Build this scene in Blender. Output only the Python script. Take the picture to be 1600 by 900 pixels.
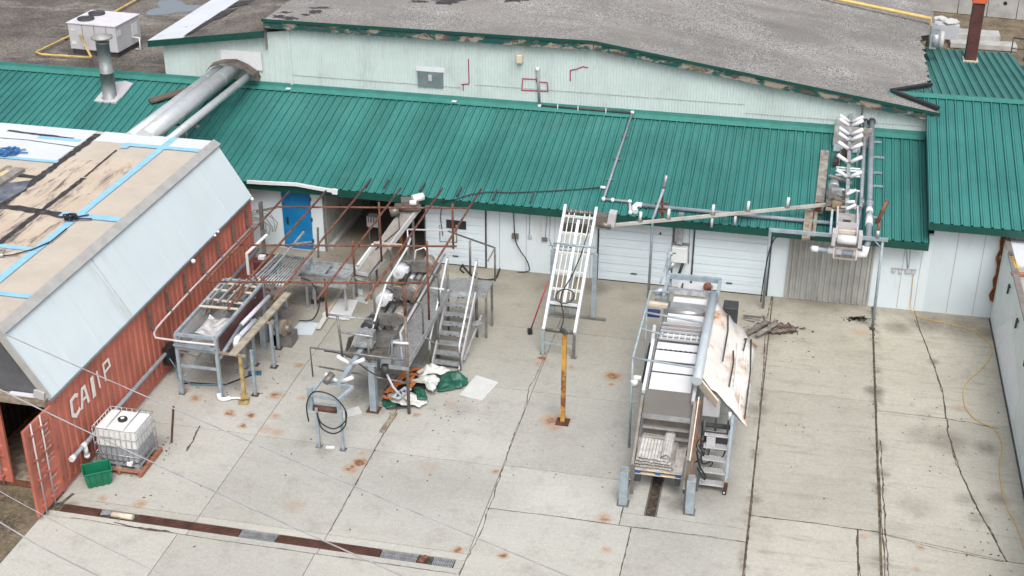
import bpy, math, random
from mathutils import Vector, Matrix, noise
random.seed(11)
R = math.radians
sc = bpy.context.scene
for o in list(bpy.data.objects):
    bpy.data.objects.remove(o)

# ------------------------------------------------------------------ camera
FPX, PITCH, YAW, ROLL, CAMH = 2118.79, R(27.1477), R(12.365), R(-0.1524), 19.0
fwd = Vector((-math.sin(YAW)*math.cos(PITCH), math.cos(YAW)*math.cos(PITCH), -math.sin(PITCH)))
rgt = Vector((math.cos(YAW), math.sin(YAW), 0))
dwn = fwd.cross(rgt)
rt = rgt*math.cos(ROLL) + dwn*math.sin(ROLL)
dn = -rgt*math.sin(ROLL) + dwn*math.cos(ROLL)
cam = bpy.data.cameras.new('camera')
cam.sensor_width = 36.0
cam.lens = FPX/1600*36
cam.clip_end = 800
cob = bpy.data.objects.new('camera', cam)
sc.collection.objects.link(cob)
m = Matrix.Identity(4)
for i in range(3):
    m[i][0], m[i][1], m[i][2] = rt[i], -dn[i], -fwd[i]
m[2][3] = CAMH
cob.matrix_world = m
sc.camera = cob

# ------------------------------------------------------------------ overcast sky, soft sun, exposure
SUN_EL, SUN_AZ = 56.0, 160.0      # azimuth clockwise from +Y
w = bpy.data.worlds.new('World'); sc.world = w; w.use_nodes = True
nt = w.node_tree; nt.nodes.clear()
sky = nt.nodes.new('ShaderNodeTexSky'); sky.sky_type = 'NISHITA'; sky.sun_disc = False
sky.sun_elevation = R(SUN_EL); sky.sun_rotation = R(SUN_AZ)
sky.air_density = 1.0; sky.dust_density = 6.0; sky.ozone_density = 1.0
hs = nt.nodes.new('ShaderNodeHueSaturation'); hs.inputs['Saturation'].default_value = 0.45
bg = nt.nodes.new('ShaderNodeBackground'); bg.inputs['Strength'].default_value = 0.15
wo = nt.nodes.new('ShaderNodeOutputWorld')
nt.links.new(sky.outputs[0], hs.inputs['Color']); nt.links.new(hs.outputs[0], bg.inputs[0]); nt.links.new(bg.outputs[0], wo.inputs[0])
sl = bpy.data.lights.new('sun', 'SUN'); sl.energy = 0.95; sl.angle = R(28); sl.color = (1, .99, .975)
so = bpy.data.objects.new('sun', sl); sc.collection.objects.link(so)
sd = Vector((math.sin(R(SUN_AZ))*math.cos(R(SUN_EL)), math.cos(R(SUN_AZ))*math.cos(R(SUN_EL)), math.sin(R(SUN_EL))))
so.rotation_euler = sd.to_track_quat('Z', 'Y').to_euler()
vs = sc.view_settings
vs.view_transform = 'Standard'; vs.look = 'None'; vs.gamma = 1; vs.use_curve_mapping = False
vs.exposure = 0.40

# ------------------------------------------------------------------ survey helpers: sight lines met with real planes
def ray(x, y):
    return rt*((x-800)/FPX) + dn*((y-450)/FPX) + fwd
CAM = Vector((0, 0, CAMH))
def gp(x, y, z=0.0):
    d = ray(x, y); return CAM + d*((z-CAMH)/d.z)
def yp(x, y, Y):
    d = ray(x, y); return CAM + d*(Y/d.y)
def xp(x, y, X):
    d = ray(x, y); return CAM + d*(X/d.x)
EAVE_Y, EAVE_Z, TAN = 36.95, 2.42, math.tan(R(12))
def rp(x, y, off=0.0):                # on the lean-to roof, off metres above it
    d = ray(x, y); return CAM + d*((EAVE_Z+off-EAVE_Y*TAN-CAMH)/(d.z-TAN*d.y))
def roof_z(Y): return EAVE_Z+(Y-EAVE_Y)*TAN

# ------------------------------------------------------------------ materials
def lin(c):
    return tuple((v/255/12.92 if v/255 <= .04045 else ((v/255+.055)/1.055)**2.4) for v in c)
MATS = {}
def newmat(name):
    mm = bpy.data.materials.new(name); mm.use_nodes = True
    n = mm.node_tree.nodes; b = n['Principled BSDF']
    return mm, mm.node_tree, b
def N(t, kind, **kw):
    n = t.nodes.new(kind)
    for k, v in kw.items():
        if k in n.inputs: n.inputs[k].default_value = v
        else: setattr(n, k, v)
    return n
def mix(t, fac, a, b, mode='MIX'):
    n = t.nodes.new('ShaderNodeMix'); n.data_type = 'RGBA'; n.blend_type = mode
    for i, v in ((0, fac), (6, a), (7, b)):
        if isinstance(v, bpy.types.NodeSocket): t.links.new(v, n.inputs[i])
        elif i == 0: n.inputs[0].default_value = v
        else: n.inputs[i].default_value = (*v, 1)
    return n.outputs[2]
def math_(t, op, a, b=None, clamp=False):
    n = t.nodes.new('ShaderNodeMath'); n.operation = op; n.use_clamp = clamp
    for i, v in enumerate((a, b)):
        if v is None: continue
        if isinstance(v, bpy.types.NodeSocket): t.links.new(v, n.inputs[i])
        else: n.inputs[i].default_value = v
    return n.outputs[0]
def mrange(t, v, a, b, c=0.0, d=1.0, smooth=True):
    n = t.nodes.new('ShaderNodeMapRange'); n.interpolation_type = 'SMOOTHSTEP' if smooth else 'LINEAR'
    t.links.new(v, n.inputs[0])
    for i, x in enumerate((a, b, c, d)): n.inputs[i+1].default_value = x
    return n.outputs[0]
def wpos(t):
    return t.nodes.new('ShaderNodeNewGeometry').outputs['Position']
def noise_(t, vec, scale, detail=4, rough=.6, stretch=None, dist=0.0):
    if stretch:
        mp = t.nodes.new('ShaderNodeMapping'); mp.inputs['Scale'].default_value = stretch
        t.links.new(vec, mp.inputs[0]); vec = mp.outputs[0]
    n = N(t, 'ShaderNodeTexNoise', Scale=scale, Detail=detail, Roughness=rough, Distortion=dist)
    t.links.new(vec, n.inputs['Vector'])
    return n.outputs[0]
def mat(name, col, rough=.6, metal=0.0, var=.12, scale=3.0, dirt=None, dscale=2.0, dlo=.52, dhi=.7, stretch=None, bump=0.0, bscale=30, spec=None):
    """base colour with broad tone variation and an optional second colour in noise patches"""
    if name in MATS: return MATS[name]
    mm, t, b = newmat(name); P = wpos(t)
    n1 = noise_(t, P, scale, 5)
    d = tuple(max(0, c*(1-var*1.6)) for c in col); l = tuple(min(1, c*(1+var)) for c in col)
    c = mix(t, mrange(t, n1, .3, .7), d, l)
    if dirt:
        n2 = noise_(t, P, dscale, 8, .68, stretch)
        c = mix(t, mrange(t, n2, dlo, dhi), c, dirt)
    t.links.new(c, b.inputs['Base Color'])
    b.inputs['Roughness'].default_value = rough; b.inputs['Metallic'].default_value = metal
    if spec is not None: b.inputs['Specular IOR Level'].default_value = spec
    if bump:
        bn = N(t, 'ShaderNodeBump', Strength=bump, Distance=.02)
        t.links.new(noise_(t, P, bscale, 4), bn.inputs['Height']); t.links.new(bn.outputs[0], b.inputs['Normal'])
    MATS[name] = mm
    return mm
rust = (.16, .062, .028)
M_white = mat('white_paint', (.64, .665, .675), .45, var=.03, dirt=(.55, .55, .52), dscale=1.2, dlo=.55, dhi=.8)
M_wallw = mat('white_wall_panel', (.62, .70, .735), .5, var=.03, scale=.8, dirt=(.50, .51, .49), dscale=1.6, dlo=.56, dhi=.85, stretch=(1, 1, .25))
M_insul = mat('white_insulated_panel', (.56, .635, .67), .45, var=.03, scale=.6, dirt=(.5, .53, .53), dscale=1.0, dlo=.56, dhi=.8, stretch=(1, 1, .3))
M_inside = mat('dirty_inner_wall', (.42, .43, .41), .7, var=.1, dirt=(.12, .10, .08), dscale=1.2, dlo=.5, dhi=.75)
M_siding = mat('white_ribbed_siding', (.52, .60, .585), .5, var=.05, scale=.7, dirt=(.36, .41, .395), dscale=1.3, dlo=.52, dhi=.78, stretch=(1, 1, .35))
M_green = mat('green_roof_sheet', (.032, .175, .158), .42, var=.10, scale=.5, dirt=(.052, .205, .185), dscale=2.2, dlo=.5, dhi=.8, stretch=(1, .15, 1))
def greenroof(t, b, P):
    sp = t.nodes.new('ShaderNodeSeparateXYZ'); t.links.new(P, sp.inputs[0])
    idx = math_(t, 'FLOOR', math_(t, 'DIVIDE', sp.outputs[0], .825))
    wn = t.nodes.new('ShaderNodeTexWhiteNoise'); wn.noise_dimensions = '1D'; t.links.new(idx, wn.inputs['W'])
    c = mix(t, mrange(t, noise_(t, P, .5, 5), .3, .7), (.026, .150, .134), (.036, .188, .170))
    c = mix(t, mrange(t, noise_(t, P, 2.0, 7, .65, (1, .14, 1)), .48, .78, 0, .8), c, (.056, .205, .188))
    c = mix(t, 1.0, c, mrange(t, wn.outputs[0], 0, 1, .90, 1.07, False), 'MULTIPLY')
    c = mix(t, mrange(t, noise_(t, P, 1.3, 8, .72, (1, .25, 1)), .60, .80, 0, .4), c, (.045, .085, .070))
    c = mix(t, mrange(t, noise_(t, P, 5.5, 6, .7), .70, .76, 0, .5), c, (.12, .20, .18))
    t.links.new(c, b.inputs['Base Color']); b.inputs['Roughness'].default_value = .45
M_greens = mat('green_metal', (.034, .17, .155), .45)
M_greend = mat('dark_green_trim', (.003, .058, .044), .45, var=.1)
M_blue = mat('blue_door_paint', (.004, .17, .40), .4, var=.1, scale=1.5, dirt=(.02, .20, .44), dscale=1.5)
M_steelb = mat('pale_blue_painted_steel', (.285, .345, .385), .45, var=.12, scale=5, dirt=(.20, .17, .14), dscale=3.5, dlo=.6, dhi=.72)
M_galv = mat('galvanised_steel', (.44, .46, .47), .42, .55, var=.18, scale=6, dirt=(.24, .22, .19), dscale=2.5, dlo=.56, dhi=.75)
M_stain = mat('stainless_steel', (.52, .52, .51), .33, .7, var=.12, scale=3, dirt=(.30, .28, .25), dscale=2.0, dlo=.52, dhi=.75)
M_dull = mat('dull_grey_steel', (.22, .215, .205), .5, .4, var=.2, scale=4, dirt=(.12, .085, .06), dscale=3)
M_rust = mat('rusty_pipe', (.165, .062, .036), .8, var=.3, scale=8, dirt=(.22, .13, .09), dscale=5)
M_rustp = mat('red_brown_rust_plate', (.082, .034, .022), .75, var=.25, scale=2, dirt=(.12, .055, .035), dscale=3, bump=.2)
M_maroon = mat('maroon_side_panel', (.075, .022, .022), .6, var=.25, scale=2, dirt=(.14, .07, .05), dscale=2.5)
M_red = mat('red_container_paint', (.47, .150, .105), .6, var=.12, scale=1.0, dirt=(.30, .095, .065), dscale=2.2, dlo=.50, dhi=.74, stretch=(1, 1, .22))
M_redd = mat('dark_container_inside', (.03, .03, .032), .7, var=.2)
M_black = mat('black_rubber', (.018, .018, .02), .6, var=.2)
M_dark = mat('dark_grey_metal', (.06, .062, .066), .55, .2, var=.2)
M_pvcw = mat('white_pvc', (.70, .72, .74), .35, var=.03)
M_pvcg = mat('grey_pvc', (.235, .27, .30), .45, var=.1, scale=4)
M_roller = mat('white_plastic', (.64, .655, .67), .4, var=.03, scale=3, dirt=(.62, .62, .60), dscale=2.5, dlo=.56, dhi=.8)
M_wood = mat('weathered_wood', (.27, .225, .17), .8, var=.25, scale=6, dirt=(.15, .115, .08), dscale=4, stretch=(1, .3, 1))
M_woodg = mat('grey_weathered_wood', (.26, .245, .225), .85, var=.25, scale=5, dirt=(.13, .11, .09), dscale=4)
M_woodr = mat('orange_pallet_wood', (.33, .135, .075), .75, var=.2, scale=5)
M_cream = mat('cream_board', (.62, .53, .42), .7, var=.1, scale=3)
M_board = mat('white_board', (.55, .56, .545), .6, var=.05, scale=2, dirt=(.45, .41, .34), dscale=1.8, dlo=.56, dhi=.75)
M_tan = mat('tan_insulation_board', (.47, .42, .355), .85, var=.05, scale=1.2, dirt=(.40, .32, .25), dscale=2.0, dlo=.54, dhi=.8)
M_tape = mat('light_blue_tape', (.26, .52, .74), .4, var=.06, scale=4)
M_tar = mat('black_tar_sealant', (.035, .032, .034), .75, var=.35, scale=5, dirt=(.10, .095, .095), dscale=6)
M_memb = mat('white_roof_membrane', (.60, .63, .665), .5, var=.03, scale=1, dirt=(.45, .46, .48), dscale=1.2, dlo=.55, dhi=.8)
M_trimg = mat('grey_edge_trim', (.36, .36, .345), .5, var=.08)
M_yel = mat('yellow_gas_pipe_paint', (.60, .42, .13), .5, var=.1, scale=3, dirt=(.62, .50, .30), dscale=3)
M_ypost = mat('rusty_yellow_paint', (.50, .27, .05), .6, var=.15, scale=3, dirt=(.17, .065, .025), dscale=2.4, dlo=.46, dhi=.6)
M_cord = mat('yellow_orange_cord', (.62, .36, .07), .5, var=.1)
M_duct = mat('pale_duct_metal', (.52, .55, .565), .4, .35, var=.05, scale=1.5, dirt=(.42, .43, .43), dscale=1.5)
M_chim = mat('oxide_red_chimney', (.085, .028, .026), .65, var=.2, scale=2)
M_orange = mat('orange_cap_paint', (.50, .10, .035), .6, var=.15)
M_bin = mat('green_plastic', (.008, .16, .085), .4, var=.1, scale=3)
M_spray = mat('red_spray_paint', (.36, .015, .06), .6, var=.2, scale=9)
M_glass = mat('dark_window_glass', (.03, .03, .03), .15, var=.1)
M_rolld = mat('grey_ribbed_door_sheet', (.37, .375, .355), .5, .1, var=.12, scale=1.2, dirt=(.27, .265, .23), dscale=2, stretch=(1, 1, .2))
M_gran = mat('foam_and_rust', (.30, .10, .035), .9, var=.35, scale=9, bump=.5)
M_cgrey = mat('pale_painted_metal', (.46, .45, .465), .45, var=.05, scale=2)
M_precast = mat('precast_concrete', (.40, .40, .39), .85, var=.12, scale=1.2, dirt=(.30, .29, .27), dscale=1.5)
M_drain = mat('dark_wet_debris', (.045, .035, .026), .9, var=.4, scale=12, dirt=(.12, .085, .05), dscale=9, dlo=.5, dhi=.65)
M_tarpg = mat('green_tarpaulin', (.012, .095, .062), .45, var=.15, scale=3)
M_tarpw = mat('white_tarpaulin', (.62, .63, .60), .5, var=.06, scale=3)
M_tarpo = mat('orange_print', (.58, .19, .06), .55, var=.1)
M_tarpk = mat('dark_print', (.02, .022, .02), .5, var=.2)
M_blueb = mat('blue_plastic', (.015, .12, .32), .45, var=.1)
M_cover = mat('rust_stained_white_cover', (.68, .655, .61), .55, var=.08, scale=1.5, dirt=(.38, .18, .065), dscale=1.3, dlo=.48, dhi=.70, stretch=(1, 1, 1))
M_hopper = mat('brown_grey_steel', (.205, .185, .165), .45, .45, var=.15, scale=3, dirt=(.14, .10, .07), dscale=3)
M_motorw = mat('white_motor_paint', (.68, .70, .72), .3, var=.03)
M_canv = mat('grey_belt', (.24, .225, .205), .7, var=.12, scale=4)
M_redp = mat('red_paint', (.36, .03, .04), .45, var=.1)

def special(name, fn):
    mm, t, b = newmat(name); fn(t, b, wpos(t)); MATS[name] = mm; return mm
def gravel(t, b, P):
    v = N(t, 'ShaderNodeTexVoronoi', Scale=34.0); t.links.new(P, v.inputs['Vector'])
    g = t.nodes.new('ShaderNodeRGBToBW'); t.links.new(v.outputs['Color'], g.inputs[0])
    c = mix(t, mrange(t, g.outputs[0], .15, .85), (.085, .083, .080), (.40, .39, .37))
    c = mix(t, mrange(t, noise_(t, P, .45, 5), .3, .72), c, (.185, .176, .165))
    c = mix(t, 1.0, c, mrange(t, noise_(t, P, .22, 4, .6, (.6, 1.6, 1), .8), .32, .68, .92, 1.24), 'MULTIPLY')
    c = mix(t, mrange(t, noise_(t, P, .7, 7, .7, (.4, 2.0, 1), .4), .56, .72, 0, .45), c, (.13, .126, .12))
    d = noise_(t, P, .9, 8, .72, (.5, 1.2, 1), .5)
    c = mix(t, mrange(t, d, .58, .72), c, (.13, .12, .118))
    d2 = noise_(t, P, 2.2, 8, .72, (.5, 1.4, 1), 1.2)
    c = mix(t, mrange(t, d2, .68, .74), c, (.055, .048, .046))
    t.links.new(c, b.inputs['Base Color']); b.inputs['Roughness'].default_value = .95
    bn = N(t, 'ShaderNodeBump', Strength=.6, Distance=.03); t.links.new(v.outputs['Distance'], bn.inputs['Height']); t.links.new(bn.outputs[0], b.inputs['Normal'])
M_gravel = special('gravel_roofing', gravel)
M_greenr = special('green_ribbed_sheets', greenroof)
def tarroof(t, b, P):
    c = mix(t, mrange(t, noise_(t, P, .35, 6, .6), .32, .68), (.060, .054, .048), (.155, .138, .120))
    c = mix(t, mrange(t, noise_(t, P, .5, 7, .7, (.5, 1.2, 1), .4), .50, .68), c, (.225, .20, .175))
    c = mix(t, mrange(t, noise_(t, P, 40, 2), .35, .7), c, (.10, .088, .078), 'MIX') if False else c
    vv = N(t, 'ShaderNodeTexVoronoi', Scale=20.0); t.links.new(P, vv.inputs['Vector'])
    gg = t.nodes.new('ShaderNodeRGBToBW'); t.links.new(vv.outputs['Color'], gg.inputs[0])
    f = mrange(t, gg.outputs[0], .15, .85, .62, 1.38)
    c = mix(t, 1.0, c, f, 'MULTIPLY')
    t.links.new(c, b.inputs['Base Color']); b.inputs['Roughness'].default_value = .9
M_tarroof = special('tar_and_gravel_flat_roof', tarroof)
def peel(t, b, P):
    c = mix(t, mrange(t, noise_(t, P, 1.4, 8, .7, (1, 1, 2.0)), .485, .535), (.003, .062, .056), (.27, .225, .185))
    c = mix(t, mrange(t, noise_(t, P, 3.0, 6, .7, (1, 1, 2)), .54, .58), c, (.085, .062, .05))
    t.links.new(c, b.inputs['Base Color']); b.inputs['Roughness'].default_value = .7
M_peel = special('peeling_green_fascia', peel)
def grate(t, b, P):
    wv = N(t, 'ShaderNodeTexWave', Scale=9.0, bands_direction='X'); t.links.new(P, wv.inputs[0])
    c = mix(t, mrange(t, wv.outputs[0], .3, .7), (.05, .055, .06), (.42, .45, .48))
    t.links.new(c, b.inputs['Base Color']); b.inputs['Roughness'].default_value = .5; b.inputs['Metallic'].default_value = .3
M_grate = special('galvanised_grating', grate)
def slant(t, b, P):
    c = mix(t, mrange(t, noise_(t, P, .6, 5), .3, .7), (.54, .615, .65), (.575, .65, .685))
    st = noise_(t, P, 1.6, 6, .65, (.25, 2.2, .25)); c = mix(t, mrange(t, st, .52, .80, 0, .5), c, (.46, .50, .50))
    sp = t.nodes.new('ShaderNodeSeparateXYZ'); t.links.new(P, sp.inputs[0])
    d = math_(t, 'ABSOLUTE', math_(t, 'SUBTRACT', sp.outputs[1], 27.45)); k = math_(t, 'MULTIPLY', mrange(t, d, .32, .02, 0, .55), mrange(t, noise_(t, P, 2.2, 6, .7, (.5, 3, .5)), .38, .62))
    c = mix(t, k, c, (.40, .42, .395))
    c = mix(t, mrange(t, noise_(t, P, 11, 4, .7), .70, .76, 0, .6), c, (.33, .33, .31))
    t.links.new(c, b.inputs['Base Color']); b.inputs['Roughness'].default_value = .42
    bn = N(t, 'ShaderNodeBump', Strength=.25, Distance=.06); t.links.new(noise_(t, P, 1.1, 2), bn.inputs['Height']); t.links.new(bn.outputs[0], b.inputs['Normal'])
M_slant = special('weathered_white_sheet_side', slant)
def meshd(t, b, P):
    v = N(t, 'ShaderNodeTexVoronoi', Scale=22.0); t.links.new(P, v.inputs['Vector'])
    c = mix(t, mrange(t, v.outputs['Distance'], .1, .5), (.13, .135, .135), (.36, .365, .36))
    c = mix(t, mrange(t, noise_(t, P, 1.5, 5), .5, .75), c, (.22, .21, .195))
    t.links.new(c, b.inputs['Base Color']); b.inputs['Roughness'].default_value = .5; b.inputs['Metallic'].default_value = .4
M_deck = special('expanded_metal_deck', meshd)
def dirtg(t, b, P):
    c = mix(t, mrange(t, noise_(t, P, 1.2, 8, .7), .35, .65), (.075, .060, .042), (.19, .155, .105))
    c = mix(t, mrange(t, noise_(t, P, 14, 4, .6), .45, .7), c, (.25, .20, .13))
    t.links.new(c, b.inputs['Base Color']); b.inputs['Roughness'].default_value = 1.0
    bn = N(t, 'ShaderNodeBump', Strength=.8, Distance=.05); t.links.new(noise_(t, P, 18, 6, .7), bn.inputs['Height']); t.links.new(bn.outputs[0], b.inputs['Normal'])
M_dirt = special('dead_grass_and_dirt', dirtg)
def cracks(t, b, P):
    c = mix(t, mrange(t, noise_(t, P, 9, 5), .4, .65), (.055, .044, .034), (.15, .12, .09))
    t.links.new(c, b.inputs['Base Color']); b.inputs['Roughness'].default_value = 1.0
M_crack = special('dirt_in_joint', cracks)
def tote(t, b, P):
    sp = t.nodes.new('ShaderNodeSeparateXYZ'); t.links.new(P, sp.inputs[0])
    c = mix(t, mrange(t, sp.outputs[2], .70, .73), (.30, .31, .34), (.68, .69, .68))
    t.links.new(c, b.inputs['Base Color']); b.inputs['Roughness'].default_value = .35
M_tote = special('milky_plastic_half_full', tote)
def tarstreak(t, b, P):
    base = mix(t, mrange(t, noise_(t, P, 1.2, 4), .3, .7), (.47, .385, .30), (.53, .45, .365))
    s = noise_(t, P, 2.6, 7, .75, (1.0, .22, 1), .8)
    c = mix(t, mrange(t, s, .47, .66, 0, .92), base, (.06, .052, .05))
    t.links.new(c, b.inputs['Base Color']); b.inputs['Roughness'].default_value = .85
M_tarst = special('tan_board_streaked_with_tar', tarstreak)

RUST_SPOTS = [(359,645,.16,.8),(392,649,.15,.9),(378,666,.13,.8),(381,667,.1,.6),(563,722,.2,1),(548,732,.22,.7),(566,708,.12,.4),(787,868,.13,.9),(715,859,.13,.8),
    (945,810,.22,.6),(948,860,.14,.5),(880,656,.2,.9),(862,657,.33,.65),(958,588,.26,.75),(955,600,.1,.6),(847,560,.16,.9),(840,568,.12,.6),(892,573,.1,.6),(775,737,.12,.6),
    (430,618,.2,.7),(472,622,.15,.45),(430,650,.18,.5),(467,571,.15,.6),(418,530,.1,.5),(218,788,.18,.5),(160,779,.14,.45),(306,622,.2,.6),(290,610,.16,.6),(432,676,.2,.35),
    (416,671,.2,.35),(612,640,.1,.7),(650,648,.13,.6),(365,648,.1,.5),(1440,856,.1,.6),(1432,889,.1,.4),(1350,838,.12,.4),(1425,633,.1,.45),(1500,637,.2,.3),(868,668,.2,.4),(1180,540,.2,.25),
    (670,730,.3,.18),(460,790,.3,.2),(560,545,.25,.35),(700,632,.2,.25),(1345,520,.3,.3),(935,520,.2,.15)]
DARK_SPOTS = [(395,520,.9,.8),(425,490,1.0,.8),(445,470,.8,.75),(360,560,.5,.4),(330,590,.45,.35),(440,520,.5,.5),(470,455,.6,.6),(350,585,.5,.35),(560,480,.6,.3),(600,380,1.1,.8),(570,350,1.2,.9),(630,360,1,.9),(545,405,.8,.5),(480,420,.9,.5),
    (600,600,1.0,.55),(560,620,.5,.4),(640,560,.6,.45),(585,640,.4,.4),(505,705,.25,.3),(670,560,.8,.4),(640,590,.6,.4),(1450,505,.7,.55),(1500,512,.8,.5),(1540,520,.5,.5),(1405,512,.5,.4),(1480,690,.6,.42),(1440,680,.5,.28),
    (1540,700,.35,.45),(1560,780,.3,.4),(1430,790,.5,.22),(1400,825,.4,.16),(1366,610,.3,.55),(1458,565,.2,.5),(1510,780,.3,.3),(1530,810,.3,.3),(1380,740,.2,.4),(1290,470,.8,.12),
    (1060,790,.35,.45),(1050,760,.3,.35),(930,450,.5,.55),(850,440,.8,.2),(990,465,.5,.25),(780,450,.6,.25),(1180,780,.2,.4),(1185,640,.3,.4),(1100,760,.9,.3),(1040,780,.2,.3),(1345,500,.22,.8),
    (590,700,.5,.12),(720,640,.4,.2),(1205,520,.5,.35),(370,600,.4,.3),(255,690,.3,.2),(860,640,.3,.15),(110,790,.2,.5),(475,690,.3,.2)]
def concrete(t, b, P):
    oi = t.nodes.new('ShaderNodeObjectInfo')
    n1 = noise_(t, P, .32, 5, .55); n2 = noise_(t, P, 1.8, 7, .65); n3 = noise_(t, P, 38, 3, .6)
    cool = mix(t, mrange(t, n1, .3, .7), (.352, .350, .318), (.428, .426, .390))
    warm = mix(t, mrange(t, n1, .3, .7), (.376, .362, .306), (.448, .434, .372))
    sp = t.nodes.new('ShaderNodeSeparateXYZ'); t.links.new(P, sp.inputs[0])
    c = mix(t, mrange(t, sp.outputs[0], -.9, .3), cool, warm)
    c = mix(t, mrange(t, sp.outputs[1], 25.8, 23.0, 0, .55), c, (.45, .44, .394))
    tone = mrange(t, oi.outputs['Random'], 0, 1, .90, 1.08, False)
    c = mix(t, 1.0, c, tone, 'MULTIPLY')
    c = mix(t, mrange(t, n2, .48, .78, 0, .55), c, (.27, .250, .222))
    st = noise_(t, P, 1.5, 8, .7, (.35, 3.2, 1), .3)
    c = mix(t, math_(t, 'MULTIPLY', mrange(t, st, .5, .72, 0, .55), mrange(t, sp.outputs[0], -.6, .6, .25, 1)), c, (.235, .212, .182))
    st2 = noise_(t, P, 3.2, 6, .7, (.3, 3.0, 1), .2)
    c = mix(t, math_(t, 'MULTIPLY', mrange(t, st2, .56, .74, 0, .4), mrange(t, sp.outputs[0], -.6, .6, .2, 1)), c, (.56, .53, .48))
    c = mix(t, 1.0, c, mrange(t, n3, .3, .7, .84, 1.13), 'MULTIPLY')
    n5 = noise_(t, P, 9, 5, .65)
    c = mix(t, 1.0, c, mrange(t, n5, .3, .7, .93, 1.06), 'MULTIPLY')
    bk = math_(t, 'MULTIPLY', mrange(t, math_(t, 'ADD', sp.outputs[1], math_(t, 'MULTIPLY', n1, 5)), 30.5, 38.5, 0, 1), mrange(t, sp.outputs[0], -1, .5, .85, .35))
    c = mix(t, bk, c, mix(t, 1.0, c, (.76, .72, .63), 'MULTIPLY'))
    # spots: worn outline from a noisy position
    wn = N(t, 'ShaderNodeTexNoise', Scale=5.0, Detail=6.0, Roughness=.7); t.links.new(P, wn.inputs['Vector'])
    wob = t.nodes.new('ShaderNodeVectorMath'); wob.operation = 'SCALE'; wob.inputs[3].default_value = 1.0
    sub = t.nodes.new('ShaderNodeVectorMath'); sub.operation = 'SUBTRACT'; sub.inputs[1].default_value = (.5, .5, .5)
    t.links.new(wn.outputs['Color'], sub.inputs[0]); t.links.new(sub.outputs[0], wob.inputs[0])
    wob.inputs[3].default_value = .26
    add = t.nodes.new('ShaderNodeVectorMath'); add.operation = 'ADD'; t.links.new(P, add.inputs[0]); t.links.new(wob.outputs[0], add.inputs[1])
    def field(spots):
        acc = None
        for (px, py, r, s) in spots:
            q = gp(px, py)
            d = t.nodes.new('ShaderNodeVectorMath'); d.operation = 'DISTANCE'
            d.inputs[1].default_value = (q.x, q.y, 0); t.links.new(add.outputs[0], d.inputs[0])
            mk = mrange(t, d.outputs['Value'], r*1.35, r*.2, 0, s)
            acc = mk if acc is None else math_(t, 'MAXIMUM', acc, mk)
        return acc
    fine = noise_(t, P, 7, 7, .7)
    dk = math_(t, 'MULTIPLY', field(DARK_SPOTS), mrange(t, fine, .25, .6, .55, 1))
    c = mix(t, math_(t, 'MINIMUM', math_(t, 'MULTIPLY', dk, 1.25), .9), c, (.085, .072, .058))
    ru = math_(t, 'MULTIPLY', field(RUST_SPOTS), mrange(t, fine, .28, .58, .35, 1))
    c = mix(t, math_(t, 'MINIMUM', math_(t, 'MULTIPLY', ru, 1.45), .94), c, mix(t, mrange(t, ru, .35, .75), (.36, .20, .10), (.17, .070, .028)))
    # grime along the foot of the building wall
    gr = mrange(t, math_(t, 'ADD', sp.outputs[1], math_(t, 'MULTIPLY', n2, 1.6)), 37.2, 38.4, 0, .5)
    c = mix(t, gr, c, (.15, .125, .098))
    # dirt along the two open joints on the right
    for (x0, wd) in ((2.86, .30), (-.10, .22)):
        dx = math_(t, 'ABSOLUTE', math_(t, 'SUBTRACT', sp.outputs[0], x0))
        k = math_(t, 'MULTIPLY', mrange(t, dx, wd, 0, 0, .75), mrange(t, noise_(t, P, 1.1, 5, .7), .46, .66))
        c = mix(t, k, c, (.12, .098, .08))
    t.links.new(c, b.inputs['Base Color']); b.inputs['Roughness'].default_value = .85
    bn = N(t, 'ShaderNodeBump', Strength=.15, Distance=.01); t.links.new(n3, bn.inputs['Height']); t.links.new(bn.outputs[0], b.inputs['Normal'])
M_conc = special('stained_concrete', concrete)

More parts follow.
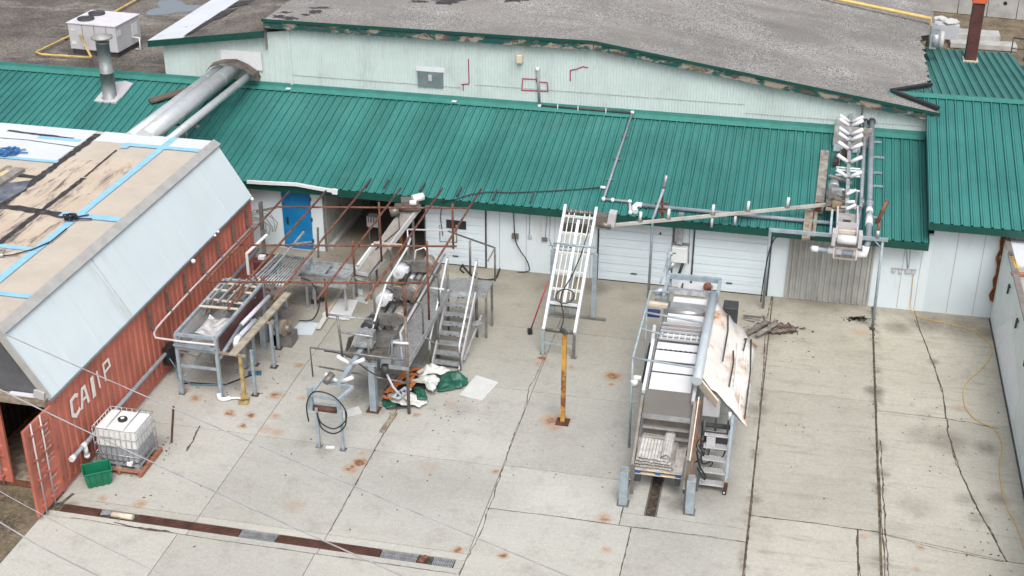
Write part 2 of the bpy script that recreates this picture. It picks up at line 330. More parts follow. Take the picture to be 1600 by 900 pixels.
# ------------------------------------------------------------------ mesh builder
def rotz(a):
    return Matrix.Rotation(a, 3, 'Z')
class MB:
    def __init__(s): s.v = []; s.f = []; s.sm = []
    def add(s, vs, fs, smooth=False):
        k = len(s.v); s.v += [Vector(q) for q in vs]
        for q in fs: s.f.append([i+k for i in q]); s.sm.append(smooth)
        return s
    def quad(s, *p): return s.add(p, [list(range(len(p)))])
    def box(s, c, sz, rot=None):
        c = Vector(c); hx, hy, hz = sz[0]/2, sz[1]/2, sz[2]/2
        vs = [Vector((x*hx, y*hy, z*hz)) for x in (-1, 1) for y in (-1, 1) for z in (-1, 1)]
        if rot is not None: vs = [rot @ q for q in vs]
        return s.add([c+q for q in vs], [(0,1,3,2),(4,6,7,5),(0,4,5,1),(2,3,7,6),(0,2,6,4),(1,5,7,3)])
    def rng(s, a, b):       # box from two corners
        a = Vector(a); b = Vector(b)
        return s.box((a+b)/2, (abs(b.x-a.x), abs(b.y-a.y), abs(b.z-a.z)))
    def bar(s, p, q, w, h=None, up=(0, 0, 1)):
        p = Vector(p); q = Vector(q); h = w if h is None else h
        d = (q-p).normalized(); u = Vector(up)
        if abs(d.dot(u)) > .95: u = Vector((0, 1, 0))
        sx = d.cross(u).normalized()*(w/2); uz = sx.cross(d).normalized()*(h/2)
        vs = [e+a*sx+b*uz for e in (p, q) for a, b in ((-1,-1),(1,-1),(1,1),(-1,1))]
        return s.add(vs, [(0,1,2,3),(7,6,5,4),(0,4,5,1),(1,5,6,2),(2,6,7,3),(3,7,4,0)])
    def tube(s, pts, r, n=8, r2=None):
        pts = [Vector(q) for q in pts]; k = len(s.v); m_ = len(pts)
        prev = None
        for i, q in enumerate(pts):
            d = (pts[min(i+1, m_-1)]-pts[max(i-1, 0)]).normalized()
            if prev is None:
                u = Vector((0, 0, 1)) if abs(d.z) < .9 else Vector((0, 1, 0))
                prev = (u-d*u.dot(d)).normalized()
            else: prev = (prev-d*prev.dot(d)).normalized()
            b = d.cross(prev); rr = r if r2 is None else r+(r2-r)*i/(m_-1)
            for j in range(n):
                a = 2*math.pi*j/n; s.v.append(q+(prev*math.cos(a)+b*math.sin(a))*rr)
        for i in range(m_-1):
            for j in range(n):
                s.f.append([k+i*n+j, k+i*n+(j+1)%n, k+(i+1)*n+(j+1)%n, k+(i+1)*n+j]); s.sm.append(True)
        s.f.append([k+j for j in range(n)][::-1]); s.sm.append(False)
        s.f.append([k+(m_-1)*n+j for j in range(n)]); s.sm.append(False)
        return s
    def prism(s, poly, ext):
        poly = [Vector(q) for q in poly]; e = Vector(ext); n = len(poly)
        fs = [list(range(n)), [n+i for i in range(n)][::-1]]+[[i, n+i, n+(i+1)%n, (i+1)%n] for i in range(n)]
        return s.add(poly+[q+e for q in poly], fs)
    def curve(s, pts, r, n=8, k=6):
        P = [Vector(q) for q in pts]; out = []
        for i in range(len(P)-1):
            a, b, c, d = P[max(i-1, 0)], P[i], P[i+1], P[min(i+2, len(P)-1)]
            for j in range(k):
                t = j/k; out.append(.5*((2*b)+(c-a)*t+(2*a-5*b+4*c-d)*t*t+(3*b-a-3*c+d)*t*t*t))
        out.append(P[-1]); return s.tube(out, r, n)
    def lathe(s, c, prof, n=16, axis='Z'):
        k = len(s.v); c = Vector(c)
        for (r, z) in prof:
            for j in range(n):
                a = 2*math.pi*j/n; s.v.append(c+Vector((r*math.cos(a), r*math.sin(a), z)))
        for i in range(len(prof)-1):
            for j in range(n):
                s.f.append([k+i*n+j, k+i*n+(j+1)%n, k+(i+1)*n+(j+1)%n, k+(i+1)*n+j]); s.sm.append(True)
        s.f.append([k+j for j in range(n)][::-1]); s.sm.append(False)
        s.f.append([k+(len(prof)-1)*n+j for j in range(n)]); s.sm.append(False)
        return s
    def strip(s, prof, vec):            # open profile swept along vec(i) or one vector
        k = len(s.v); n = len(prof)
        for i, q in enumerate(prof):
            q = Vector(q); s.v.append(q); s.v.append(q+(vec(i) if callable(vec) else Vector(vec)))
        for i in range(n-1):
            s.f.append([k+2*i, k+2*i+2, k+2*i+3, k+2*i+1]); s.sm.append(False)
        return s
    def build(s, name, material, parent=None, loc=None, fix=True, bevel=0):
        me = bpy.data.meshes.new(name)
        base = Vector(loc) if loc is not None else Vector((0, 0, 0))
        off = base
        if parent is not None:
            r_ = parent
            while r_.parent: r_ = r_.parent
            off = r_.location.copy()
        me.from_pydata([tuple(q-off) for q in s.v], [], s.f)
        me.polygons.foreach_set('use_smooth', s.sm); me.materials.append(material)
        me.validate(); me.update()
        o = bpy.data.objects.new(name, me); sc.collection.objects.link(o)
        if parent is not None: o.parent = parent
        else: o.location = base
        if fix and len(s.f) < 4000:
            import bmesh
            bm = bmesh.new(); bm.from_mesh(me); bmesh.ops.recalc_face_normals(bm, faces=bm.faces); bm.to_mesh(me); bm.free()
        if bevel:
            bv = o.modifiers.new('bevel', 'BEVEL'); bv.width = bevel; bv.segments = 2; bv.limit_method = 'ANGLE'
        return o
def tag(o, label=None, cat=None, group=None, kind=None):
    if label: o['label'] = label
    if cat: o['category'] = cat
    if group: o['group'] = group
    if kind: o['kind'] = kind
    return o
def thing(name, label, cat, loc, group=None):
    o = bpy.data.objects.new(name, None); sc.collection.objects.link(o)
    o.empty_display_size = .2; o.location = loc
    return tag(o, label, cat, group)
def solo(mb, name, material, label, cat, group=None, bevel=0):
    xs = [q.x for q in mb.v]; ys = [q.y for q in mb.v]; zs = [q.z for q in mb.v]
    o = mb.build(name, material, None, ((min(xs)+max(xs))/2, (min(ys)+max(ys))/2, min(zs)), bevel=bevel)
    return tag(o, label, cat, group)
def struct(mb, name, material):
    return tag(mb.build(name, material), kind='structure')
def V(*a): return Vector(a)
def lerp(a, b, t): return Vector(a)*(1-t)+Vector(b)*t

def each(name, material, parent, boxes=(), bars=(), tubes=()):
    """one object per piece"""
    out = []
    for a, b in boxes: out.append(MB().rng(a, b).build(name, material, parent))
    for q in bars: out.append(MB().bar(*q).build(name, material, parent))
    for q in tubes: out.append(MB().tube(*q).build(name, material, parent))
    return out
# ================================================================== GROUND
mb = MB(); mb.quad((-260, -60, -.03), (260, -60, -.03), (260, 420, -.03), (-260, 420, -.03)); struct(mb, 'ground', M_dirt)
G_ = .008
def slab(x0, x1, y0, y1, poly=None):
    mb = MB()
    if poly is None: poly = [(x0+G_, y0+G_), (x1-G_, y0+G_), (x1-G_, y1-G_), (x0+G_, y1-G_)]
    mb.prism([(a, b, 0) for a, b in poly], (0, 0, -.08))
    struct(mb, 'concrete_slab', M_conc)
WY = 37.40
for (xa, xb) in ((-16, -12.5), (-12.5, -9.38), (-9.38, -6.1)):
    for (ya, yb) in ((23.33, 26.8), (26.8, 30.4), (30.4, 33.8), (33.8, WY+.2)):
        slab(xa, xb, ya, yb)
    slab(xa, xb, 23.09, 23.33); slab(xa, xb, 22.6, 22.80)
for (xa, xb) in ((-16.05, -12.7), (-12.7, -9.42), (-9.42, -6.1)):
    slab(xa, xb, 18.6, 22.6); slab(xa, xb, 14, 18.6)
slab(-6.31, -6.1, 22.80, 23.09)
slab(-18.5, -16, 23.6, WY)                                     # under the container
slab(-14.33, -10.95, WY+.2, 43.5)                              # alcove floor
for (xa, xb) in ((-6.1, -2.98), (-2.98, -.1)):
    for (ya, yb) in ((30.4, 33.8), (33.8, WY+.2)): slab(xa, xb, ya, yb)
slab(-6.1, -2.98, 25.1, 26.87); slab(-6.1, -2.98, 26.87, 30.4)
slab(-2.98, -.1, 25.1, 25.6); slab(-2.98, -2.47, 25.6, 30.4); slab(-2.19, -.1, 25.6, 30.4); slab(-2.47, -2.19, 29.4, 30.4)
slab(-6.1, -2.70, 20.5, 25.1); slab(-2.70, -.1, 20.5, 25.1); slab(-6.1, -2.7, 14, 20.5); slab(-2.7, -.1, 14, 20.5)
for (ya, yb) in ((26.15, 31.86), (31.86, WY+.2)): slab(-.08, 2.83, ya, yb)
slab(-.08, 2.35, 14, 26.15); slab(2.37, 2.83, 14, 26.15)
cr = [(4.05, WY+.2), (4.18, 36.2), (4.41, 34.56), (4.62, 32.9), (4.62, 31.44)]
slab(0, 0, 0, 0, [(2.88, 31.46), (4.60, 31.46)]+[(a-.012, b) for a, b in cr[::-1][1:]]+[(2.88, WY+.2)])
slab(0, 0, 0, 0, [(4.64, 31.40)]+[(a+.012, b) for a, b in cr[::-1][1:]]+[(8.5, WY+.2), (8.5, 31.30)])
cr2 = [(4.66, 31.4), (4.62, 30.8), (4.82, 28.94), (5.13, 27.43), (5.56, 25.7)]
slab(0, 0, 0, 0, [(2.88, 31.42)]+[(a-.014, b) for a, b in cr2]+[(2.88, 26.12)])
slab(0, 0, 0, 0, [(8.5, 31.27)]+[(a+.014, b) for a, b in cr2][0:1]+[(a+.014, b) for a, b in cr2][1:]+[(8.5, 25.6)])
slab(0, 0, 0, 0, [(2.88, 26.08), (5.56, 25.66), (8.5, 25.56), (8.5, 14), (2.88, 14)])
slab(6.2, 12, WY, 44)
# worn joints and cracks, with dirt in them
def crack(pts, wd, jit=.02, seed=1, step=.12):
    rnd = random.Random(seed); L = []; Rr = []
    P = [V(*p, .004) if len(p) == 2 else V(*p) for p in pts]
    line = []
    for a, b in zip(P[:-1], P[1:]):
        n = max(1, int((b-a).length/step))
        for i in range(n): line.append(lerp(a, b, i/n))
    line.append(P[-1])
    wob = 0
    for i, q in enumerate(line):
        d = (line[min(i+1, len(line)-1)]-line[max(i-1, 0)]).normalized(); s = V(-d.y, d.x, 0)
        wob = wob*.7+rnd.uniform(-jit, jit)*.6
        k = wd*rnd.choice((.45, .7, 1, 1, 1.5, .6))*.5
        L.append(q+s*(wob+k)); Rr.append(q+s*(wob-k))
    mb = MB()
    mb.add(L+Rr, [[i, i+1, len(L)+i+1, len(L)+i] for i in range(len(L)-1)])
    struct(mb, 'pavement_crack', M_crack)
crack([(2.855, WY), (2.86, 31), (2.88, 27.5), (2.94, 25), (3.0, 14)], .036, .016, 2)
crack([(2.93, 30), (2.98, 26), (3.04, 23)], .03, .03, 22)
crack([(-.1, WY), (-.2, 35.8), (-.12, 32), (-.09, 29.7), (-.06, 26.8), (-.05, 20)], .028, .015, 3)
crack([(4.05, WY-.6), (4.18, 36.2), (4.41, 34.56), (4.62, 32.7), (4.62, 31.45)], .026, .03, 4)
crack([(4.64, 31.4), (4.62, 30.8), (4.82, 28.94), (5.13, 27.43), (5.56, 25.65)], .034, .04, 5)
crack([(4.62, 31.42), (5.3, 31.35), (5.9, 31.2)], .035, .03, 6)
crack([(2.36, 26.1), (2.40, 24), (2.42, 20)], .032, .025, 7)
crack([(-.1, 26.15), (1.5, 26.17), (2.85, 26.12)], .03, .02, 8)
crack([(-6.14, 32.1), (-6.2, 30.6), (-6.12, 29.2), (-6.11, 27.9), (-6.04, 26), (-5.98, 24.2), (-6.12, 22.6)], .022, .035, 9)
crack([(2.88, 26.08), (4.2, 25.78), (5.5, 25.65)], .02, .02, 10)
crack([(-2.99, 25.98), (-2.98, 25.1)], .02, .01, 11)
crack([(-2.69, 25.06), (-2.7, 23.3), (-2.74, 20)], .022, .02, 12)
crack([(-6.1, 25.07), (-4.6, 25.12), (-2.98, 25.1), (-1.04, 25.13), (-.1, 25.11)], .02, .015, 13)
crack([(-15.4, 22.63), (-13.7, 22.6), (-10.9, 22.6), (-6.2, 22.62)], .016, .02, 14)
crack([(-14.3, 22.66), (-13.5, 22.62), (-12.9, 22.64)], .07, .03, 15)
crack([(-9.36, 29.9), (-9.37, 27.6), (-9.36, 23.4)], .016, .015, 16)
crack([(-15.9, 22.9), (-15.8, 23.25), (-15.78, 23.5)], .16, .05, 17)
crack([(-14.05, 26.9), (-13.95, 26.2), (-13.9, 25.75)], .05, .04, 18)
# ---- trench drain along the near edge of the yard
td = thing('trench_drain', 'long narrow trench drain with brown rusty and grey gratings across the near yard', 'drain', (-11, 22.94, 0))
mb = MB(); mb.rng((-15.78, 22.79, -.045), (-6.30, 23.10, -.028)); mb.build('channel', M_drain, td)
def grating(x0, x1, kind):
    mb = MB()
    if kind == 'brown':
        n = 5
        for i in range(n):
            y = 22.83+.235*(i+.0)/(n-1); mb.rng((x0, y-.021, -.015), (x1, y+.021, -.004))
        for x in (x0+.02, (x0+x1)/2, x1-.02): mb.rng((x-.01, 22.82, -.024), (x+.01, 23.07, -.0153))
        o = mb.build('grating', M_rustp, td); o['label'] = 'brown rusty slotted grating'
    else:
        k = int((x1-x0)/.035)
        for i in range(k):
            x = x0+(i+.5)*(x1-x0)/k; mb.rng((x-.011, 22.82, -.015), (x+.011, 23.07, -.004))
        for y in (22.83, 22.945, 23.06): mb.rng((x0, y-.008, -.024), (x1, y+.008, -.0153))
        o = mb.build('grating', M_galv, td); o['label'] = 'grey galvanised bar grating'
for g in ((-15.74, -14.82, 'brown'), (-13.85, -12.6, 'brown'), (-12.58, -11.36, 'brown'), (-11.32, -10.46, 'grey'), (-10.42, -9.2, 'brown'), (-9.18, -8.03, 'brown'), (-7.99, -7.16, 'grey'), (-6.80, -6.33, 'grey')):
    grating(*g)
solo(MB().tube([(-14.5, 22.96, -.01), (-13.95, 22.93, .01)], .07, 10), 'pipe_offcut', M_cream, 'short tan pipe piece lying in the open gap of the trench drain', 'pipe')
solo(MB().box((-14.66, 22.98, -.005), (.22, .16, .02), rotz(.2)), 'metal_scrap', M_galv, 'small grey metal scrap beside the tan pipe piece in the trench drain', 'scrap')
solo(MB().box((-7.02, 22.95, .0), (.12, .26, .03), rotz(-.35)), 'rusty_bar', M_rust, 'short rusty bar lying slanted in the broken gap of the trench drain', 'bar')
td2 = thing('floor_channel', 'short open floor channel full of dark debris under the stepped machine', 'drain', (-2.33, 27, 0))
MB().rng((-2.47, 25.6, -.05), (-2.19, 29.4, -.027)).build('channel', M_drain, td2)
for x in (-2.455, -2.205): MB().rng((x-.014, 25.6, -.02), (x+.014, 29.4, .004)).build('steel_edge', M_dull, td2)

# ---- dead grass at the lower left corner
mb = MB(); rnd = random.Random(3)
for i in range(5200):
    x = rnd.uniform(-19.5, -15.95); y = rnd.uniform(19.5, 23.4)
    if noise.noise((x*1.3, y*1.3, 0)) < -.12: continue
    if y < 22.4 and x > -16.05: continue
    a = rnd.uniform(0, 6.28); h = rnd.uniform(.02, .09); ln = rnd.uniform(.03, .12)
    b = V(x, y, -.03); t_ = b+V(math.cos(a)*ln, math.sin(a)*ln, h); s = V(-math.sin(a), math.cos(a), 0)*.006
    mb.add([b-s, b+s, t_], [[0, 1, 2]])
M_straw = mat('dry_straw', (.20, .16, .10), .9, var=.35, scale=6, dirt=(.09, .08, .05), dscale=3)
tag(mb.build('dead_grass', M_straw, fix=False), kind='stuff')
# leaf litter and grit scattered on the concrete
mb = MB(); rnd = random.Random(5)
zones = [(395, 520, 60, 40, 60), (350, 600, 90, 25, 45), (262, 700, 14, 20, 14), (560, 380, 40, 30, 60), (1200, 510, 40, 20, 50), (1365, 620, 6, 160, 40), (1480, 680, 60, 70, 25),
         (700, 640, 60, 30, 25), (560, 720, 120, 60, 25), (900, 720, 150, 70, 16), (1260, 620, 80, 90, 22), (1345, 498, 22, 4, 40), (470, 440, 60, 30, 40), (1540, 830, 40, 60, 20), (250, 770, 130, 60, 22), (620, 610, 70, 40, 30)]
for (cx, cy, sx, sy, n) in zones:
    for i in range(n):
        q = gp(rnd.gauss(cx, sx*.6), rnd.gauss(cy, sy*.6)); a = rnd.uniform(0, 3.1); l = rnd.uniform(.015, .05); s = rnd.uniform(.01, .025)
        if q.y > 37.3 and not -14.2 < q.x < -11.1: continue
        u = V(math.cos(a), math.sin(a), 0)*l; v_ = V(-math.sin(a), math.cos(a), 0)*s
        mb.add([q-u+V(0,0,.005), q-v_+V(0,0,.012), q+u+V(0,0,.006), q+v_+V(0,0,.014)], [[0, 1, 2, 3]])
M_leaf = mat('dark_leaf_litter', (.085, .070, .052), .95, var=.5, scale=9)
tag(mb.build('leaf_litter', M_leaf, fix=False), kind='stuff')

# ================================================================== PACKING SHED (green lean-to)
ps = thing('packing_shed', 'long low white packing shed with ribbed green lean-to roof above the yard', 'building', (-5, WY, 0))
X0, X1 = -40.0, 4.12
RT = 42.5                                                        # where the roof meets the tall wall
def ribbed(mb, x0, x1, y0, z0, y1, z1, pitch, h, rw, minor=True):
    """ribbed sheet: ribs run from (y0,z0) to (y1,z1)"""
    n = V(0, -(z1-z0), (y1-y0)).normalized()
    prof = []; x = x0
    while x < x1-.001:
        for (u, hh) in ((-.022, 0), (-.018, -.03), (-.002, -.03), (rw*.12, h), (rw*.80, h), (rw+.004, -.02), (rw+.016, 0)):
            prof.append((x+u, hh))
        if minor:
            for u in (.36, .68):
                prof += [(x+rw+(pitch-rw)*u-.012, 0), (x+rw+(pitch-rw)*u, h*.22), (x+rw+(pitch-rw)*u+.012, 0)]
        x += pitch
    prof.append((x1, 0))
    prof = [p for p in prof if p[0] <= x1]
    mb.strip([V(p, y0, z0)+n*hh for p, hh in prof], V(0, y1-y0, z1-z0))
mb = MB()
ribbed(mb, X0, -5.42, EAVE_Y, EAVE_Z, RT, roof_z(RT), .275, .038, .066)
ribbed(mb, -5.42, X1, EAVE_Y, EAVE_Z, RT, roof_z(RT), .275, .038, .066)
mb.build('roof', M_greenr, ps, fix=False)
mb = MB(); mb.add([(X0, EAVE_Y+.03, EAVE_Z-.12), (X1, EAVE_Y+.03, EAVE_Z-.12), (X1, RT, roof_z(RT)-.12), (X0, RT, roof_z(RT)-.12)], [[0,1,2,3]]); mb.build('roof_lining', M_dark, ps)
MB().rng((X0, EAVE_Y-.025, EAVE_Z-.235), (X1+.03, EAVE_Y+.0, EAVE_Z-.008)).build('fascia', M_greend, ps)
mb = MB(); mb.prism([(X1+.003, EAVE_Y, EAVE_Z-.23), (X1+.003, EAVE_Y, EAVE_Z+.03), (X1+.003, RT, roof_z(RT)+.03), (X1+.003, RT, roof_z(RT)-.23)], (.03, 0, 0)); mb.build('barge_board', M_greend, ps)
M_greenl = mat('light_green_flashing', (.040, .195, .165), .4, var=.08)
mb = MB(); mb.prism([(X0, RT-.26, roof_z(RT-.26)+.045), (X0, RT-.01, roof_z(RT)+.05), (X0, RT-.01, roof_z(RT)+.20), (X0, RT-.03, roof_z(RT)+.20), (X0, RT-.05, roof_z(RT)+.085), (X0, RT-.27, roof_z(RT-.26)+.055)], (X1-X0, 0, 0)); mb.build('ridge_flashing', M_greenl, ps)
for x in (-17.25, -11.3):
    MB().box((x, RT-.16, roof_z(RT-.16)+.095), (.16, .2, .02)).build('flashing_patch', M_memb, ps)
# wall pieces round the alcove
def wallseg(x0, x1, z1=2.48, m_=None):
    mb = MB(); mb.rng((x0, WY, -.02), (x1, WY+.14, z1)); mb.build('wall', m_ or M_wallw, ps)
wallseg(-24, -14.33); wallseg(-10.95, 4.3)
for x in (-13.95+.0, ):
    pass
for xa in (-14.47, -10.95):
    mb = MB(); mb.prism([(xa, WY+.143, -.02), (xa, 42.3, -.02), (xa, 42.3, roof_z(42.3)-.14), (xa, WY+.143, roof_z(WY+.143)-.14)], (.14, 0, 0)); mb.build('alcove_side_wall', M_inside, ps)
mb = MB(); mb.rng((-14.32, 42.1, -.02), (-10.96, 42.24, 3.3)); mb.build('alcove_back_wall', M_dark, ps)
mb = MB(); mb.rng((-14.32, WY+.2, 0.003), (-14.17, 43, .16)); mb.build('alcove_kerb', M_precast, ps)
mb = MB(); mb.rng((-14.38, WY-.02, 0), (-14.30, WY-.002, 2.25)); mb.build('corner_trim', M_dull, ps)
# seams between wall panels
each('panel_seam', M_trimg, ps, [((x-.008, WY-.006, .02), (x+.008, WY-.001, 2.2)) for x in (-8.6, -7.75, -6.85, -5.72, 3.55, 4.05)])
MB().rng((-10.95, WY-.03, -.01), (4.2, WY-.003, .07)).build('wall_foot_strip', M_dull, ps) if False else None
# blue door
bd = MB().rng((-15.75, WY-.03, .02), (-14.78, WY-.004, 2.08)).build('blue_door', M_blue, ps)
mb = MB(); mb.rng((-15.62, WY-.06, .88), (-15.56, WY-.031, 1.12)); mb.build('handle', M_black, bd)
each('hinge', M_dark, bd, [((-14.80, WY-.05, z), (-14.74, WY-.031, z+.12)) for z in (.3, 1.05, 1.75)])
mb = MB(); mb.rng((-15.80, WY-.05, 0), (-14.74, WY-.004, .018)); mb.build('sill', M_cgrey, bd)
# overhead doors with their horizontal sections
M_door = mat('white_sectional_door', (.60, .68, .725), .4, var=.025, scale=1.2, dirt=(.54, .55, .53), dscale=2.0, dlo=.58, dhi=.85)
def odoor(x0, x1, win=False):
    mb = MB(); n = 8; h = 2.26/n
    for i in range(n):
        z = .03+i*h; mb.rng((x0, WY-.035, z), (x1, WY-.004, z+h-.012))
        mb.rng((x0+.03, WY-.042, z+h*.42), (x1-.03, WY-.0355, z+h*.55))
    d = mb.build('overhead_door', M_door, ps)
    mb = MB()
    for a, b in ((x0-.05, x0-.003), (x1+.003, x1+.05)): mb.rng((a, WY-.05, 0), (b, WY-.004, 2.3))
    mb.rng((x0, WY-.045, 0), (x1, WY-.004, .025))
    mb.build('door_frame', M_dark, d)
    xm = (x0+x1)/2; MB().rng((xm-.09, WY-.06, .30), (xm+.09, WY-.043, .34)).build('door_handle', M_dark, d)
    MB().rng((x0, WY-.075, 2.10), (x1, WY-.051, 2.16)).build('head_trim', M_cgrey, d)
    if win:
        MB().rng((-10.30, WY-.06, 1.28), (-9.66, WY-.043, 1.56)).build('window', M_glass, d)
    return d
odoor(-10.98, -9.06, True); odoor(-5.46, -3.22); odoor(-2.55, -.31)
MB().rng((-3.62, WY-.055, 1.72), (-3.57, WY-.0425, 1.80)).build('door_latch', M_black, ps)
# grey ribbed sheet door
mb = MB(); prof = []; x = .31
while x < 2.64:
    prof += [(x, WY-.01, 0.02), (x+.05, WY-.01, .02), (x+.07, WY-.05, .02), (x+.135, WY-.05, .02), (x+.155, WY-.01, .02)]; x += .168
prof = [p for p in prof if p[0] < 2.66]
mb.strip(prof, (0, 0, 2.3)); d = mb.build('ribbed_door', M_rolld, ps, fix=False)
each('door_frame', M_rolld, d, [((.24, WY-.055, 0), (.30, WY-.004, 2.3)), ((2.665, WY-.055, 0), (2.72, WY-.004, 2.3))])
# conduits, boxes and outlets on the front wall
def conduit(pts, r=.012, m_=None, name='conduit'):
    MB().tube(pts, r, 6).build(name, m_ or M_cgrey, ps)
def wq(x, y, d=.02):
    q = yp(x, y, WY-d); return q
conduit([wq(828, 328), wq(827, 372)], .012, M_galv); conduit([wq(855, 330), wq(852, 374)], .012, M_galv); conduit([wq(860, 331), wq(858, 374), wq(864, 388)], .01, M_galv)
q = wq(828, 370, .03); MB().box(q, (.12, .05, .10)).build('outlet_box', M_cgrey, ps)
q = wq(851, 374, .03); MB().box(q, (.17, .05, .12)).build('outlet_box', M_dull, ps)
q = wq(805, 369, .05); MB().box(q, (.20, .10, .16)).build('outlet_box', M_hopper, ps)
q = wq(737, 340+3, .04)
conduit([wq(1416, 382), wq(1418, 420)], .012, M_galv); conduit([wq(1423, 383), wq(1420, 418)], .01, M_cgrey)
for (x, y, s) in ((1397, 422, .12), (1407, 424, .09), (1419, 424, .16), (1428, 425, .1)):
    MB().box(wq(x, y, .03), (s, .06, .11)).build('outlet_box', M_cgrey, ps)
conduit([wq(1394, 419, .035), wq(1433, 422, .035)], .01, M_galv)
# ================================================================== WAREHOUSE
TW = 42.5
wh = thing('warehouse', 'tall white ribbed warehouse with grey gravel roof and peeling green fascia', 'building', (-6, TW, 0))
def gtop(x):
    if x < -6.58: return 6.02
    return 6.02-(x+6.58)*(6.02-4.44)/(4.39+6.58)
mb = MB(); prof = []; tops = []
x = -17.15
while x < 4.22:
    for u, d in ((0, 0), (.05, 0), (.06, .015), (.088, .015)):
        prof.append((x+u, TW-d, 3.45)); tops.append(gtop(x+u)-.1-3.45)
    x += .098
mb.strip(prof, lambda i: V(0, 0, tops[i])); mb.build('wall', M_siding, wh, fix=False)
mb = MB(); x = -21.9; prof = []; tops = []
def wtop(x): return 5.02+(x+22.2)*(.70/4.9)
while x < -17.16:
    for u, d in ((0, 0), (.14, 0), (.155, .022), (.185, .022)):
        prof.append((x+u, TW+.02-d, 3.3)); tops.append(wtop(x+u)-.06-3.3)
    x += .2
mb.strip(prof, lambda i: V(0, 0, tops[i]))
mb.strip([(-21.9, TW+.02, 3.3), (-21.9, 60, 3.3)], (0, 0, 1.7)); mb.build('wing_wall', M_siding, wh, fix=False)
mb = MB(); mb.rng((-17.2, TW-.035, 3.5), (-17.12, TW+.03, 5.95)); mb.build('corner_trim', M_siding, wh)
# seam line of the lower siding course
each('siding_lap', M_trimg, wh, [((-17.12, TW-.022, 4.10), (-11.05, TW-.0155, 4.118)), ((-10.6, TW-.022, 4.24), (-1.6, TW-.0155, 4.256)), ((-1.6, TW-.022, 3.95), (4.0, TW-.0155, 3.966))])
# roof: flat bay, then the long slope to the right with its torn right edge
rnd = random.Random(9)
YB = 75.0
mb = MB(); mb.add([(-17.95, TW-.2, 6.06), (-6.58, TW-.2, 6.06), (-6.58, YB, 6.06), (-17.95, YB, 6.06)], [[0, 1, 2, 3]])
mb.add([(-17.95, TW-.2, 6.06), (-17.95, YB, 6.06), (-17.95, YB, 5.0), (-17.95, TW-.2, 5.0)], [[0, 1, 2, 3]])
def rz(x): return gtop(x)+.04
edge = [(4.42, TW-.2)]
for (px, py) in ((1466, 176), (1444, 167), (1405, 145), (1404, 141), (1444, 136), (1457, 128), (1459, 118), (1456, 108), (1460, 98), (1452, 88), (1453, 76), (1449, 64), (1450, 50), (1444, 40), (1448, 32), (1470, 27), (1484, 22), (1480, 8), (1484, -10)):
    q = gp(px, py, 4.5)
    q = gp(px, py, rz(q.x)); edge.append((q.x, q.y))
edge = [e for e in edge]
ex = [(4.44, TW-.2), (4.42, TW+.4), (4.36, TW+1), (4.32, 44.7)]
y = 45.0
while y < 50.5:
    ex.append((4.32+rnd.uniform(-.11, .07), y)); y += rnd.uniform(.12, .3)
ex += [(4.25, 50.8), (4.9, 51.6), (4.95, YB)]
poly = [(-6.58, YB), (-6.58, TW-.2)]+ex
mb.add([(a, b, rz(a)) for a, b in poly], [list(range(len(poly)))])
mb.build('gravel_roof', M_gravel, wh, fix=False)
mb = MB(); n0 = len(ex)
mb.add([(a, b, rz(a)-.004) for a, b in ex]+[(a-.05, b, rz(a)-.22) for a, b in ex], [[i, i+1, n0+i+1, n0+i] for i in range(n0-1)]); mb.build('torn_roof_edge', M_tar, wh)
rnd = random.Random(44)
def blotch(px, py, rx, ry, seed):
    rr = random.Random(seed); pts = []
    for k in range(22):
        a = 6.283*k/22; f = rr.uniform(.45, 1.25)
        q = gp(px+rx*f*math.cos(a), py+ry*f*math.sin(a), 6.066); pts.append(q)
    MB().prism(pts, (0, 0, -.005)).build('bare_felt_patch', M_tar, wh)
for i, b_ in enumerate(((493, 18, 13, 3.4), (478, 23, 7, 2), (446, 19, 9, 2), (435, 26, 9, 3), (455, 28, 14, 3), (500, 12, 20, 1.6), (700, 2, 26, 5), (800, -2, 26, 5), (655, 2, 14, 2.5))): blotch(*b_, i+60)
# fascia boards, two bays
def board(p, q, h, t, name, m_):
    mb = MB(); p = V(*p); q = V(*q)
    mb.prism([p, q, q+V(0, 0, -h), p+V(0, 0, -h)], (0, -t, 0)); return mb.build(name, m_, wh)
board((-17.95, TW-.2, 6.08), (-6.60, TW-.2, 6.08), .30, .04, 'fascia', M_peel)
board((-6.57, TW-.2, 6.08), (4.44, TW-.2, gtop(4.44)+.06), .28, .04, 'fascia', M_peel)
board((-18.0, TW-.245, 6.11), (-6.60, TW-.245, 6.11), .10, .03, 'drip_edge', M_greend)
board((-6.57, TW-.245, 6.11), (4.46, TW-.245, gtop(4.44)+.09), .10, .03, 'drip_edge', M_greend)
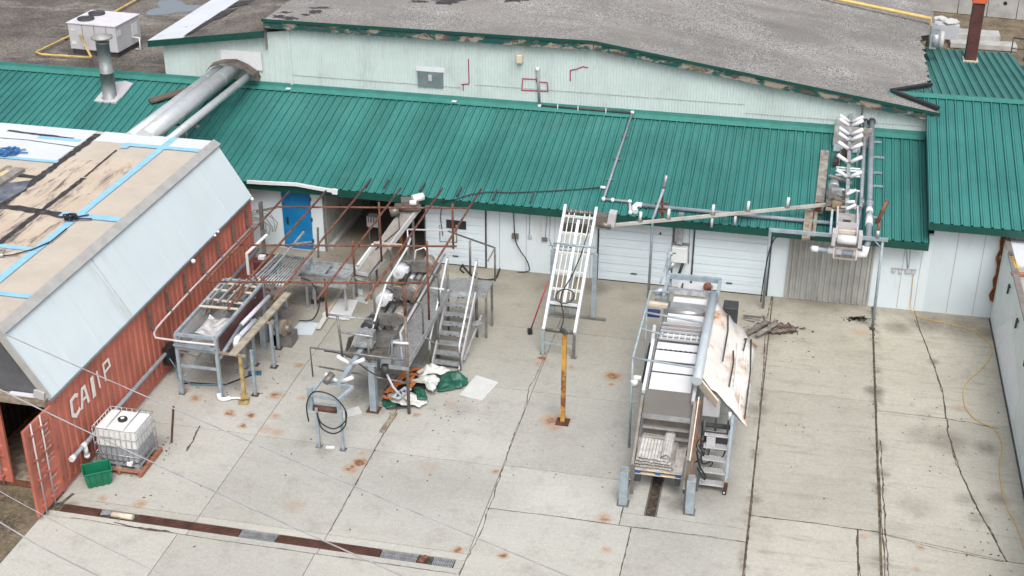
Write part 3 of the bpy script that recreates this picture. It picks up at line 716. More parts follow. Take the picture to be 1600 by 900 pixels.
# left wing roof, its white strip and fascia
mb = MB(); mb.add([(-21.0, TW-.25, wtop(-21.0)+.06), (-17.96, TW-.25, wtop(-17.96)+.06), (-17.96, YB, wtop(-17.96)+.06), (-21.0, YB, wtop(-21.0)+.06)], [[0,1,2,3]]); mb.build('wing_roof', M_tarroof, wh)
mb = MB(); mb.prism([(-22.3, TW-.25, wtop(-22.3)+.06), (-20.95, TW-.25, wtop(-20.95)+.075), (-20.95, YB, wtop(-20.95)+.075), (-22.3, YB, wtop(-22.3)+.06)], (0, 0, -.06)); mb.build('white_roof_strip', M_memb, wh)
board((-22.3, TW-.25, wtop(-22.3)+.05), (-17.96, TW-.25, wtop(-17.96)+.05), .22, .04, 'fascia', M_greend)
mb = MB()
for (a, b, c, d) in ((-20.95, 44.2, -20.5, 45.8), (-20.9, 46.0, -20.3, 47.0), (-20.98, 42.4, -20.8, 44.5)):
    mb.prism([(a, b, wtop(a)+.09), (c, b+.3, wtop(c)+.09), (c+.1, d, wtop(c)+.09), (a, d-.2, wtop(a)+.09)], (0, 0, -.012))
mb.build('torn_felt', M_tar, wh)
# hatch, lamp, outlet, spray marks on the wall
ha = MB().rng((-12.60, TW-.06, 4.06), (-11.72, TW-.016, 4.60)).build('wall_hatch', mat('slate_hatch', (.15, .19, .205), .5, var=.12, scale=4), wh)
MB().rng((-12.22, TW-.075, 4.28), (-12.10, TW-.061, 4.5)).build('hatch_label', M_cgrey, ha)
mb = MB(); mb.rng((-12.66, TW-.04, 4.60), (-11.66, TW-.016, 4.74)); mb.build('hatch_head', M_white, wh)
q = yp(812, 92, TW-.1); MB().rng(q-V(.10, .08, .14), q+V(.10, .08, .14)).build('wall_lamp', M_cream, wh, bevel=.02)
def spray(pts, wd=.035):
    mb = MB()
    for a, b in zip(pts[:-1], pts[1:]):
        k = .0185+.0015*len(mb.f)/6; a = yp(*a, TW-k); b = yp(*b, TW-k); mb.bar(a, b, .006, wd) if abs((b-a).z) < abs((b-a).x) else mb.bar(a, b, wd, .006, up=(0, 1, 0))
    o = mb.build('spray_mark', M_spray, wh); o['label'] = 'red sprayed outline'
spray([(732, 92), (733, 131), (721, 132)]); spray([(724, 132), (724, 142)], .028); spray([(816, 123), (838, 124)]); spray([(817, 123), (815, 141), (856, 143), (855, 129), (838, 128), (838, 122)])
spray([(891, 127), (891, 110), (901, 108), (911, 104), (919, 106)])
q = yp(445, 138, TW); 
# ================================================================== RIGHT GABLE WITH GREEN SHEETS
rb = thing('side_shed', 'small side shed with steep green ribbed gable roof at the right', 'building', (8, WY, 0))
RZ, RTAN = 3.06, math.tan(R(14))
def rp2(x, y):
    d = ray(x, y); return CAM + d*((RZ-36.95*RTAN-CAMH)/(d.z-RTAN*d.y))
rid = rp2(1500, 153); RY = rid.y; RZT = rid.z
mb = MB(); ribbed(mb, 4.10, 16, 36.95, RZ, RY, RZT, .275, .038, .066)
Y2 = 42.75; ribbed(mb, 2.6, 4.10, Y2, RZ+(Y2-36.95)*RTAN, RY, RZT, .275, .038, .066)
BT = math.tan(R(7))
bk_ = gp(1520, 79, 3.0)
for _ in range(8): bk_ = gp(1520, 79, RZT-(bk_.y-RY)*BT)
BL = bk_.y-RY
br_ = gp(1580, 82, RZT-BL*BT)
ribbed(mb, 2.6, br_.x, RY+BL, RZT-BL*BT, RY+.02, RZT, .275, .038, .066)
ribbed(mb, br_.x+.01, 16, RY+BL-2.6, RZT-(BL-2.6)*BT, RY+.02, RZT, .275, .038, .066)
mb.build('roof', M_greenr, rb, fix=False)
mb = MB(); mb.add([(4.13, 36.98, RZ-.1), (16, 36.98, RZ-.1), (16, RY, RZT-.1), (4.13, RY, RZT-.1)], [[0,1,2,3]]); mb.build('roof_lining', M_dark, rb)
MB().rng((4.08, 36.925, RZ-.215), (16, 36.95, RZ-.005)).build('fascia', M_greend, rb)
mb = MB(); mb.prism([(4.095, 36.95, RZ-.2), (4.095, 36.95, RZ+.035), (4.095, 42.3, RZ+5.35*RTAN+.035), (4.095, 42.3, RZ+5.35*RTAN-.2)], (-.03, 0, 0)); mb.build('barge_board', M_green, rb)
mb = MB(); mb.prism([(2.9, RY-.2, RZT-.2*RTAN+.05), (2.9, RY, RZT+.065), (2.9, RY+.2, RZT-.2*BT+.05)], (13.1, 0, 0)); mb.build('ridge_cap', M_greenl, rb)
tipx = max(-6, -6.58+(6.06-RZT)*(4.39+6.58)/(6.02-4.44))
def vn(x): return 36.95+(rz(x)-RZ)/RTAN
def vf(x): return RY+(RZT-rz(x))/BT
MB().bar((tipx-.05, RY, rz(tipx)+.07), (4.42, vn(4.42)-.05, rz(4.42)+.09), .16, .10).build('black_valley_flashing', M_black, wh)
MB().bar((tipx-.05, RY+.03, rz(tipx)+.07), (4.30, vf(4.30), rz(4.30)+.09), .16, .10).build('black_valley_flashing', M_black, wh)
mb = MB(); mb.rng((4.30, WY+.002, -.02), (16, WY+.13, 3.02)); mb.build('wall', M_insul, rb)
mb = MB(); mb.rng((4.31, RY+.2, -.02), (br_.x-.2, RY+BL-.3, RZT-BL*BT-.12)); mb.build('wall', M_insul, rb)
each('panel_seam', M_trimg, rb, [((x-.008, WY-.005, .02), (x+.008, WY, 2.85)) for x in (4.98, 5.72, 6.5)])
# ================================================================== FLAT TAR ROOF AT THE LEFT
fw = thing('flat_roof_wing', 'low wing with dark flat tar roof at the upper left', 'building', (-28, 50, 0))
mb = MB(); mb.rng((-60, RT+.02, 3.2), (-21.93, 110, 3.42)); mb.build('flat_roof', M_tarroof, fw)
mb = MB(); mb.rng((-59, RT+.2, -.02), (-22.1, 109, 3.19)); mb.build('wall', M_siding, fw)
mb = MB(); rnd = random.Random(4); c = gp(272, 12, 3.425); pl = []
for i in range(26):
    a = 6.283*i/26; r_ = 1+.35*math.sin(3*a+1)+rnd.uniform(-.12, .12); pl.append((c.x+1.05*r_*math.cos(a), c.y+1.25*r_*math.sin(a)*.8, 3.426))
mb.add(pl, [list(range(len(pl)))])
mm, t, b = newmat('standing_water'); b.inputs['Base Color'].default_value = (.16, .19, .21, 1); b.inputs['Roughness'].default_value = .12
struct(mb, 'puddle', mm)
# ================================================================== SHIPPING CONTAINER
CX, CY0, CY1 = -16.0, 23.5, 35.55
ct = thing('shipping_container', 'long rusty red shipping container with one door swung open at the left', 'container', (CX-1.22, CY0, 0))
def corr(pts_dir, L, p=.278, d=.036):
    out = []; s = .08
    while s < L-.08:
        for u, k in ((0, 0), (.07, 0), (.107, 1), (.175, 1), (.212, 0)):
            if s+u < L-.08: out.append((s+u, k*d))
        s += p
    return [(0, 0)]+out+[(L, 0)]
mb = MB(); mb.strip([(CX-.015-k, CY0+.1+s, .15) for s, k in corr(0, CY1-CY0-.2)], (0, 0, 2.34)); mb.build('side_wall', M_red, ct, fix=False)
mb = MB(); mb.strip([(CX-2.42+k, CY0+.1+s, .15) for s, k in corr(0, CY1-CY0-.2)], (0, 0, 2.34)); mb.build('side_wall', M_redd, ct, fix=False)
mb = MB(); mb.strip([(CX-2.38+s, CY1-.03-k, .15) for s, k in corr(0, 2.3)], (0, 0, 2.34)); mb.build('end_wall', M_red, ct, fix=False)
MB().rng((CX-2.40, CY0+.05, 2.50), (CX-.03, CY1-.02, 2.56)).build('roof', M_red, ct)
MB().rng((CX-2.40, CY0+.05, .10), (CX-.06, CY1-.02, .15)).build('floor', M_wood, ct)
for x in (CX-.055, CX-2.385):
    for y in (CY0+.055, CY1-.055): MB().rng((x-.06, y-.06, 0), (x+.06, y+.06, 2.58)).build('corner_post', M_red, ct)
    MB().rng((x-.03, CY0+.12, .02), (x+.03+.01, CY1-.12, .16)).build('bottom_rail', M_red, ct)
    MB().rng((x-.03, CY0+.12, 2.46), (x+.025, CY1-.12, 2.58)).build('top_rail', M_red, ct)
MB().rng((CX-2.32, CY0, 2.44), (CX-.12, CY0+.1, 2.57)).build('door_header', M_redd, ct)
MB().rng((CX-2.32, CY0, .0), (CX-.12, CY0+.1, .14)).build('door_sill', M_rust, ct)
def cdoor(o, u, n, name='door', label=None):
    """o hinge foot, u along the door, n outward face"""
    o = V(*o); u = V(*u); n = V(*n); W_ = 1.13
    mb = MB(); prof = []
    zs = [0, .28, .34, .62, .68, .96, 1.02, 1.30, 1.36, 1.64, 1.70, 1.98, 2.04, 2.24]
    for a, z in enumerate(zs): prof.append(o+u*.09+V(0, 0, .14+z)+n*(0.0 if (a//2) % 2 else .025))
    mb.strip(prof, u*(W_-.18))
    for a, b in ((0, .10), (W_-.10, W_)): mb.prism([o+u*a+V(0,0,.12), o+u*b+V(0,0,.12), o+u*b+V(0,0,2.44), o+u*a+V(0,0,2.44)], n*.045)
    for a, b in ((.12, .20), (2.34, 2.44)): mb.prism([o+u*.101+V(0,0,a), o+u*(W_-.101)+V(0,0,a), o+u*(W_-.101)+V(0,0,b), o+u*.101+V(0,0,b)], n*.04)
    mb.prism([o+V(0,0,.12)-n*.02, o+u*W_+V(0,0,.12)-n*.02, o+u*W_+V(0,0,2.44)-n*.02, o+V(0,0,2.44)-n*.02], n*.016)
    d = mb.build(name, M_red, ct)
    if label: d['label'] = label
    for k in (.50, .88):
        p = o+u*k+n*.075
        MB().tube([p+V(0,0,.06), p+V(0,0,2.5)], .02, 8).build('lock_rod', M_cgrey, d)
        for z in (.3, 1.0, 1.55, 2.2): MB().box(p+V(0,0,z)-n*.02, (.09, .09, .05)).build('rod_bracket', M_red, d)
    fw_ = mat('faded_white_print', (.52, .40, .36), .6, var=.15, dirt=(.40, .13, .09), dscale=14, dlo=.45, dhi=.6)
    for (a, z, l) in ((.22, 2.12, .16), (.25, 1.98, .2), (.18, 1.86, .24), (.22, 1.66, .12), (.24, 1.52, .18), (.20, 1.3, .26), (.22, 1.18, .22), (.56, 1.7, .1), (.58, 1.35, .12), (.2, .72, .24), (.6, .95, .12), (.22, .36, .22), (.62, .55, .06)):
        MB().prism([o+u*a+V(0,0,z)+n*.0535, o+u*(a+l)+V(0,0,z)+n*.0535, o+u*(a+l)+V(0,0,z+.05)+n*.0535, o+u*a+V(0,0,z+.05)+n*.0535], n*.002).build('door_marking', fw_, d)
cdoor((CX+.02, CY0-.04, 0), (-.02, -1, 0), (1, 0, 0), label='red right-hand container door standing open')
cdoor((CX-2.40, CY0-.01, 0), (1, -.0, 0), (0, -1, 0), label='red left-hand container door, shut')
each('hinge', M_rust, ct, [((CX-.02, CY0-.05, z), (CX+.045, CY0+.02, z+.10)) for z in (.35, 1.2, 2.1)])
# the painted letters on the long side: C A I, then thin I P
mb = MB(); LX = CX+.004
def lt(pts, wd=.085):
    for a, b in zip(pts[:-1], pts[1:]):
        mb.bar((LX, *a), (LX, *b), .006, wd, up=(0, b[1]-a[1], -(b[0]-a[0])) if False else (1, 0, 0)) if False else _lt(a, b, wd)
def _lt(a, b, wd):
    d = V(0, b[0]-a[0], b[1]-a[1]).normalized(); s = V(0, -d.z, d.y)*wd/2
    A = V(LX, *a)-d*wd*.3; B = V(LX, *b)+d*wd*.3
    k = V(len(mb.f)*.0003, 0, 0)          # each stroke a hair proud of the last
    mb.prism([A-s+k, B-s+k, B+s+k, A+s+k], (.003, 0, 0))
lt([(24.68, 1.98), (24.58, 2.04), (24.38, 2.00), (24.36, 1.62), (24.50, 1.52), (24.68, 1.60)], .10)
lt([(24.78, 1.56), (24.90, 2.02), (25.02, 2.02), (25.10, 1.56)], .095); lt([(24.84, 1.74), (25.06, 1.74)], .07)
lt([(25.38, 1.56), (25.38, 2.04)], .15)
lt([(25.68, 1.62), (25.64, 2.08)], .065)
lt([(25.98, 1.64), (25.96, 2.10), (26.22, 2.10), (26.26, 1.90), (25.99, 1.86)], .07)
mb.build('painted_letters', mat('worn_white_letters', (.80, .78, .75), .6, var=.06, dirt=(.62, .45, .38), dscale=5, dlo=.64, dhi=.80), ct)
# ---- mansard shed built on the container
SZ, SX = 4.28, CX-.95
sh = thing('container_top_shed', 'white slant-sided shed with tan board roof taped in light blue, built onto the red container', 'shed', (CX-2, CY0, 2.58))
mb = MB(); mb.prism([(CX+.06, CY0-.02, 2.58), (SX, CY0-.02, SZ-.02), (SX-.09, CY0-.02, SZ-.02), (CX-.03, CY0-.02, 2.58)], (0, 4.12, 0)); mb.prism([(CX+.06, CY0+4.13, 2.58), (SX, CY0+4.13, SZ-.02), (SX-.09, CY0+4.13, SZ-.02), (CX-.03, CY0+4.13, 2.58)], (0, CY1-CY0-4.13, 0))
wp = mb.build('white_side_panel', M_slant, sh)
for yy in (CY0+1.25, CY0+2.5, CY0+5.4, CY0+6.65, CY0+7.9, CY0+9.15, CY0+10.4): MB().bar((CX+.058, yy, 2.60), (SX+.004, yy, SZ-.06), .014, .008, up=(1, 0, .55)).build('panel_joint', M_slant, sh)
SH2 = MB(); SH2.bar((CX+.03, CY0, 2.555), (CX+.03, CY1+.02, 2.555), .11, .06); SH2.build('eave_gutter', mat('blue_grey_trim', (.20, .25, .28), .5, var=.1), sh)
MB().bar((SX+.035, CY0-.06, SZ-.035), (SX+.035, CY1+.03, SZ-.035), .26, .035, up=(.5, 0, .86)).build('edge_trim', M_trimg, sh)
MB().bar((CX+.05, CY0-.045, 2.66), (SX+.02, CY0-.045, SZ-.03), .05, .17, up=(1, 0, .55)).build('end_trim', M_trimg, sh)
mb = MB(); mb.prism([(CX-.1, CY0+.03, 2.66), (SX-.08, CY0+.03, SZ-.05), (CX-6, CY0+.03, SZ-.05), (CX-6, CY0+.03, 2.66)], (0, .05, 0)); mb.build('gable_end_panel', mat('dark_grey_panel', (.10, .105, .115), .5, var=.1), sh)
mb = MB(); mb.rng((CX-8, CY0-.12, 2.60), (CX+.02, CY0+.02, 2.655)); mb.rng((CX-8, CY0-.16, 2.46), (CX+.0, CY0-.02, 2.595)); mb.build('timber_sill', M_wood, sh)
MB().rng((CX-.9, CY0-.13, 2.66), (CX-.25, CY0+.0, 2.69)).build('sill_flashing', M_memb, sh)
mb = MB(); mb.prism([(CX-1.38, CY0-.03, 2.66), (CX-1.20, CY0-.03, 2.66), (CX-2.2, CY0-.03, 4.2), (CX-2.5, CY0-.03, 4.2)], (0, .055, 0)); mb.build('timber_brace', M_woodr, sh)
solo(MB().box((CX-.13, CY0-.10, 2.75), (.26, .05, .2), Matrix.Rotation(.25, 3, 'Y')), 'loose_flashing', M_cgrey, 'small loose square of pale flashing at the near foot of the white slanted shed side', 'flashing')
# roof deck at SZ
RX0 = -40
mb = MB(); mb.rng((RX0, CY0-.3, SZ-.16), (SX-.085, CY1-.01, SZ-.008)); mb.build('roof_deck', M_tan, sh)
def rpoly(pts, name, m_, dz, th=.004, label=None, parent=None):
    mb = MB(); mb.prism([gp(x, y, SZ+dz) for x, y in pts], (0, 0, -th)); o = mb.build(name, m_, parent or sh)
    if label: o['label'] = label
    return o
# boards with tar streaks, dark joints, white membrane, blue tape (each drawn where it lies on the deck)
def rrect(x0, y0, x1, y1, name, m_, dz, th=.004):
    mb = MB(); mb.rng((x0, y0, SZ+dz-th), (x1, y1, SZ+dz)); return mb.build(name, m_, sh)
rrect(-19.36, 27.0, -18.36, 33.6, 'tar_streaked_board', M_tarst, .001)
rrect(-20.6, 24, -19.42, 33.3, 'tar_streaked_board', M_tarst, .001)
rrect(-27, 30.3, -20.7, 32.4, 'tar_streaked_board', M_tarst, .001)
def tarline(pts, wd, dz=.012, seed=1, name='tar_seam', m_=None):
    rnd = random.Random(seed); L, Q = [], []
    pp = [V(*p, SZ+dz) for p in pts]; line = []
    for a, b in zip(pp[:-1], pp[1:]):
        n = max(2, int((b-a).length/.15))
        for i in range(n): line.append(lerp(a, b, i/n))
    line.append(pp[-1])
    for i, q in enumerate(line):
        d = (line[min(i+1, len(line)-1)]-line[max(0, i-1)]).normalized(); s = V(-d.y, d.x, 0)
        L.append(q+s*wd*rnd.uniform(.32, .6)); Q.append(q-s*wd*rnd.uniform(.32, .6))
    mb = MB(); mb.add(L+Q, [[i, i+1, len(L)+i+1, len(L)+i] for i in range(len(L)-1)]); return mb.build(name, m_ or M_tar, sh)
tarline([(-20.66, 35.3), (-20.64, 32.5), (-20.62, 30.5), (-20.64, 24.0)], .26, .012, 1)
tarline([(-19.38, 32.0), (-19.37, 29.7), (-19.36, 24.5)], .17, .012, 2)
tarline([(-19.5, 34.2), (-19.4, 32.1)], .07, .012, 12)
tarline([(-20.9, 29.75), (-19.4, 29.62), (-18.55, 29.5)], .30, .016, 3)
tarline([(-24, 31.9), (-20.7, 31.75)], .22, .014, 4)
tarline([(-26, 30.2), (-20.7, 29.9)], .14, .014, 5)
mb = MB(); mb.prism([(a, b, SZ+.02) for a, b in ((-22.4, 30.3), (-20.7, 29.9), (-20.55, 30.9), (-20.75, 31.5), (-21.6, 31.0), (-22.4, 31.0))], (0, 0, -.004)); mb.build('tar_paper', mat('blue_black_felt', (.13, .14, .17), .5, var=.35, scale=2, dirt=(.25, .26, .28), dscale=2.5), sh)
mb = MB(); mb.rng((-40, 33.0, SZ-.002), (-20.8, CY1-.02, SZ+.010)); mb.build('white_membrane', M_memb, sh)
mb = MB(); mb.rng((-20.55, 34.75, SZ-.002), (SX-.1, CY1-.02, SZ+.010)); mb.build('white_membrane', M_memb, sh)
tarline([(-27, 34.25), (-22.5, 34.35), (-20.8, 34.15)], .05, .016, 6); tarline([(-23.5, 34.95), (-21.2, 34.75)], .16, .016, 7)
def tape(x0, y0, x1, y1, dz): rrect(x0, y0, x1, y1, 'blue_tape', M_tape, dz, .003)
tape(-18.36, 22.9, -18.14, CY1-.02, .020); tape(-19.5, 34.55, SX-.1, 34.78, .024); tape(-22.3, 34.55, -20.9, 34.74, .020)
tape(-25, 32.85, -20.7, 33.02, .020); tape(-18.75, 29.45, SX-.1, 29.72, .024); tape(-20.4, 27.35, -18.2, 27.53, .024); tape(-20, 25.0, SX-.1, 25.18, .024)
tape(-19.5, 34.35, -19.25, 34.56, .027)
mb = MB(); mb.prism([(a, b, SZ+.03) for a, b in ((-24.5, 31.5), (-21.9, 31.9), (-21.6, 31.5), (-22.3, 31.2), (-24.5, 31.1))], (0, 0, -.004)); mb.build('blue_sheet', M_blueb, sh)
# things lying on that roof
def strapheap(name, c, n, r, m_, label, cat, seed):
    rnd = random.Random(seed); mb = MB()
    for i in range(n):
        a = rnd.uniform(0, 6.28); pts = []
        for k in range(7):
            a += rnd.uniform(.5, 1.2); rr = r*rnd.uniform(.25, 1)
            pts.append(V(*c)+V(rr*math.cos(a), rr*math.sin(a), .02+rnd.uniform(0, .12)))
        for p, q in zip(pts[:-1], pts[1:]): mb.bar(p, q, .05, .012)
    mb.bar(V(*c)+V(0, 0, .03), V(*c)+V(.55, .12, .03), .06, .015); mb.bar(V(*c)+V(0, .05, .03), V(*c)+V(.35, .35, .03), .05, .015)
    return solo(mb, name, m_, label, cat)
c = gp(110, 345, SZ); strapheap('strap_bundle', (c.x, c.y, SZ+.03), 6, .2, M_black, 'black tangled webbing strap heaped on the blue taped roof seam', 'strap', 2)
mb = MB(); P = [gp(x, y, SZ+.05) for x, y in ((104, 357), (80, 377), (50, 390), (20, 398), (2, 400))]; mb.tube(P, .018, 6); solo(mb, 'black_hose', M_black, 'thin black hose running from the strap heap to the left across the tan boards', 'hose')
M_bstrap = mat('deep_blue_webbing', (.03, .16, .42), .6, var=.3)
c = gp(14, 241, SZ); strapheap('blue_strap_bundle', (c.x, c.y, SZ+.03), 7, .32, M_bstrap, 'tangled blue and black straps lying on the white membrane', 'strap', 5)
mb = MB(); a = gp(-40, 312, SZ+.06); b = gp(32, 264, SZ+.06); mb.bar(a, b, .30, .10); solo(mb, 'grey_plank', M_woodg, 'thick weathered grey beam lying on the board roof by the white membrane', 'plank')
mb = MB(); a = gp(-40, 292, SZ+.05); b = gp(14, 268, SZ+.05); mb.bar(a, b, .22, .06); solo(mb, 'yellow_plank', mat('fresh_yellow_wood', (.60, .50, .27), .7, var=.1), 'pale yellow plank beside the weathered beam on the board roof', 'plank')
q = gp(1, 399, SZ+.06); solo(MB().tube([q-V(.06, 0, 0), q+V(.07, .03, 0)], .05, 10), 'hose_coupling', M_galv, 'small metal coupling at the left end of the thin black hose', 'coupling')
# ---- pipes along the container side
wpipe = thing('white_pipe_run', 'thin white pipe hung on dark brackets high along the red container side', 'pipe', (CX+.06, 28.5, 1.7))
mb = MB(); mb.tube([(CX+.10, CY1-.1, 1.68), (CX+.09, 31, 1.71), (CX+.10, 29.0, 1.70), (CX+.11, 28.55, 1.68), (CX+.16, 28.38, 1.66), (CX+.30, 28.20, 1.66), (CX+1.1, 28.10, 1.70), (-13.98, 28.06, 1.74)], .03, 8); mb.build('pipe', mat('pinkish_white_pipe', (.62, .56, .56), .4, var=.1, scale=2), wpipe)
for i, y in enumerate((28.5, 29.55, 30.65, 31.85, 32.95, 34.05, 35.1)):
    mb = MB(); mb.rng((CX+.02, y-.03, 1.72), (CX+.06, y+.03, 2.30)); mb.rng((CX+.02, y-.03, 1.72), (CX+.13, y+.03, 1.755)); mb.build('bracket', M_dull, wpipe)
gpipe = thing('grey_drain_pipe', 'grey drain pipe with white fittings running low along the red container side', 'pipe', (CX+.08, 24, .7))
MB().tube([(CX+.09, 23.95, .70), (CX+.09, 29.6, .72), (CX+.09, CY1, .78)], .055, 10).build('pipe', M_pvcg, gpipe)
mb = MB(); mb.tube([(CX+.09, 23.86, .70), (CX+.09, 24.02, .70)], .075, 10); mb.build('end_cap', M_pvcw, gpipe)
mb = MB(); mb.tube([(CX+.09, 24.40, .70), (CX+.09, 24.58, .70)], .072, 10); mb.tube([(CX+.10, 24.49, .70), (CX+.12, 24.49, .42)], .06, 10); mb.tube([(CX+.12, 24.49, .44), (CX+.12, 24.49, .36)], .075, 10); mb.build('white_tee', M_pvcw, gpipe)
mb = MB(); mb.box((CX+.12, 29.2, .62), (.2, .5, .5)); mb.tube([(CX+.2, 29.2, .5), (CX+.4, 29.1, .3), (CX+.5, 28.8, .03)], .03, 6); solo(mb, 'pump_box', M_black, 'black pump box on the grey drain pipe beside the trough table', 'pump')
# things at the eave of the shed: small white insulator balls
for (px, py, r_) in ((302, 408, .07), (336, 368, .04), (341, 362, .04), (394, 311, .06)):
    q = xp(px, py, CX+.12); mb = MB(); mb.lathe(q, [(.01, -r_), (r_*.8, -r_*.6), (r_, 0), (r_*.8, r_*.6), (.01, r_)], 10); mb.bar(q, q-V(.12, 0, 0), .02)
    mb.build('white_cap', M_pvcw, sh)
# ================================================================== IBC TOTE, PALLET, BIN
tx, ty, rzt = -15.10, 25.02, .02
wpal = thing('wooden_pallet', 'orange-brown wooden pallet under the caged tote', 'pallet', (tx, ty, 0))
for i in range(6): MB().box((tx+.03, ty-.52+i*.205, .125), (1.2, .13, .022)).build('deck_board', M_woodr, wpal)
for x in (-.52, .03, .58): MB().box((tx+x, ty-.01, .068), (.09, 1.16, .09)).build('stringer', M_woodr, wpal)
tt = thing('ibc_tote', 'white plastic tote in a grey wire cage, half full, beside the red container', 'tote', (tx, ty, .14))
mb = MB(); z0 = .28; mb.rng((tx-.53, ty-.45, z0), (tx+.53, ty+.45, 1.20)); bo = mb.build('bottle', M_tote, tt, bevel=.07)
mb = MB(); mb.lathe((tx, ty, 1.20), [(.115, 0), (.115, .045), (.10, .055)], 16); li = mb.build('lid', M_black, bo)
mb = MB(); mb.lathe((tx, ty, 1.256), [(.05, 0), (.05, .012), (.02, .014)], 12); mb.build('lid_centre', M_pvcw, bo)
mb = MB()
for k in range(9):
    x = tx-.56+1.12*k/8
    for y in (-.48, .48): mb.tube([(x, ty+y, .2), (x, ty+y, 1.22)], .010, 5)
for k in range(1, 7):
    y = ty-.48+.96*k/7
    for x in (-.56, .56): mb.tube([(tx+x, y, .2), (tx+x, y, 1.22)], .010, 5)
for z in (.25, .50, .74, .98, 1.22):
    mb.tube([(tx-.565, ty-.485, z), (tx+.565, ty-.485, z), (tx+.565, ty+.485, z), (tx-.565, ty+.485, z), (tx-.565, ty-.485, z)], .012, 5)
for x in (-.22, .24): mb.tube([(tx+x, ty-.485, 1.225), (tx+x, ty+.485, 1.225)], .011, 5)
mb.build('cage', M_galv, tt)
mb = MB(); mb.rng((tx-.57, ty-.5, .235), (tx+.57, ty+.5, .265))
for x in (-.5, 0, .5):
    for y in (-.43, .43): mb.box((tx+x, ty+y, .188), (.12, .12, .09))
mb.rng((tx-.57, ty-.5, .137), (tx+.57, ty-.40, .143)); mb.rng((tx-.57, ty+.40, .137), (tx+.57, ty+.5, .143))
mb.build('steel_base', M_galv, tt)
mb = MB(); mb.tube([(tx+.35, ty-.45, .33), (tx+.35, ty-.56, .33)], .05, 10); mb.box((tx+.35, ty-.58, .36), (.12, .04, .1)); mb.build('outlet_valve', M_pvcw, tt)
# green bin, tapered open box with a rolled rim
bn = thing('green_bin', 'empty open green plastic bin beside the tote and container', 'bin', (-15.42, 24.02, 0))
mb = MB(); rr = rotz(.62); cb = V(-15.40, 24.05, 0)
def ringr(sx, sy, z): return [cb+rr @ V(a*sx/2, b*sy/2, z) for a, b in ((-1,-1),(1,-1),(1,1),(-1,1))]
L = [ringr(.52, .36, .0), ringr(.60, .44, .2), ringr(.60, .44, .205), ringr(.62, .46, .40), ringr(.68, .52, .40), ringr(.68, .52, .44), ringr(.62, .46, .44), ringr(.56, .40, .2), ringr(.48, .33, .02)]
vs_ = [p for r_ in L for p in r_]; fs = []
for i in range(len(L)-1):
    for j in range(4): fs.append([i*4+j, i*4+(j+1)%4, (i+1)*4+(j+1)%4, (i+1)*4+j])
fs.append([0, 1, 2, 3][::-1]); fs.append([len(vs_)-4+i for i in range(4)])
mb.add(vs_, fs); mb.build('tub', M_bin, bn, bevel=.012)
each('rib', M_bin, bn, bars=[(cb+rr@V(k, -.225, .03), cb+rr@V(k*1.12, -.245, .39), .02, .02) for k in (-.2, -.07, .07, .2)]+[(cb+rr@V(.285, k, .03), cb+rr@V(.318, k*1.1, .39), .02, .02) for k in (-.1, .1)])
# ================================================================== DUCTS, FLUE, ROOFTOP UNIT, GAS PIPES
for (dx, r_, z, lab) in ((-19.72, .20, 4.16, 'thin galvanised duct, leftmost of the three crossing the green roof'), (-19.22, .27, 4.22, 'thickest galvanised duct, middle of the three crossing the green roof'), (-18.62, .13, 4.06, 'slim galvanised duct, rightmost of the three crossing the green roof')):
    mb = MB(); y0, y1 = 35.45, 42.25
    n = 6; pts = []
    mb.tube([(dx, y0, z), (dx, y1, z)], r_, 16)
    for i in range(n+1):
        y = y0+(y1-y0)*i/n; mb.tube([(dx, y-.012, z), (dx, y+.012, z)], r_+.005, 16)
    solo(mb, 'duct', M_duct, lab, 'duct', 'ducts from the warehouse wall to the container shed')
bx = thing('duct_shroud', 'torn brown felt shroud where the ducts enter the white wall', 'shroud', (-19.2, 42.3, 3.7))
mb = MB(); rnd = random.Random(3); prof = [(-20.15, 42.0, 4.12), (-19.95, 41.9, 4.36), (-19.5, 41.85, 4.52), (-19.05, 41.85, 4.56), (-18.65, 41.9, 4.38), (-18.35, 41.95, 4.15), (-18.3, 42.1, 3.9)]
mb.strip(prof, (0, .42, .06)); mb.strip([(-20.5, 41.9, 3.7), (-20.2, 41.75, 3.9), (-20.0, 41.6, 4.0)], (.35, .5, .3)); mb.build('felt', mat('brown_felt', (.105, .085, .07), .9, var=.3, scale=3), bx)
mb = MB(); mb.rng((-19.7, TW-.06, 4.2), (-18.2, TW-.02, 4.85)); mb.build('white_collar_panel', M_white, bx)
mb = MB(); mb.tube([(-18.9, 37.6, 2.7), (-18.85, 37.5, 4.0)], .035, 8); mb.bar((-19.6, 37.55, 3.90), (-18.4, 37.55, 3.90), .06); mb.tube([(-18.55, 37.5, 2.58), (-18.9, 37.6, 3.0)], .03, 6); solo(mb, 'duct_support', M_dull, 'grey pipe stand holding up the ducts over the green roof', 'stand')
mb = MB(); a = rp(234, 158, .1); b = rp(300, 138, .1); mb.bar(a, b, .42, .05); solo(mb, 'dark_board', mat('dark_brown_board', (.11, .085, .065), .85, var=.2), 'dark brown board lying on the green roof left of the ducts', 'board')
fl = thing('roof_flue', 'tall grey flue pipe with flat cap standing on the green roof', 'flue', tuple(rp(170, 150)))
fb = rp(172, 152)
mb = MB(); mb.lathe((fb.x, fb.y, fb.z-.1), [(.34, 0), (.30, .12), (.24, .14), (.24, 1.0), (.245, 1.0), (.245, 1.03), (.22, 1.03), (.22, 2.05), (.235, 2.05), (.235, 2.1)], 20); mb.build('pipe', M_dull if False else mat('flue_metal', (.24, .26, .265), .5, .3, var=.12), fl)
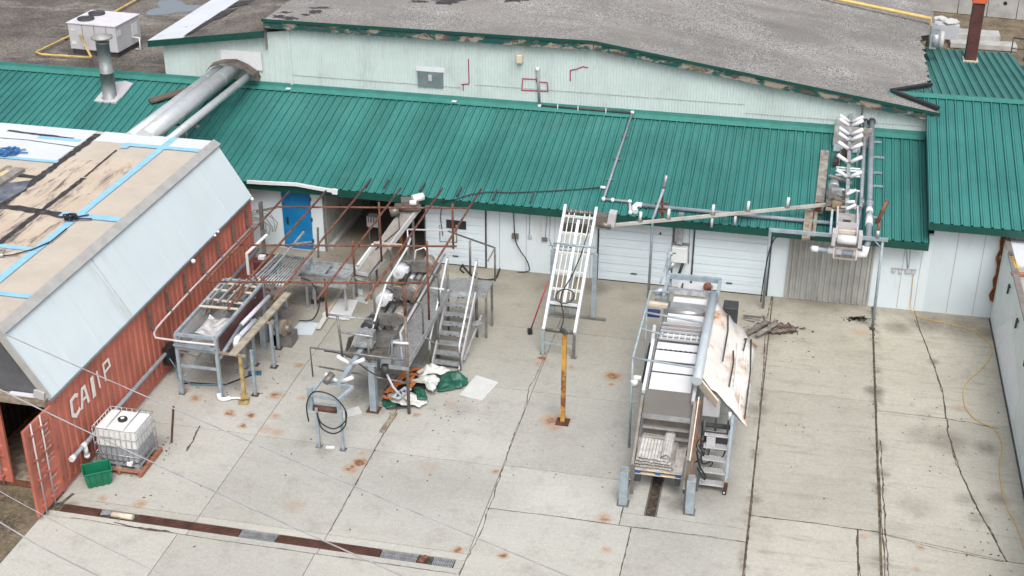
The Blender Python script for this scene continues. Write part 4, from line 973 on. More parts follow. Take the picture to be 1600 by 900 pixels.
mb = MB(); mb.lathe((fb.x, fb.y, fb.z+2.12), [(.36, 0), (.37, .05), (.05, .16)], 20); [mb.bar((fb.x+.2*math.cos(a), fb.y+.2*math.sin(a), fb.z+1.98), (fb.x+.2*math.cos(a), fb.y+.2*math.sin(a), fb.z+2.14), .02) for a in (0, 2.1, 4.2)]; mb.build('cap', mat('cap_metal', (.33, .33, .31), .5, .2, var=.1), fl)
mb = MB(); mb.prism([V(fb.x-.42, fb.y-.38, roof_z(fb.y-.38)+.055), V(fb.x+.42, fb.y-.38, roof_z(fb.y-.38)+.055), V(fb.x+.42, fb.y+.4, roof_z(fb.y+.4)+.055), V(fb.x-.42, fb.y+.4, roof_z(fb.y+.4)+.055)], (0, 0, -.05)); mb.build('base_flashing', M_cgrey, fl)
mb = MB(); a = rp(190, 148, .06); mb.prism([rp(176, 150, .06), rp(190, 152, .06), rp(208, 130, .06), rp(196, 126, .06), rp(180, 128, .06)], (0, 0, -.02)); solo(mb, 'flashing_sheet', M_cgrey, 'pale metal flashing sheet on the green roof beside the flue', 'flashing')
FZ = 3.42
c0 = gp(112, 84, FZ); c1 = gp(186, 91, FZ); c2 = gp(216, 80, FZ)
ux = (c1-c0); lx = ux.length; ux.normalize(); uy = V(-ux.y, ux.x, 0); ly = 1.75
ru = thing('rooftop_unit', 'pale grey rooftop air unit with two round fans on the tar roof', 'air unit', tuple((c0+c1)/2+uy*ly/2))
rot = Matrix((( ux.x, uy.x, 0), (ux.y, uy.y, 0), (0, 0, 1)))
def rb_(a, b, z, sx, sy, sz): return (c0+ux*a+uy*b+V(0, 0, z), (sx, sy, sz), rot)
M_unit = mat('unit_grey_paint', (.49, .49, .51), .45, var=.04, scale=2)
mb = MB(); mb.box(*rb_(lx/2, ly/2, .69, lx, ly, .99)); body = mb.build('body', M_unit, ru, bevel=.03)
mb = MB(); mb.box(*rb_(lx/2, ly/2, .095, lx*.94, ly*.94, .18)); mb.build('base_curb', M_dark, ru)
mb = MB(); mb.box(*rb_(lx/2, ly/2, 1.205, lx+.06, ly+.06, .03)); mb.build('lid', mat('unit_lid_paint', (.62, .60, .64), .45, var=.04), ru)
for (a, b) in ((.22, .30), (.22, .74)):
    p = c0+ux*lx*.24+uy*ly*b+V(0, 0, 1.225); mb = MB(); mb.lathe(p, [(.31, 0), (.32, .06), (.27, .06), (.26, .01), (.05, .01)], 20); mb.build('fan', M_dark, ru)
for a in (.3, .55, .8): MB().box(*rb_(lx*a, -.006, .72, .02, .008, .95)).build('panel_gap', M_dull, ru)
for q in (rb_(lx*.1, -.01, .95, .16, .012, .06), rb_(lx*.1, -.01, .45, .2, .012, .12), rb_(lx+.008, ly*.12, .9, .012, .25, .2), rb_(lx+.008, ly*.75, .75, .012, .4, .45)): MB().box(*q).build('label_plate', M_white, ru)
mb = MB(); p = c0+ux*lx+uy*ly*.62+V(0, 0, .5); mb.tube([p, p+ux*.3, p+ux*.3-V(0, 0, .45), p+ux*.1-V(0, 0, .45)], .03, 6); mb.build('drain_trap', M_pvcw, ru)
gy = thing('roof_gas_pipe', 'thin yellow gas pipe bending round the rooftop unit on the tar roof', 'pipe', tuple(gp(60, 84, FZ)))
mb = MB(); mb.tube([gp(255, -26, FZ+.12), gp(210, 1, FZ+.12), gp(130, 46, FZ+.12), gp(56, 82, FZ+.12), gp(66, 85, FZ+.12), gp(143, 90, FZ+.12), gp(143, 90, FZ+.75), c0+ux*.5-uy*.02+V(0, 0, .75)], .042, 8); mb.build('pipe', M_yel, gy)
mb = MB(); [MB().box(gp(x, y, FZ+.04), (.2, .2, .08)).build('block', M_wood, gy) for x, y in ((180, 18), (100, 61), (100, 87))]
g2 = thing('gravel_roof_gas_pipe', 'long pale yellow gas pipe crossing the gravel roof to its right edge', 'pipe', tuple(gp(1400, 15, 4.7)))
zz = rz(1.2)
mb = MB(); pA = gp(1300, -3, rz(1.0)+.18); pB = gp(1455, 29, rz(4.2)+.18); mb.tube([pA+(pA-pB)*1.5, pA, pB, pB-V(0, 0, 1.1)], .07, 8); mb.build('pipe', M_yel, g2)
# exhaust hood, cabinet and red chimney at the right
eh = thing('exhaust_hood', 'galvanised round exhaust hood at the right edge of the gravel roof', 'hood', tuple(gp(1462, 78, 4.2)))
c = gp(1462, 66, 4.6)
mb = MB(); mb.tube([c+V(-.15, .1, .1), c+V(.1, .1, .1)], .38, 18); mb.rng(c+V(-.22, -.2, -.2), c+V(.02, .5, .55)); mb.build('hood', M_galv, eh)
mb = MB(); mb.tube([c+V(.11, .1, .05), c+V(.26, .1, .05)], .33, 16); mb.build('outlet_ring', M_cgrey, eh)
cb_ = thing('roof_cabinet', 'grey metal cabinet with torn white covering behind the exhaust hood', 'cabinet', tuple(gp(1478, 50, 3.5)))
c = gp(1477, 46, 4.0)
mb = MB(); mb.box(c, (.95, .8, .55)); mb.build('cabinet', M_unit, cb_)
rnd = random.Random(6); mb = MB()
for i in range(9): mb.box(c+V(rnd.uniform(-.5, .4), rnd.uniform(-.3, .4), .28+rnd.uniform(0, .08)), (rnd.uniform(.2, .5), rnd.uniform(.2, .4), .05), rotz(rnd.uniform(0, 3)))
mb.build('torn_covering', M_board, cb_)
ch = thing('red_chimney', 'dark red square chimney stack with orange cap on the green gable', 'chimney', (5.8, 45, 4))
chb = gp(1516, 91, 4)
for _ in range(8): chb = gp(1516, 91, RZT-(chb.y-RY)*BT+.1)
mb = MB(); mb.box(chb+V(0, 0, .95), (.40, .40, 2.3)); mb.build('stack', M_chim, ch)
mb = MB(); mb.box(chb+V(0, 0, 2.16), (.5, .5, .14)); mb.build('cap', M_orange, ch)
mb = MB(); mb.box(chb+V(0, 0, 2.6), (.34, .34, .8)); mb.build('stack_top', M_orange, ch)
mb = MB(); mb.box(chb+V(0, 0, -.1), (.52, .52, .16)); mb.build('base_collar', M_cream, ch)
# field behind, concrete wall and blocks
pw = thing('precast_wall', 'pale concrete panel wall standing far behind the sheds at the top right', 'wall', (9, 71, 0))
p0 = gp(1486, 20); p1 = gp(1600, 31.5); d_ = (p1-p0).normalized(); nn = V(-d_.y, d_.x, 0)
for i in range(-2, 12):
    a = p0+d_*(.3+i*1.42); mb = MB(); mb.prism([a+d_*.02, a+d_*1.40, a+d_*1.40+V(0, 0, 2.6), a+d_*.02+V(0, 0, 2.6)], nn*.18); o = mb.build('panel', M_precast, pw)
    mb = MB(); q = a+d_*.8+V(0, 0, .75)-nn*.004; mb.prism([q+d_*(.1*math.cos(k*.7854))+V(0, 0, .1*math.sin(k*.7854)) for k in range(8)], -nn*.01); mb.build('hole', M_black, o)
def cblock(px, py, sx, sy, sz, lab, rz_=0):
    q = gp(px, py); solo(MB().box(q+V(0, 0, sz/2), (sx, sy, sz), rotz(rz_)), 'concrete_block', M_precast, lab, 'block', bevel=.02)
cblock(1520, 66, 2.3, 1.0, .5, 'long grey concrete block on the dead grass behind the red chimney')
cblock(1535, 74, 3.0, .8, .25, 'low pale slab lying in front of the long grey concrete block')
fpo = thing('wire_railing', 'thin dark railing at the far right edge behind the green gable', 'railing', tuple(gp(1590, 95)))
mb = MB(); a = gp(1578, 92, 0); b = gp(1640, 101, 0); mb.tube([a+V(0,0,1), b+V(0,0,1)], .03, 6); mb.tube([a+V(0,0,.5), b+V(0,0,.5)], .02, 6); mb.build('rail', M_dark, fpo)
for k in (0, .35, .7, 1): MB().tube([lerp(a, b, k), lerp(a, b, k)+V(0, 0, 1.05)], .03, 6).build('post', M_dark, fpo)
# ================================================================== TROUGH TABLE (left)
tb = thing('trough_table', 'blue-grey steel trough table with scrap in it beside the red container', 'table', (-14.6, 29.9, 0))
x0, x1, y0, y1, zt = -15.17, -14.06, 28.27, 31.5, 1.80
mb = MB()
for z, hh in ((zt, .075), (1.40, .07)):
    mb.bar((x0, y0, z), (x1, y0, z), .075, hh); mb.bar((x0, y1, z), (x1, y1, z), .075, hh)
    mb.bar((x0, y0, z), (x0, y1, z), .075, hh); mb.bar((x1, y0, z), (x1, y1, z), .075, hh)
mb.bar((x0-.05, y0-.06, 1.52), (x1, y0-.06, 1.50), .1, .05)
mb.bar((x0, y0, .87), (x1, y0, .87), .06); mb.bar((x0, y0, 1.3), (x0+.5, y0+.9, .5), .04); mb.bar((x0+.1, y0+.05, .5), (x0+.5, y0+1.2, 1.2), .035)
mb.build('frame', M_steelb, tb)
for (x, y) in ((x0, y0), (x1, y0), (x0, y1), (x1, y1), (x1, 29.9)):
    mb = MB(); mb.bar((x, y, 0.01), (x+.0, y, 1.8), .085)
    o = mb.build('leg', M_steelb, tb); MB().rng((x-.09, y-.09, 0), (x+.09, y+.09, .012)).build('foot_plate', M_dull, o)
mb = MB(); mb.strip([(x0+.05, 0, 1.76), (x0+.25, 0, 1.46), (x1-.25, 0, 1.46), (x1-.05, 0, 1.70)], (0, 1, 0)); vv = mb.v
for i, q in enumerate(vv): q.y = y0+.08 if i % 2 == 0 else y1-.05
mb.build('trough_lining', M_stain, tb)
MB().rng((x1+.035, y0+.12, 1.34), (x1+.05, y1-.1, 1.76)).build('side_panel', M_maroon, tb)
mb = MB(); rnd = random.Random(2)
for y in (29.75, 30.25, 30.75, 31.2): MB().bar((x0+.02, y, 1.85+rnd.uniform(-.02, .02)), (x1-.02, y+rnd.uniform(-.1, .1), 1.85), .06, .04).build('cross_slat', M_cream, tb)
for i, x in enumerate((-14.98, -14.72, -14.5, -14.28)): MB().bar((x, 29.9+.1*i, 1.90), (x+.03, 31.45, 1.90), .05, .05).build('long_slat', M_galv, tb)
mb = MB()
for i in range(38):
    a = V(rnd.uniform(x0+.15, x1-.1), rnd.uniform(29.6, 31.0), 1.60+rnd.uniform(0, .16)); b = a+V(rnd.uniform(-.3, .3), rnd.uniform(.3, .7), rnd.uniform(-.08, .12)); mb.bar(a, b, .04, .03)
mb.build('scrap_heap', M_dull, tb)
mb = MB()
for i in range(9):
    a = V(rnd.uniform(x0+.2, x1-.1), rnd.uniform(29.2, 31.2), 1.80+rnd.uniform(0, .15)); b = a+V(rnd.uniform(-.2, .2), rnd.uniform(.2, .7), rnd.uniform(-.08, .12)); mb.bar(a, b, .05, .03)
mb.build('rusty_scrap', M_rust, tb)
mb = MB(); rs = random.Random(12)
g_ = [[V(-14.85+.65*i/5, 28.7+1.0*j/6, 1.50+rs.uniform(0, .12)+.1*abs(i-2.5)/2.5) for i in range(6)] for j in range(7)]
mb.add([q for r_ in g_ for q in r_], [[j*6+i, j*6+i+1, j*6+i+7, j*6+i+6] for j in range(6) for i in range(5)]); mb.build('plastic_sheet', mat('crumpled_clear_sheet', (.46, .45, .45), .25, var=.2, scale=5), tb)
# plank with its posts and the two pvc pipes
pk = thing('plank_walk', 'long weathered plank on posts along the right side of the trough table', 'plank', (-13.45, 30, 0))
MB().bar((-13.57, 28.15, 1.44), (-13.42, 31.75, 1.44), .22, .05).build('plank', mat('tan_plank', (.34, .30, .23), .8, var=.2, scale=5, dirt=(.22, .19, .15), dscale=3), pk)
each('cross_piece', M_wood, pk, bars=[((-14.05, 28.28, 1.385), (-13.25, 28.26, 1.385), .08, .05), ((-13.98, 30.1, 1.385), (-13.2, 30.1, 1.385), .08, .05)])
o = MB().bar((-13.40, 28.25, .01), (-13.40, 28.25, 1.36), .085).build('post', mat('old_yellow_paint', (.40, .31, .13), .6, var=.2, scale=5, dirt=(.2, .13, .06), dscale=4), pk); o['label'] = 'old yellow post'
mb = MB(); mb.box((-13.40, 28.25, .16), (.2, .2, .08), rotz(.4)); mb.box((-13.40, 28.20, .035), (.25, .3, .05), rotz(.2)); mb.build('post_clamp', mat('brass_yellow', (.36, .27, .12), .6, var=.25, scale=8), o)
for (x, y) in ((-13.25, 28.62), (-13.55, 31.1), (-13.30, 30.1), (-13.85, 30.1)):
    o = MB().bar((x, y, .01), (x, y, 1.36), .07).build('post', M_steelb, pk); MB().rng((x-.1, y-.1, 0), (x+.1, y+.1, .012)).build('foot_plate', M_rustp, o)
pp = thing('pvc_side_pipe', 'long white and grey plastic pipe along the trough table side', 'pipe', (-13.85, 30, 1.4))
MB().tube([(-13.93, 29.6, 1.50), (-13.82, 31.35, 1.50)], .06, 10).build('white_length', mat('lilac_white_pvc', (.62, .60, .68), .4, var=.05), pp)
MB().tube([(-14.0, 28.3, 1.22), (-13.93, 29.62, 1.50)], .055, 10).build('grey_length', M_pvcg, pp)
p2 = thing('pvc_elbow_pipe', 'short pale plastic pipe ending in a white elbow beside the plank', 'pipe', (-13.7, 29.3, 1.4))
MB().tube([(-13.74, 28.95, 1.50), (-13.66, 29.95, 1.50)], .065, 10).build('pipe', mat('pale_blue_pvc', (.46, .50, .58), .4, var=.05), p2)
MB().tube([(-13.73, 29.02, 1.50), (-13.75, 28.88, 1.49), (-13.76, 28.82, 1.42), (-13.76, 28.81, 1.28)], .082, 10).build('elbow', M_pvcw, p2)
q = gp(345, 622); mb = MB(); mb.curve([q+V(-.03, -.02, .16), q+V(.0, -.08, .06), q+V(.12, -.12, .05), q+V(.3, -.04, .07)], .06, 8); mb.curve([q+V(.28, -.05, .06), q+V(.42, .02, .05), q+V(.55, .0, .07), q+V(.68, .07, .04)], .035, 6); solo(mb, 'floor_elbow_pipe', M_pvcw, 'white pipe elbow with torn wrapping at the foot of the trough table', 'pipe')
mb = MB(); P = [gp(x, y, .02) for x, y in ((282, 600), (300, 598), (330, 600), (352, 601), (376, 592), (400, 584), (392, 580))]; mb.tube(P, .022, 6); solo(mb, 'black_floor_hose', M_black, 'black hose lying on the concrete under the trough table', 'hose')
mb = MB(); P = [gp(265, 560, .6), gp(275, 575, .3), gp(278, 590, .05), gp(300, 601, .03), gp(333, 601, .03), gp(356, 600, .03)]; mb.tube(P, .018, 6); solo(mb, 'blue_hose', mat('blue_hose_plastic', (.10, .22, .27), .5), 'thin blue-grey hose dropping from the pump box to the concrete', 'hose')
mb = MB(); mb.box(gp(398, 583, .03), (.35, .16, .06), rotz(.3)); solo(mb, 'blue_rag', mat('blue_black_rag', (.05, .14, .19), .8, var=.5, scale=20), 'dark blue rag on the concrete behind the old yellow post', 'rag')
# ================================================================== BAR SCREEN AND CROSS CONVEYOR
bs = thing('bar_screen', 'grey bar screen table of long parallel rods behind the trough table', 'screen', (-14.1, 33, 0))
mb = MB()
for i in range(11):
    u = i/10; MB().tube([(-14.55+.85*u, 32.0, 1.52), (-14.42+.85*u, 33.9, 1.52)], .022, 6).build('rod', M_galv, bs)
mb = MB()
for y, dx in ((32.0, 0), (32.65, .04), (33.3, .08), (33.9, .13)): mb.bar((-14.65+dx, y, 1.47), (-13.60+dx, y, 1.47), .05)
for x in (-14.65, -13.62): mb.bar((x, 31.95, 1.5), (x+.13, 33.95, 1.5), .06, .12)
mb.bar((-14.3, 32.4, 1.56), (-13.95, 34.6, 2.0), .05); mb.bar((-14.1, 33.9, 1.9), (-13.7, 34.5, 1.75), .04)
mb.build('frame', M_galv, bs)
for x, y in ((-14.62, 32.0), (-13.62, 32.0), (-13.5, 33.9), (-14.5, 33.9)): MB().bar((x, y, .01), (x, y, 1.45), .08).build('leg', M_steelb, bs)
mb = MB(); mb.box((-14.0, 31.75, 1.45), (.9, .45, .06)); mb.box((-14.1, 31.8, 1.52), (.5, .3, .08), rotz(.3)); mb.build('dirty_tray', M_hopper, bs)
rnd = random.Random(77)
mb = MB()
for i in range(12):
    a = V(-14.2+rnd.uniform(-.3, .4), 31.8+rnd.uniform(-.2, .3), 1.5); mb.bar(a, a+V(rnd.uniform(-.3, .3), rnd.uniform(-.2, .3), rnd.uniform(0, .25)), .035)
mb.build('bent_scrap', M_rust, bs)
pu = thing('gear_pump', 'dirty brown pump with round wooden drum under the bar screen', 'pump', (-13.5, 31.5, 0))
mb = MB(); mb.tube([(-13.65, 31.45, .55), (-13.35, 31.35, .55)], .26, 16); mb.build('drum', M_wood, pu)
mb = MB(); mb.tube([(-13.75, 31.5, .55), (-13.25, 31.3, .55)], .10, 10); mb.box((-13.5, 31.45, .18), (.6, .5, .35)); mb.box((-13.55, 31.5, .92), (.45, .3, .22)); mb.build('body', M_dull, pu)
each('stand', M_steelb, pu, bars=[((-13.95, 31.0, .01), (-13.95, 31.0, 1.0), .16, .1), ((-13.72, 31.25, .01), (-13.72, 31.25, .8), .12, .1)])
mb = MB(); q = gp(470, 440, .9); mb.curve([(-13.5, 33.0, 1.3), (-13.2, 33.1, 1.1), (-12.95, 32.9, .6), (-13.1, 32.7, .15), (-13.5, 32.6, .1)], .022, 6); mb.build('hose', M_black, pu)
cc = thing('cross_conveyor', 'low galvanised cross conveyor running from the bar screen to the incline belt', 'conveyor', (-13, 34, 0))
mb = MB()
mb.rng((-13.75, 33.62, .82), (-12.35, 33.65, 1.12)); mb.bar((-14.1, 33.6, 1.15), (-12.3, 33.6, 1.15), .05); mb.bar((-13.8, 33.6, .80), (-12.3, 33.6, .80), .05); mb.build('side_frame', M_galv, cc)
mb = MB(); mb.rng((-13.75, 34.35, .82), (-12.35, 34.38, 1.12)); mb.bar((-14.1, 34.4, 1.15), (-12.2, 34.4, 1.15), .05); mb.build('side_frame', M_galv, cc)
MB().rng((-14.0, 33.68, .98), (-12.35, 34.33, 1.02)).build('belt', M_galv, cc)
MB().box((-13.5, 34.0, 1.12), (.9, .6, .03)).build('plate', M_galv, cc)
for x, y in ((-13.6, 33.62), (-13.35, 33.6), (-12.4, 33.62), (-13.6, 34.36), (-12.4, 34.36)): MB().bar((x, y, .01), (x, y, .8), .06).build('leg', M_galv, cc)
rc = thing('red_bucket_stand', 'dark red machine guard with a white lever by the container end', 'machine', (-15.3, 34, 0))
mb = MB(); mb.box((-15.05, 34.1, 1.0), (.55, .6, .55)); mb.build('guard', M_maroon, rc, bevel=.04)
mb = MB(); mb.bar((-15.4, 33.6, 1.6), (-15.0, 34.3, 1.95), .09, .03); mb.bar((-15.4, 33.6, 1.6), (-15.4, 33.6, .9), .08, .03); mb.box((-15.1, 34.0, 1.32), (.2, .16, .12)); mb.build('white_lever', M_white, rc)
for x, y in ((-15.25, 33.85), (-14.85, 33.85), (-15.25, 34.35), (-14.85, 34.35)): MB().bar((x, y, .01), (x, y, .74), .06).build('leg', M_dull, rc)
mb = MB(); rnd = random.Random(10)
for i in range(7):
    c = V(-16.42, 37.0, .62+.06*i); pts = [c+V(.05*i-.2+.55*math.sin(k*.5)*(.5+.07*i), rnd.uniform(-.1, .1), .55*math.cos(k*.5)*(.6+.05*i)) for k in range(-3, 5)]; mb.tube(pts, .012, 5)
solo(mb, 'wire_coil', M_dull, 'loose coil of thin wire against the white wall left of the blue door', 'wire')
mb = MB(); mb.bar((-15.75, 35.62, .02), (-15.75, 35.72, 2.35), .1); mb.bar((-15.9, 35.68, 2.0), (-15.3, 35.9, 2.12), .06); solo(mb, 'grey_strut', M_dull, 'dark grey strut standing at the far corner of the red container', 'strut')
solo(MB().bar((-14.45, 36.9, .02), (-14.42, 36.95, 1.05), .05), 'short_post', M_dull, 'short dark post at the alcove corner right of the blue door', 'post')
# ================================================================== RUSTY OVERHEAD RACK
rk = thing('overhead_pipe_rack', 'rusty overhead pipe grid standing over the left-hand machines', 'pipe rack', (-11, 30, 0))
RZK = 3.9
def S(x):  return .207*(x+13.75)
for i, x in enumerate((-13.74, -12.75, -11.76, -10.74, -9.58, -8.50)):
    yf = (33.2, 33.5, 34.15, 34.15, 34.4, 34.6)[i]; yn = (27.55, 27.85, 26.95, 27.15, 27.35, 27.6)[i]
    MB().tube([(x, yn, RZK), (x, yf, RZK)], .030, 8).build('long_bar', M_rust, rk)
for (ya, x0_, x1_) in ((32.28, -13.74, -8.55), (29.75, -13.9, -8.25), (27.58, -13.74, -8.5)):
    MB().tube([(x0_, ya+S(x0_), RZK-.072), (x1_, ya+S(x1_), RZK-.062)], .028, 8).build('cross_bar', M_rust, rk)
def rpost(px0, py0, px1, py1, z1, extra=None):
    q = gp(px0, py0, RZK-.1); MB().tube([q, V(q.x, q.y, z1)], .031, 8).build('post', M_rust, rk)
for (px, py, z1) in ((507, 436, 2.74), (551, 376, 2.72), (667, 377, 1.46), (592, 316, 1.95), (707, 318, 2.4)):
    rpost(px, py, 0, 0, z1)
MB().tube([(-9.0, 28.6, 2.9), (-9.0, 28.6, RZK-.1)], .042, 8).build('post', M_rust, rk); MB().tube([(-9.0, 28.6, .02), (-9.0, 28.6, 2.9)], .045, 8).build('post', mat('brown_grey_post', (.20, .165, .14), .6, .2, var=.2, scale=4), rk)
q = gp(551, 376, RZK-.1); mb = MB(); mb.tube([V(q.x, q.y, 2.74), V(q.x+.1, q.y, 2.66), V(q.x+.5, q.y+.02, 2.62), V(q.x+.55, q.y+.02, .02)], .036, 8); mb.build('post', M_dull, rk)
mb = MB(); a = yp(687, 352, 36.6); b = yp(713, 352, 36.6); mb.tube([a, a-V(0, 0, .55), b-V(0, 0, .58), b], .028, 8); mb.tube([b-V(.12, 0, .58), b+V(-.12, 0, .7)], .028, 8); mb.build('hanger_frame', M_dull, rk)
# ================================================================== INCLINE BELT INTO THE ALCOVE
ic = thing('alcove_incline_conveyor', 'dusty inclined belt conveyor rising into the dark alcove', 'conveyor', (-12, 35.5, 0))
A0, A1 = V(-12.43, 34.55, .85), V(-11.48, 36.45, 2.22); B0, B1 = V(-11.95, 34.45, .85), V(-10.95, 36.45, 2.20)
mb = MB(); mb.bar(A0, lerp(A0, A1, .42), .07, .15); mb.build('side_rail', M_white, ic)
MB().bar(lerp(B0, B1, .40), B1, .05, .16).build('side_rail', M_cgrey, ic); MB().bar(A0+V(.02, 0, 0), B0, .05, .10).build('end_rail', M_cgrey, ic)
mb = MB(); mb.bar(lerp(A0, A1, .42)+V(0,0,.08), lerp(B0, B1, .45)+V(.35, 0, .05), .07, .05); mb.build('cross_rail', mat('pinkish_cream', (.52, .44, .40), .5, var=.1), ic)
mb = MB(); mb.add([A0+V(.04, 0, -.06), B0+V(-.04, 0, -.06), B1+V(-.03, 0, .02), A1+V(.03, 0, .02)], [[0, 1, 2, 3]]); mb.build('belt', M_canv, ic)
mb = MB(); mb.add([A0+V(.03, 0, -.12), B0+V(-.03, 0, -.12), lerp(B0, B1, .35)+V(0, 0, -.25), lerp(A0, A1, .35)+V(0, 0, -.25)], [[0,1,2,3]]); mb.build('under_tray', M_galv, ic)
for p in (lerp(A0, A1, .03), lerp(B0, B1, .03), lerp(A0, A1, .45), lerp(B0, B1, .45), lerp(B0, B1, .9)):
    MB().bar((p.x, p.y, .01), (p.x, p.y, p.z-.06), .06).build('leg', M_dull, ic)
mb = MB(); c = lerp(A1, B1, .4); mb.tube([c+V(-.35, -.15, .1), c+V(.45, -.1, .12)], .12, 12); mb.box(c+V(.1, -.05, .25), (.55, .4, .22), rotz(.3)); mb.tube([c+V(-.45, -.35, -.02), c+V(-.2, -.25, .05)], .14, 12); mb.build('drive_head', M_hopper, ic)
mb = MB(); mb.tube([c+V(.2, -.1, .4), c+V(.48, .12, .42)], .12, 12); mb.tube([c+V(.15, -.25, .33), c+V(.35, -.2, .33)], .08, 10); mb.build('motor', M_motorw, ic)
mb = MB(); mb.tube([c+V(-.2, -.3, .1), lerp(A1, B1, .5)+V(-.15, -.6, -.42), lerp(A0, B0, .6)+V(.2, .7, .50)], .015, 6); mb.build('cable', M_black, ic)
ac = thing('alcove_crate_stand', 'grey slotted crate on a small stand inside the dark alcove', 'crate', (-12.6, 38.6, 0))
q = yp(584, 344, 38.4); mb = MB(); mb.box(q, (.38, .3, .36)); mb.build('crate', M_cgrey, ac)
mb = MB(); [mb.box(q+V(dx, -.152, .08), (.05, .01, .2)) for dx in (-.13, -.04, .05, .14)]; mb.build('slots', M_dull, ac)
for dx in (-.17, .17): MB().bar((q.x+dx, q.y, .01), (q.x+dx, q.y, q.z-.18), .05).build('leg', M_dull, ac)
solo(MB().bar((-11.85, 37.55, .02), (-11.85, 37.55, 2.2), .11, .09), 'rusty_column', mat('orange_rust', (.20, .085, .03), .85, var=.3, scale=5), 'orange rusty column in the mouth of the alcove', 'column')
# ================================================================== MOTOR PLATFORM WITH STAIRS
pf = thing('brush_conveyor_platform', 'steel platform carrying the brush conveyor with its motors, catwalk and handrails', 'platform', (-9.6, 31, 0))
DZ = 1.45
MB().rng((-9.62, 28.95, DZ-.05), (-9.03, 33.6, DZ)).build('catwalk_deck', M_deck, pf)
MB().rng((-9.03, 32.95, DZ-.05), (-7.95, 33.75, DZ)).build('landing_deck', M_deck, pf)
mb = MB(); mb.rng((-9.03, 28.93, DZ-.14), (-8.995, 32.95, DZ+.03)); mb.rng((-9.64, 28.92, DZ-.14), (-9.03, 28.95, DZ-.01)); mb.bar((-9.0, 32.93, DZ-.08), (-7.95, 32.93, DZ-.08), .04, .12); mb.build('deck_edge', M_galv, pf)
mb = MB(); mb.rng((-9.78, 28.62, DZ-.10), (-8.98, 28.90, DZ-.06)); mb.rng((-10.5, 28.55, DZ-.12), (-8.95, 28.60, DZ-.03)); mb.build('front_tray', M_galv, pf)
for (x, y) in ((-8.45, 33.7), (-7.98, 33.7), (-7.98, 32.97), (-9.02, 31.6)):
    o = MB().bar((x, y, .01), (x, y, DZ-.05), .06).build('leg', M_dull, pf)
MB().bar((-9.0, 30.3, DZ-.1), (-9.0, 31.1, .75), .04).build('brace', M_galv, pf)
o = MB().rng((-10.03, 28.50, .01), (-9.86, 28.70, 1.36)).build('thick_leg', M_steelb, pf); MB().rng((-10.12, 28.42, 0), (-9.78, 28.76, .012)).build('foot_plate', M_rustp, o)
for (x, y) in ((-10.25, 31.5), (-9.65, 31.5), (-10.25, 34.0), (-9.65, 34.0)): MB().bar((x, y, .01), (x, y, 1.4), .09).build('leg', M_steelb, pf)
# conveyor body and brush rollers
cb2 = MB(); cb2.rng((-10.52, 29.2, 1.40), (-10.47, 34.3, 1.62)); cb2.rng((-9.68, 29.2, 1.40), (-9.63, 34.3, 1.62)); cb2.rng((-10.52, 29.15, 1.36), (-9.63, 29.2, 1.5)); cb2.build('conveyor_side', M_hopper, pf)
MB().rng((-10.45, 29.25, 1.50), (-9.70, 34.2, 1.53)).build('belt', M_dull, pf)
for j, (ya, yb) in enumerate(((30.15, 31.3), (31.75, 32.6), (32.9, 34.1))):
    for k in range(4):
        x = -10.38+.2*k; MB().tube([(x, ya, 1.63), (x, yb, 1.63)], .085, 12).build('brush_roller', M_galv if k % 2 else M_dull, pf)
rnd = random.Random(21)
def motor(c, white=True):
    c = V(*c); mm_ = M_motorw if white else M_dark
    mb = MB(); mb.tube([c+V(-.02, -.26, 0), c+V(.0, .14, 0)], .17, 16); mb.tube([c+V(-.02, -.30, 0), c+V(-.02, -.26, 0)], .13, 14); mb.box(c+V(.16, -.06, .05), (.14, .16, .14)); mo = mb.build('motor', mm_, pf)
    mb = MB(); mb.tube([c+V(-.02, -.302, 0), c+V(-.02, -.300, 0)], .07, 12); mb.build('fan_cover', M_cgrey, mo)
    mb = MB(); a, b = c+V(.05, .2, .02), c+V(.62, .34, -.02)
    mb.tube([a+V(0, 0, 0), a+V(0, .12, 0)], .17, 14); mb.tube([b, b+V(0, .12, 0)], .15, 14); mb.bar(a+V(0, .06, 0), b+V(0, .06, 0), .12, .32); mb.build('belt_guard', M_dull, pf)
    mb = MB(); mb.tube([b+V(0, .1, 0), b+V(-.03, .5, .02)], .16, 14); mb.tube([b+V(0, .12, 0), b+V(0, .2, 0)], .19, 14); mb.build('gearbox', mat('tan_gearbox', (.36, .33, .29), .5, .2, var=.2, scale=7), pf)
motor((-10.40, 32.85, 1.97)); motor((-10.36, 31.15, 1.97)); motor((-10.33, 29.75, 1.90), False)
mb = MB()
for i in range(46):
    a = V(-10.35+rnd.uniform(0, .6), rnd.choice((30.0, 31.6, 33.4))+rnd.uniform(-.3, .5), 1.70+rnd.uniform(0, .2)); mb.bar(a, a+V(rnd.uniform(-.2, .2), rnd.uniform(-.2, .2), rnd.uniform(-.08, .14)), .04)
mb.build('linkage', M_dull, pf)
mb = MB(); mb.box((-10.2, 31.95, 1.8), (.3, .2, .14)); mb.build('yellow_bracket', mat('yellow_bracket_paint', (.42, .35, .08), .6, var=.2), pf)
mb = MB(); mb.box((-10.28, 29.25, 1.80), (.42, .3, .30)); mb.box((-10.28, 29.10, 1.66), (.5, .35, .05)); mb.build('front_housing', M_galv, pf)
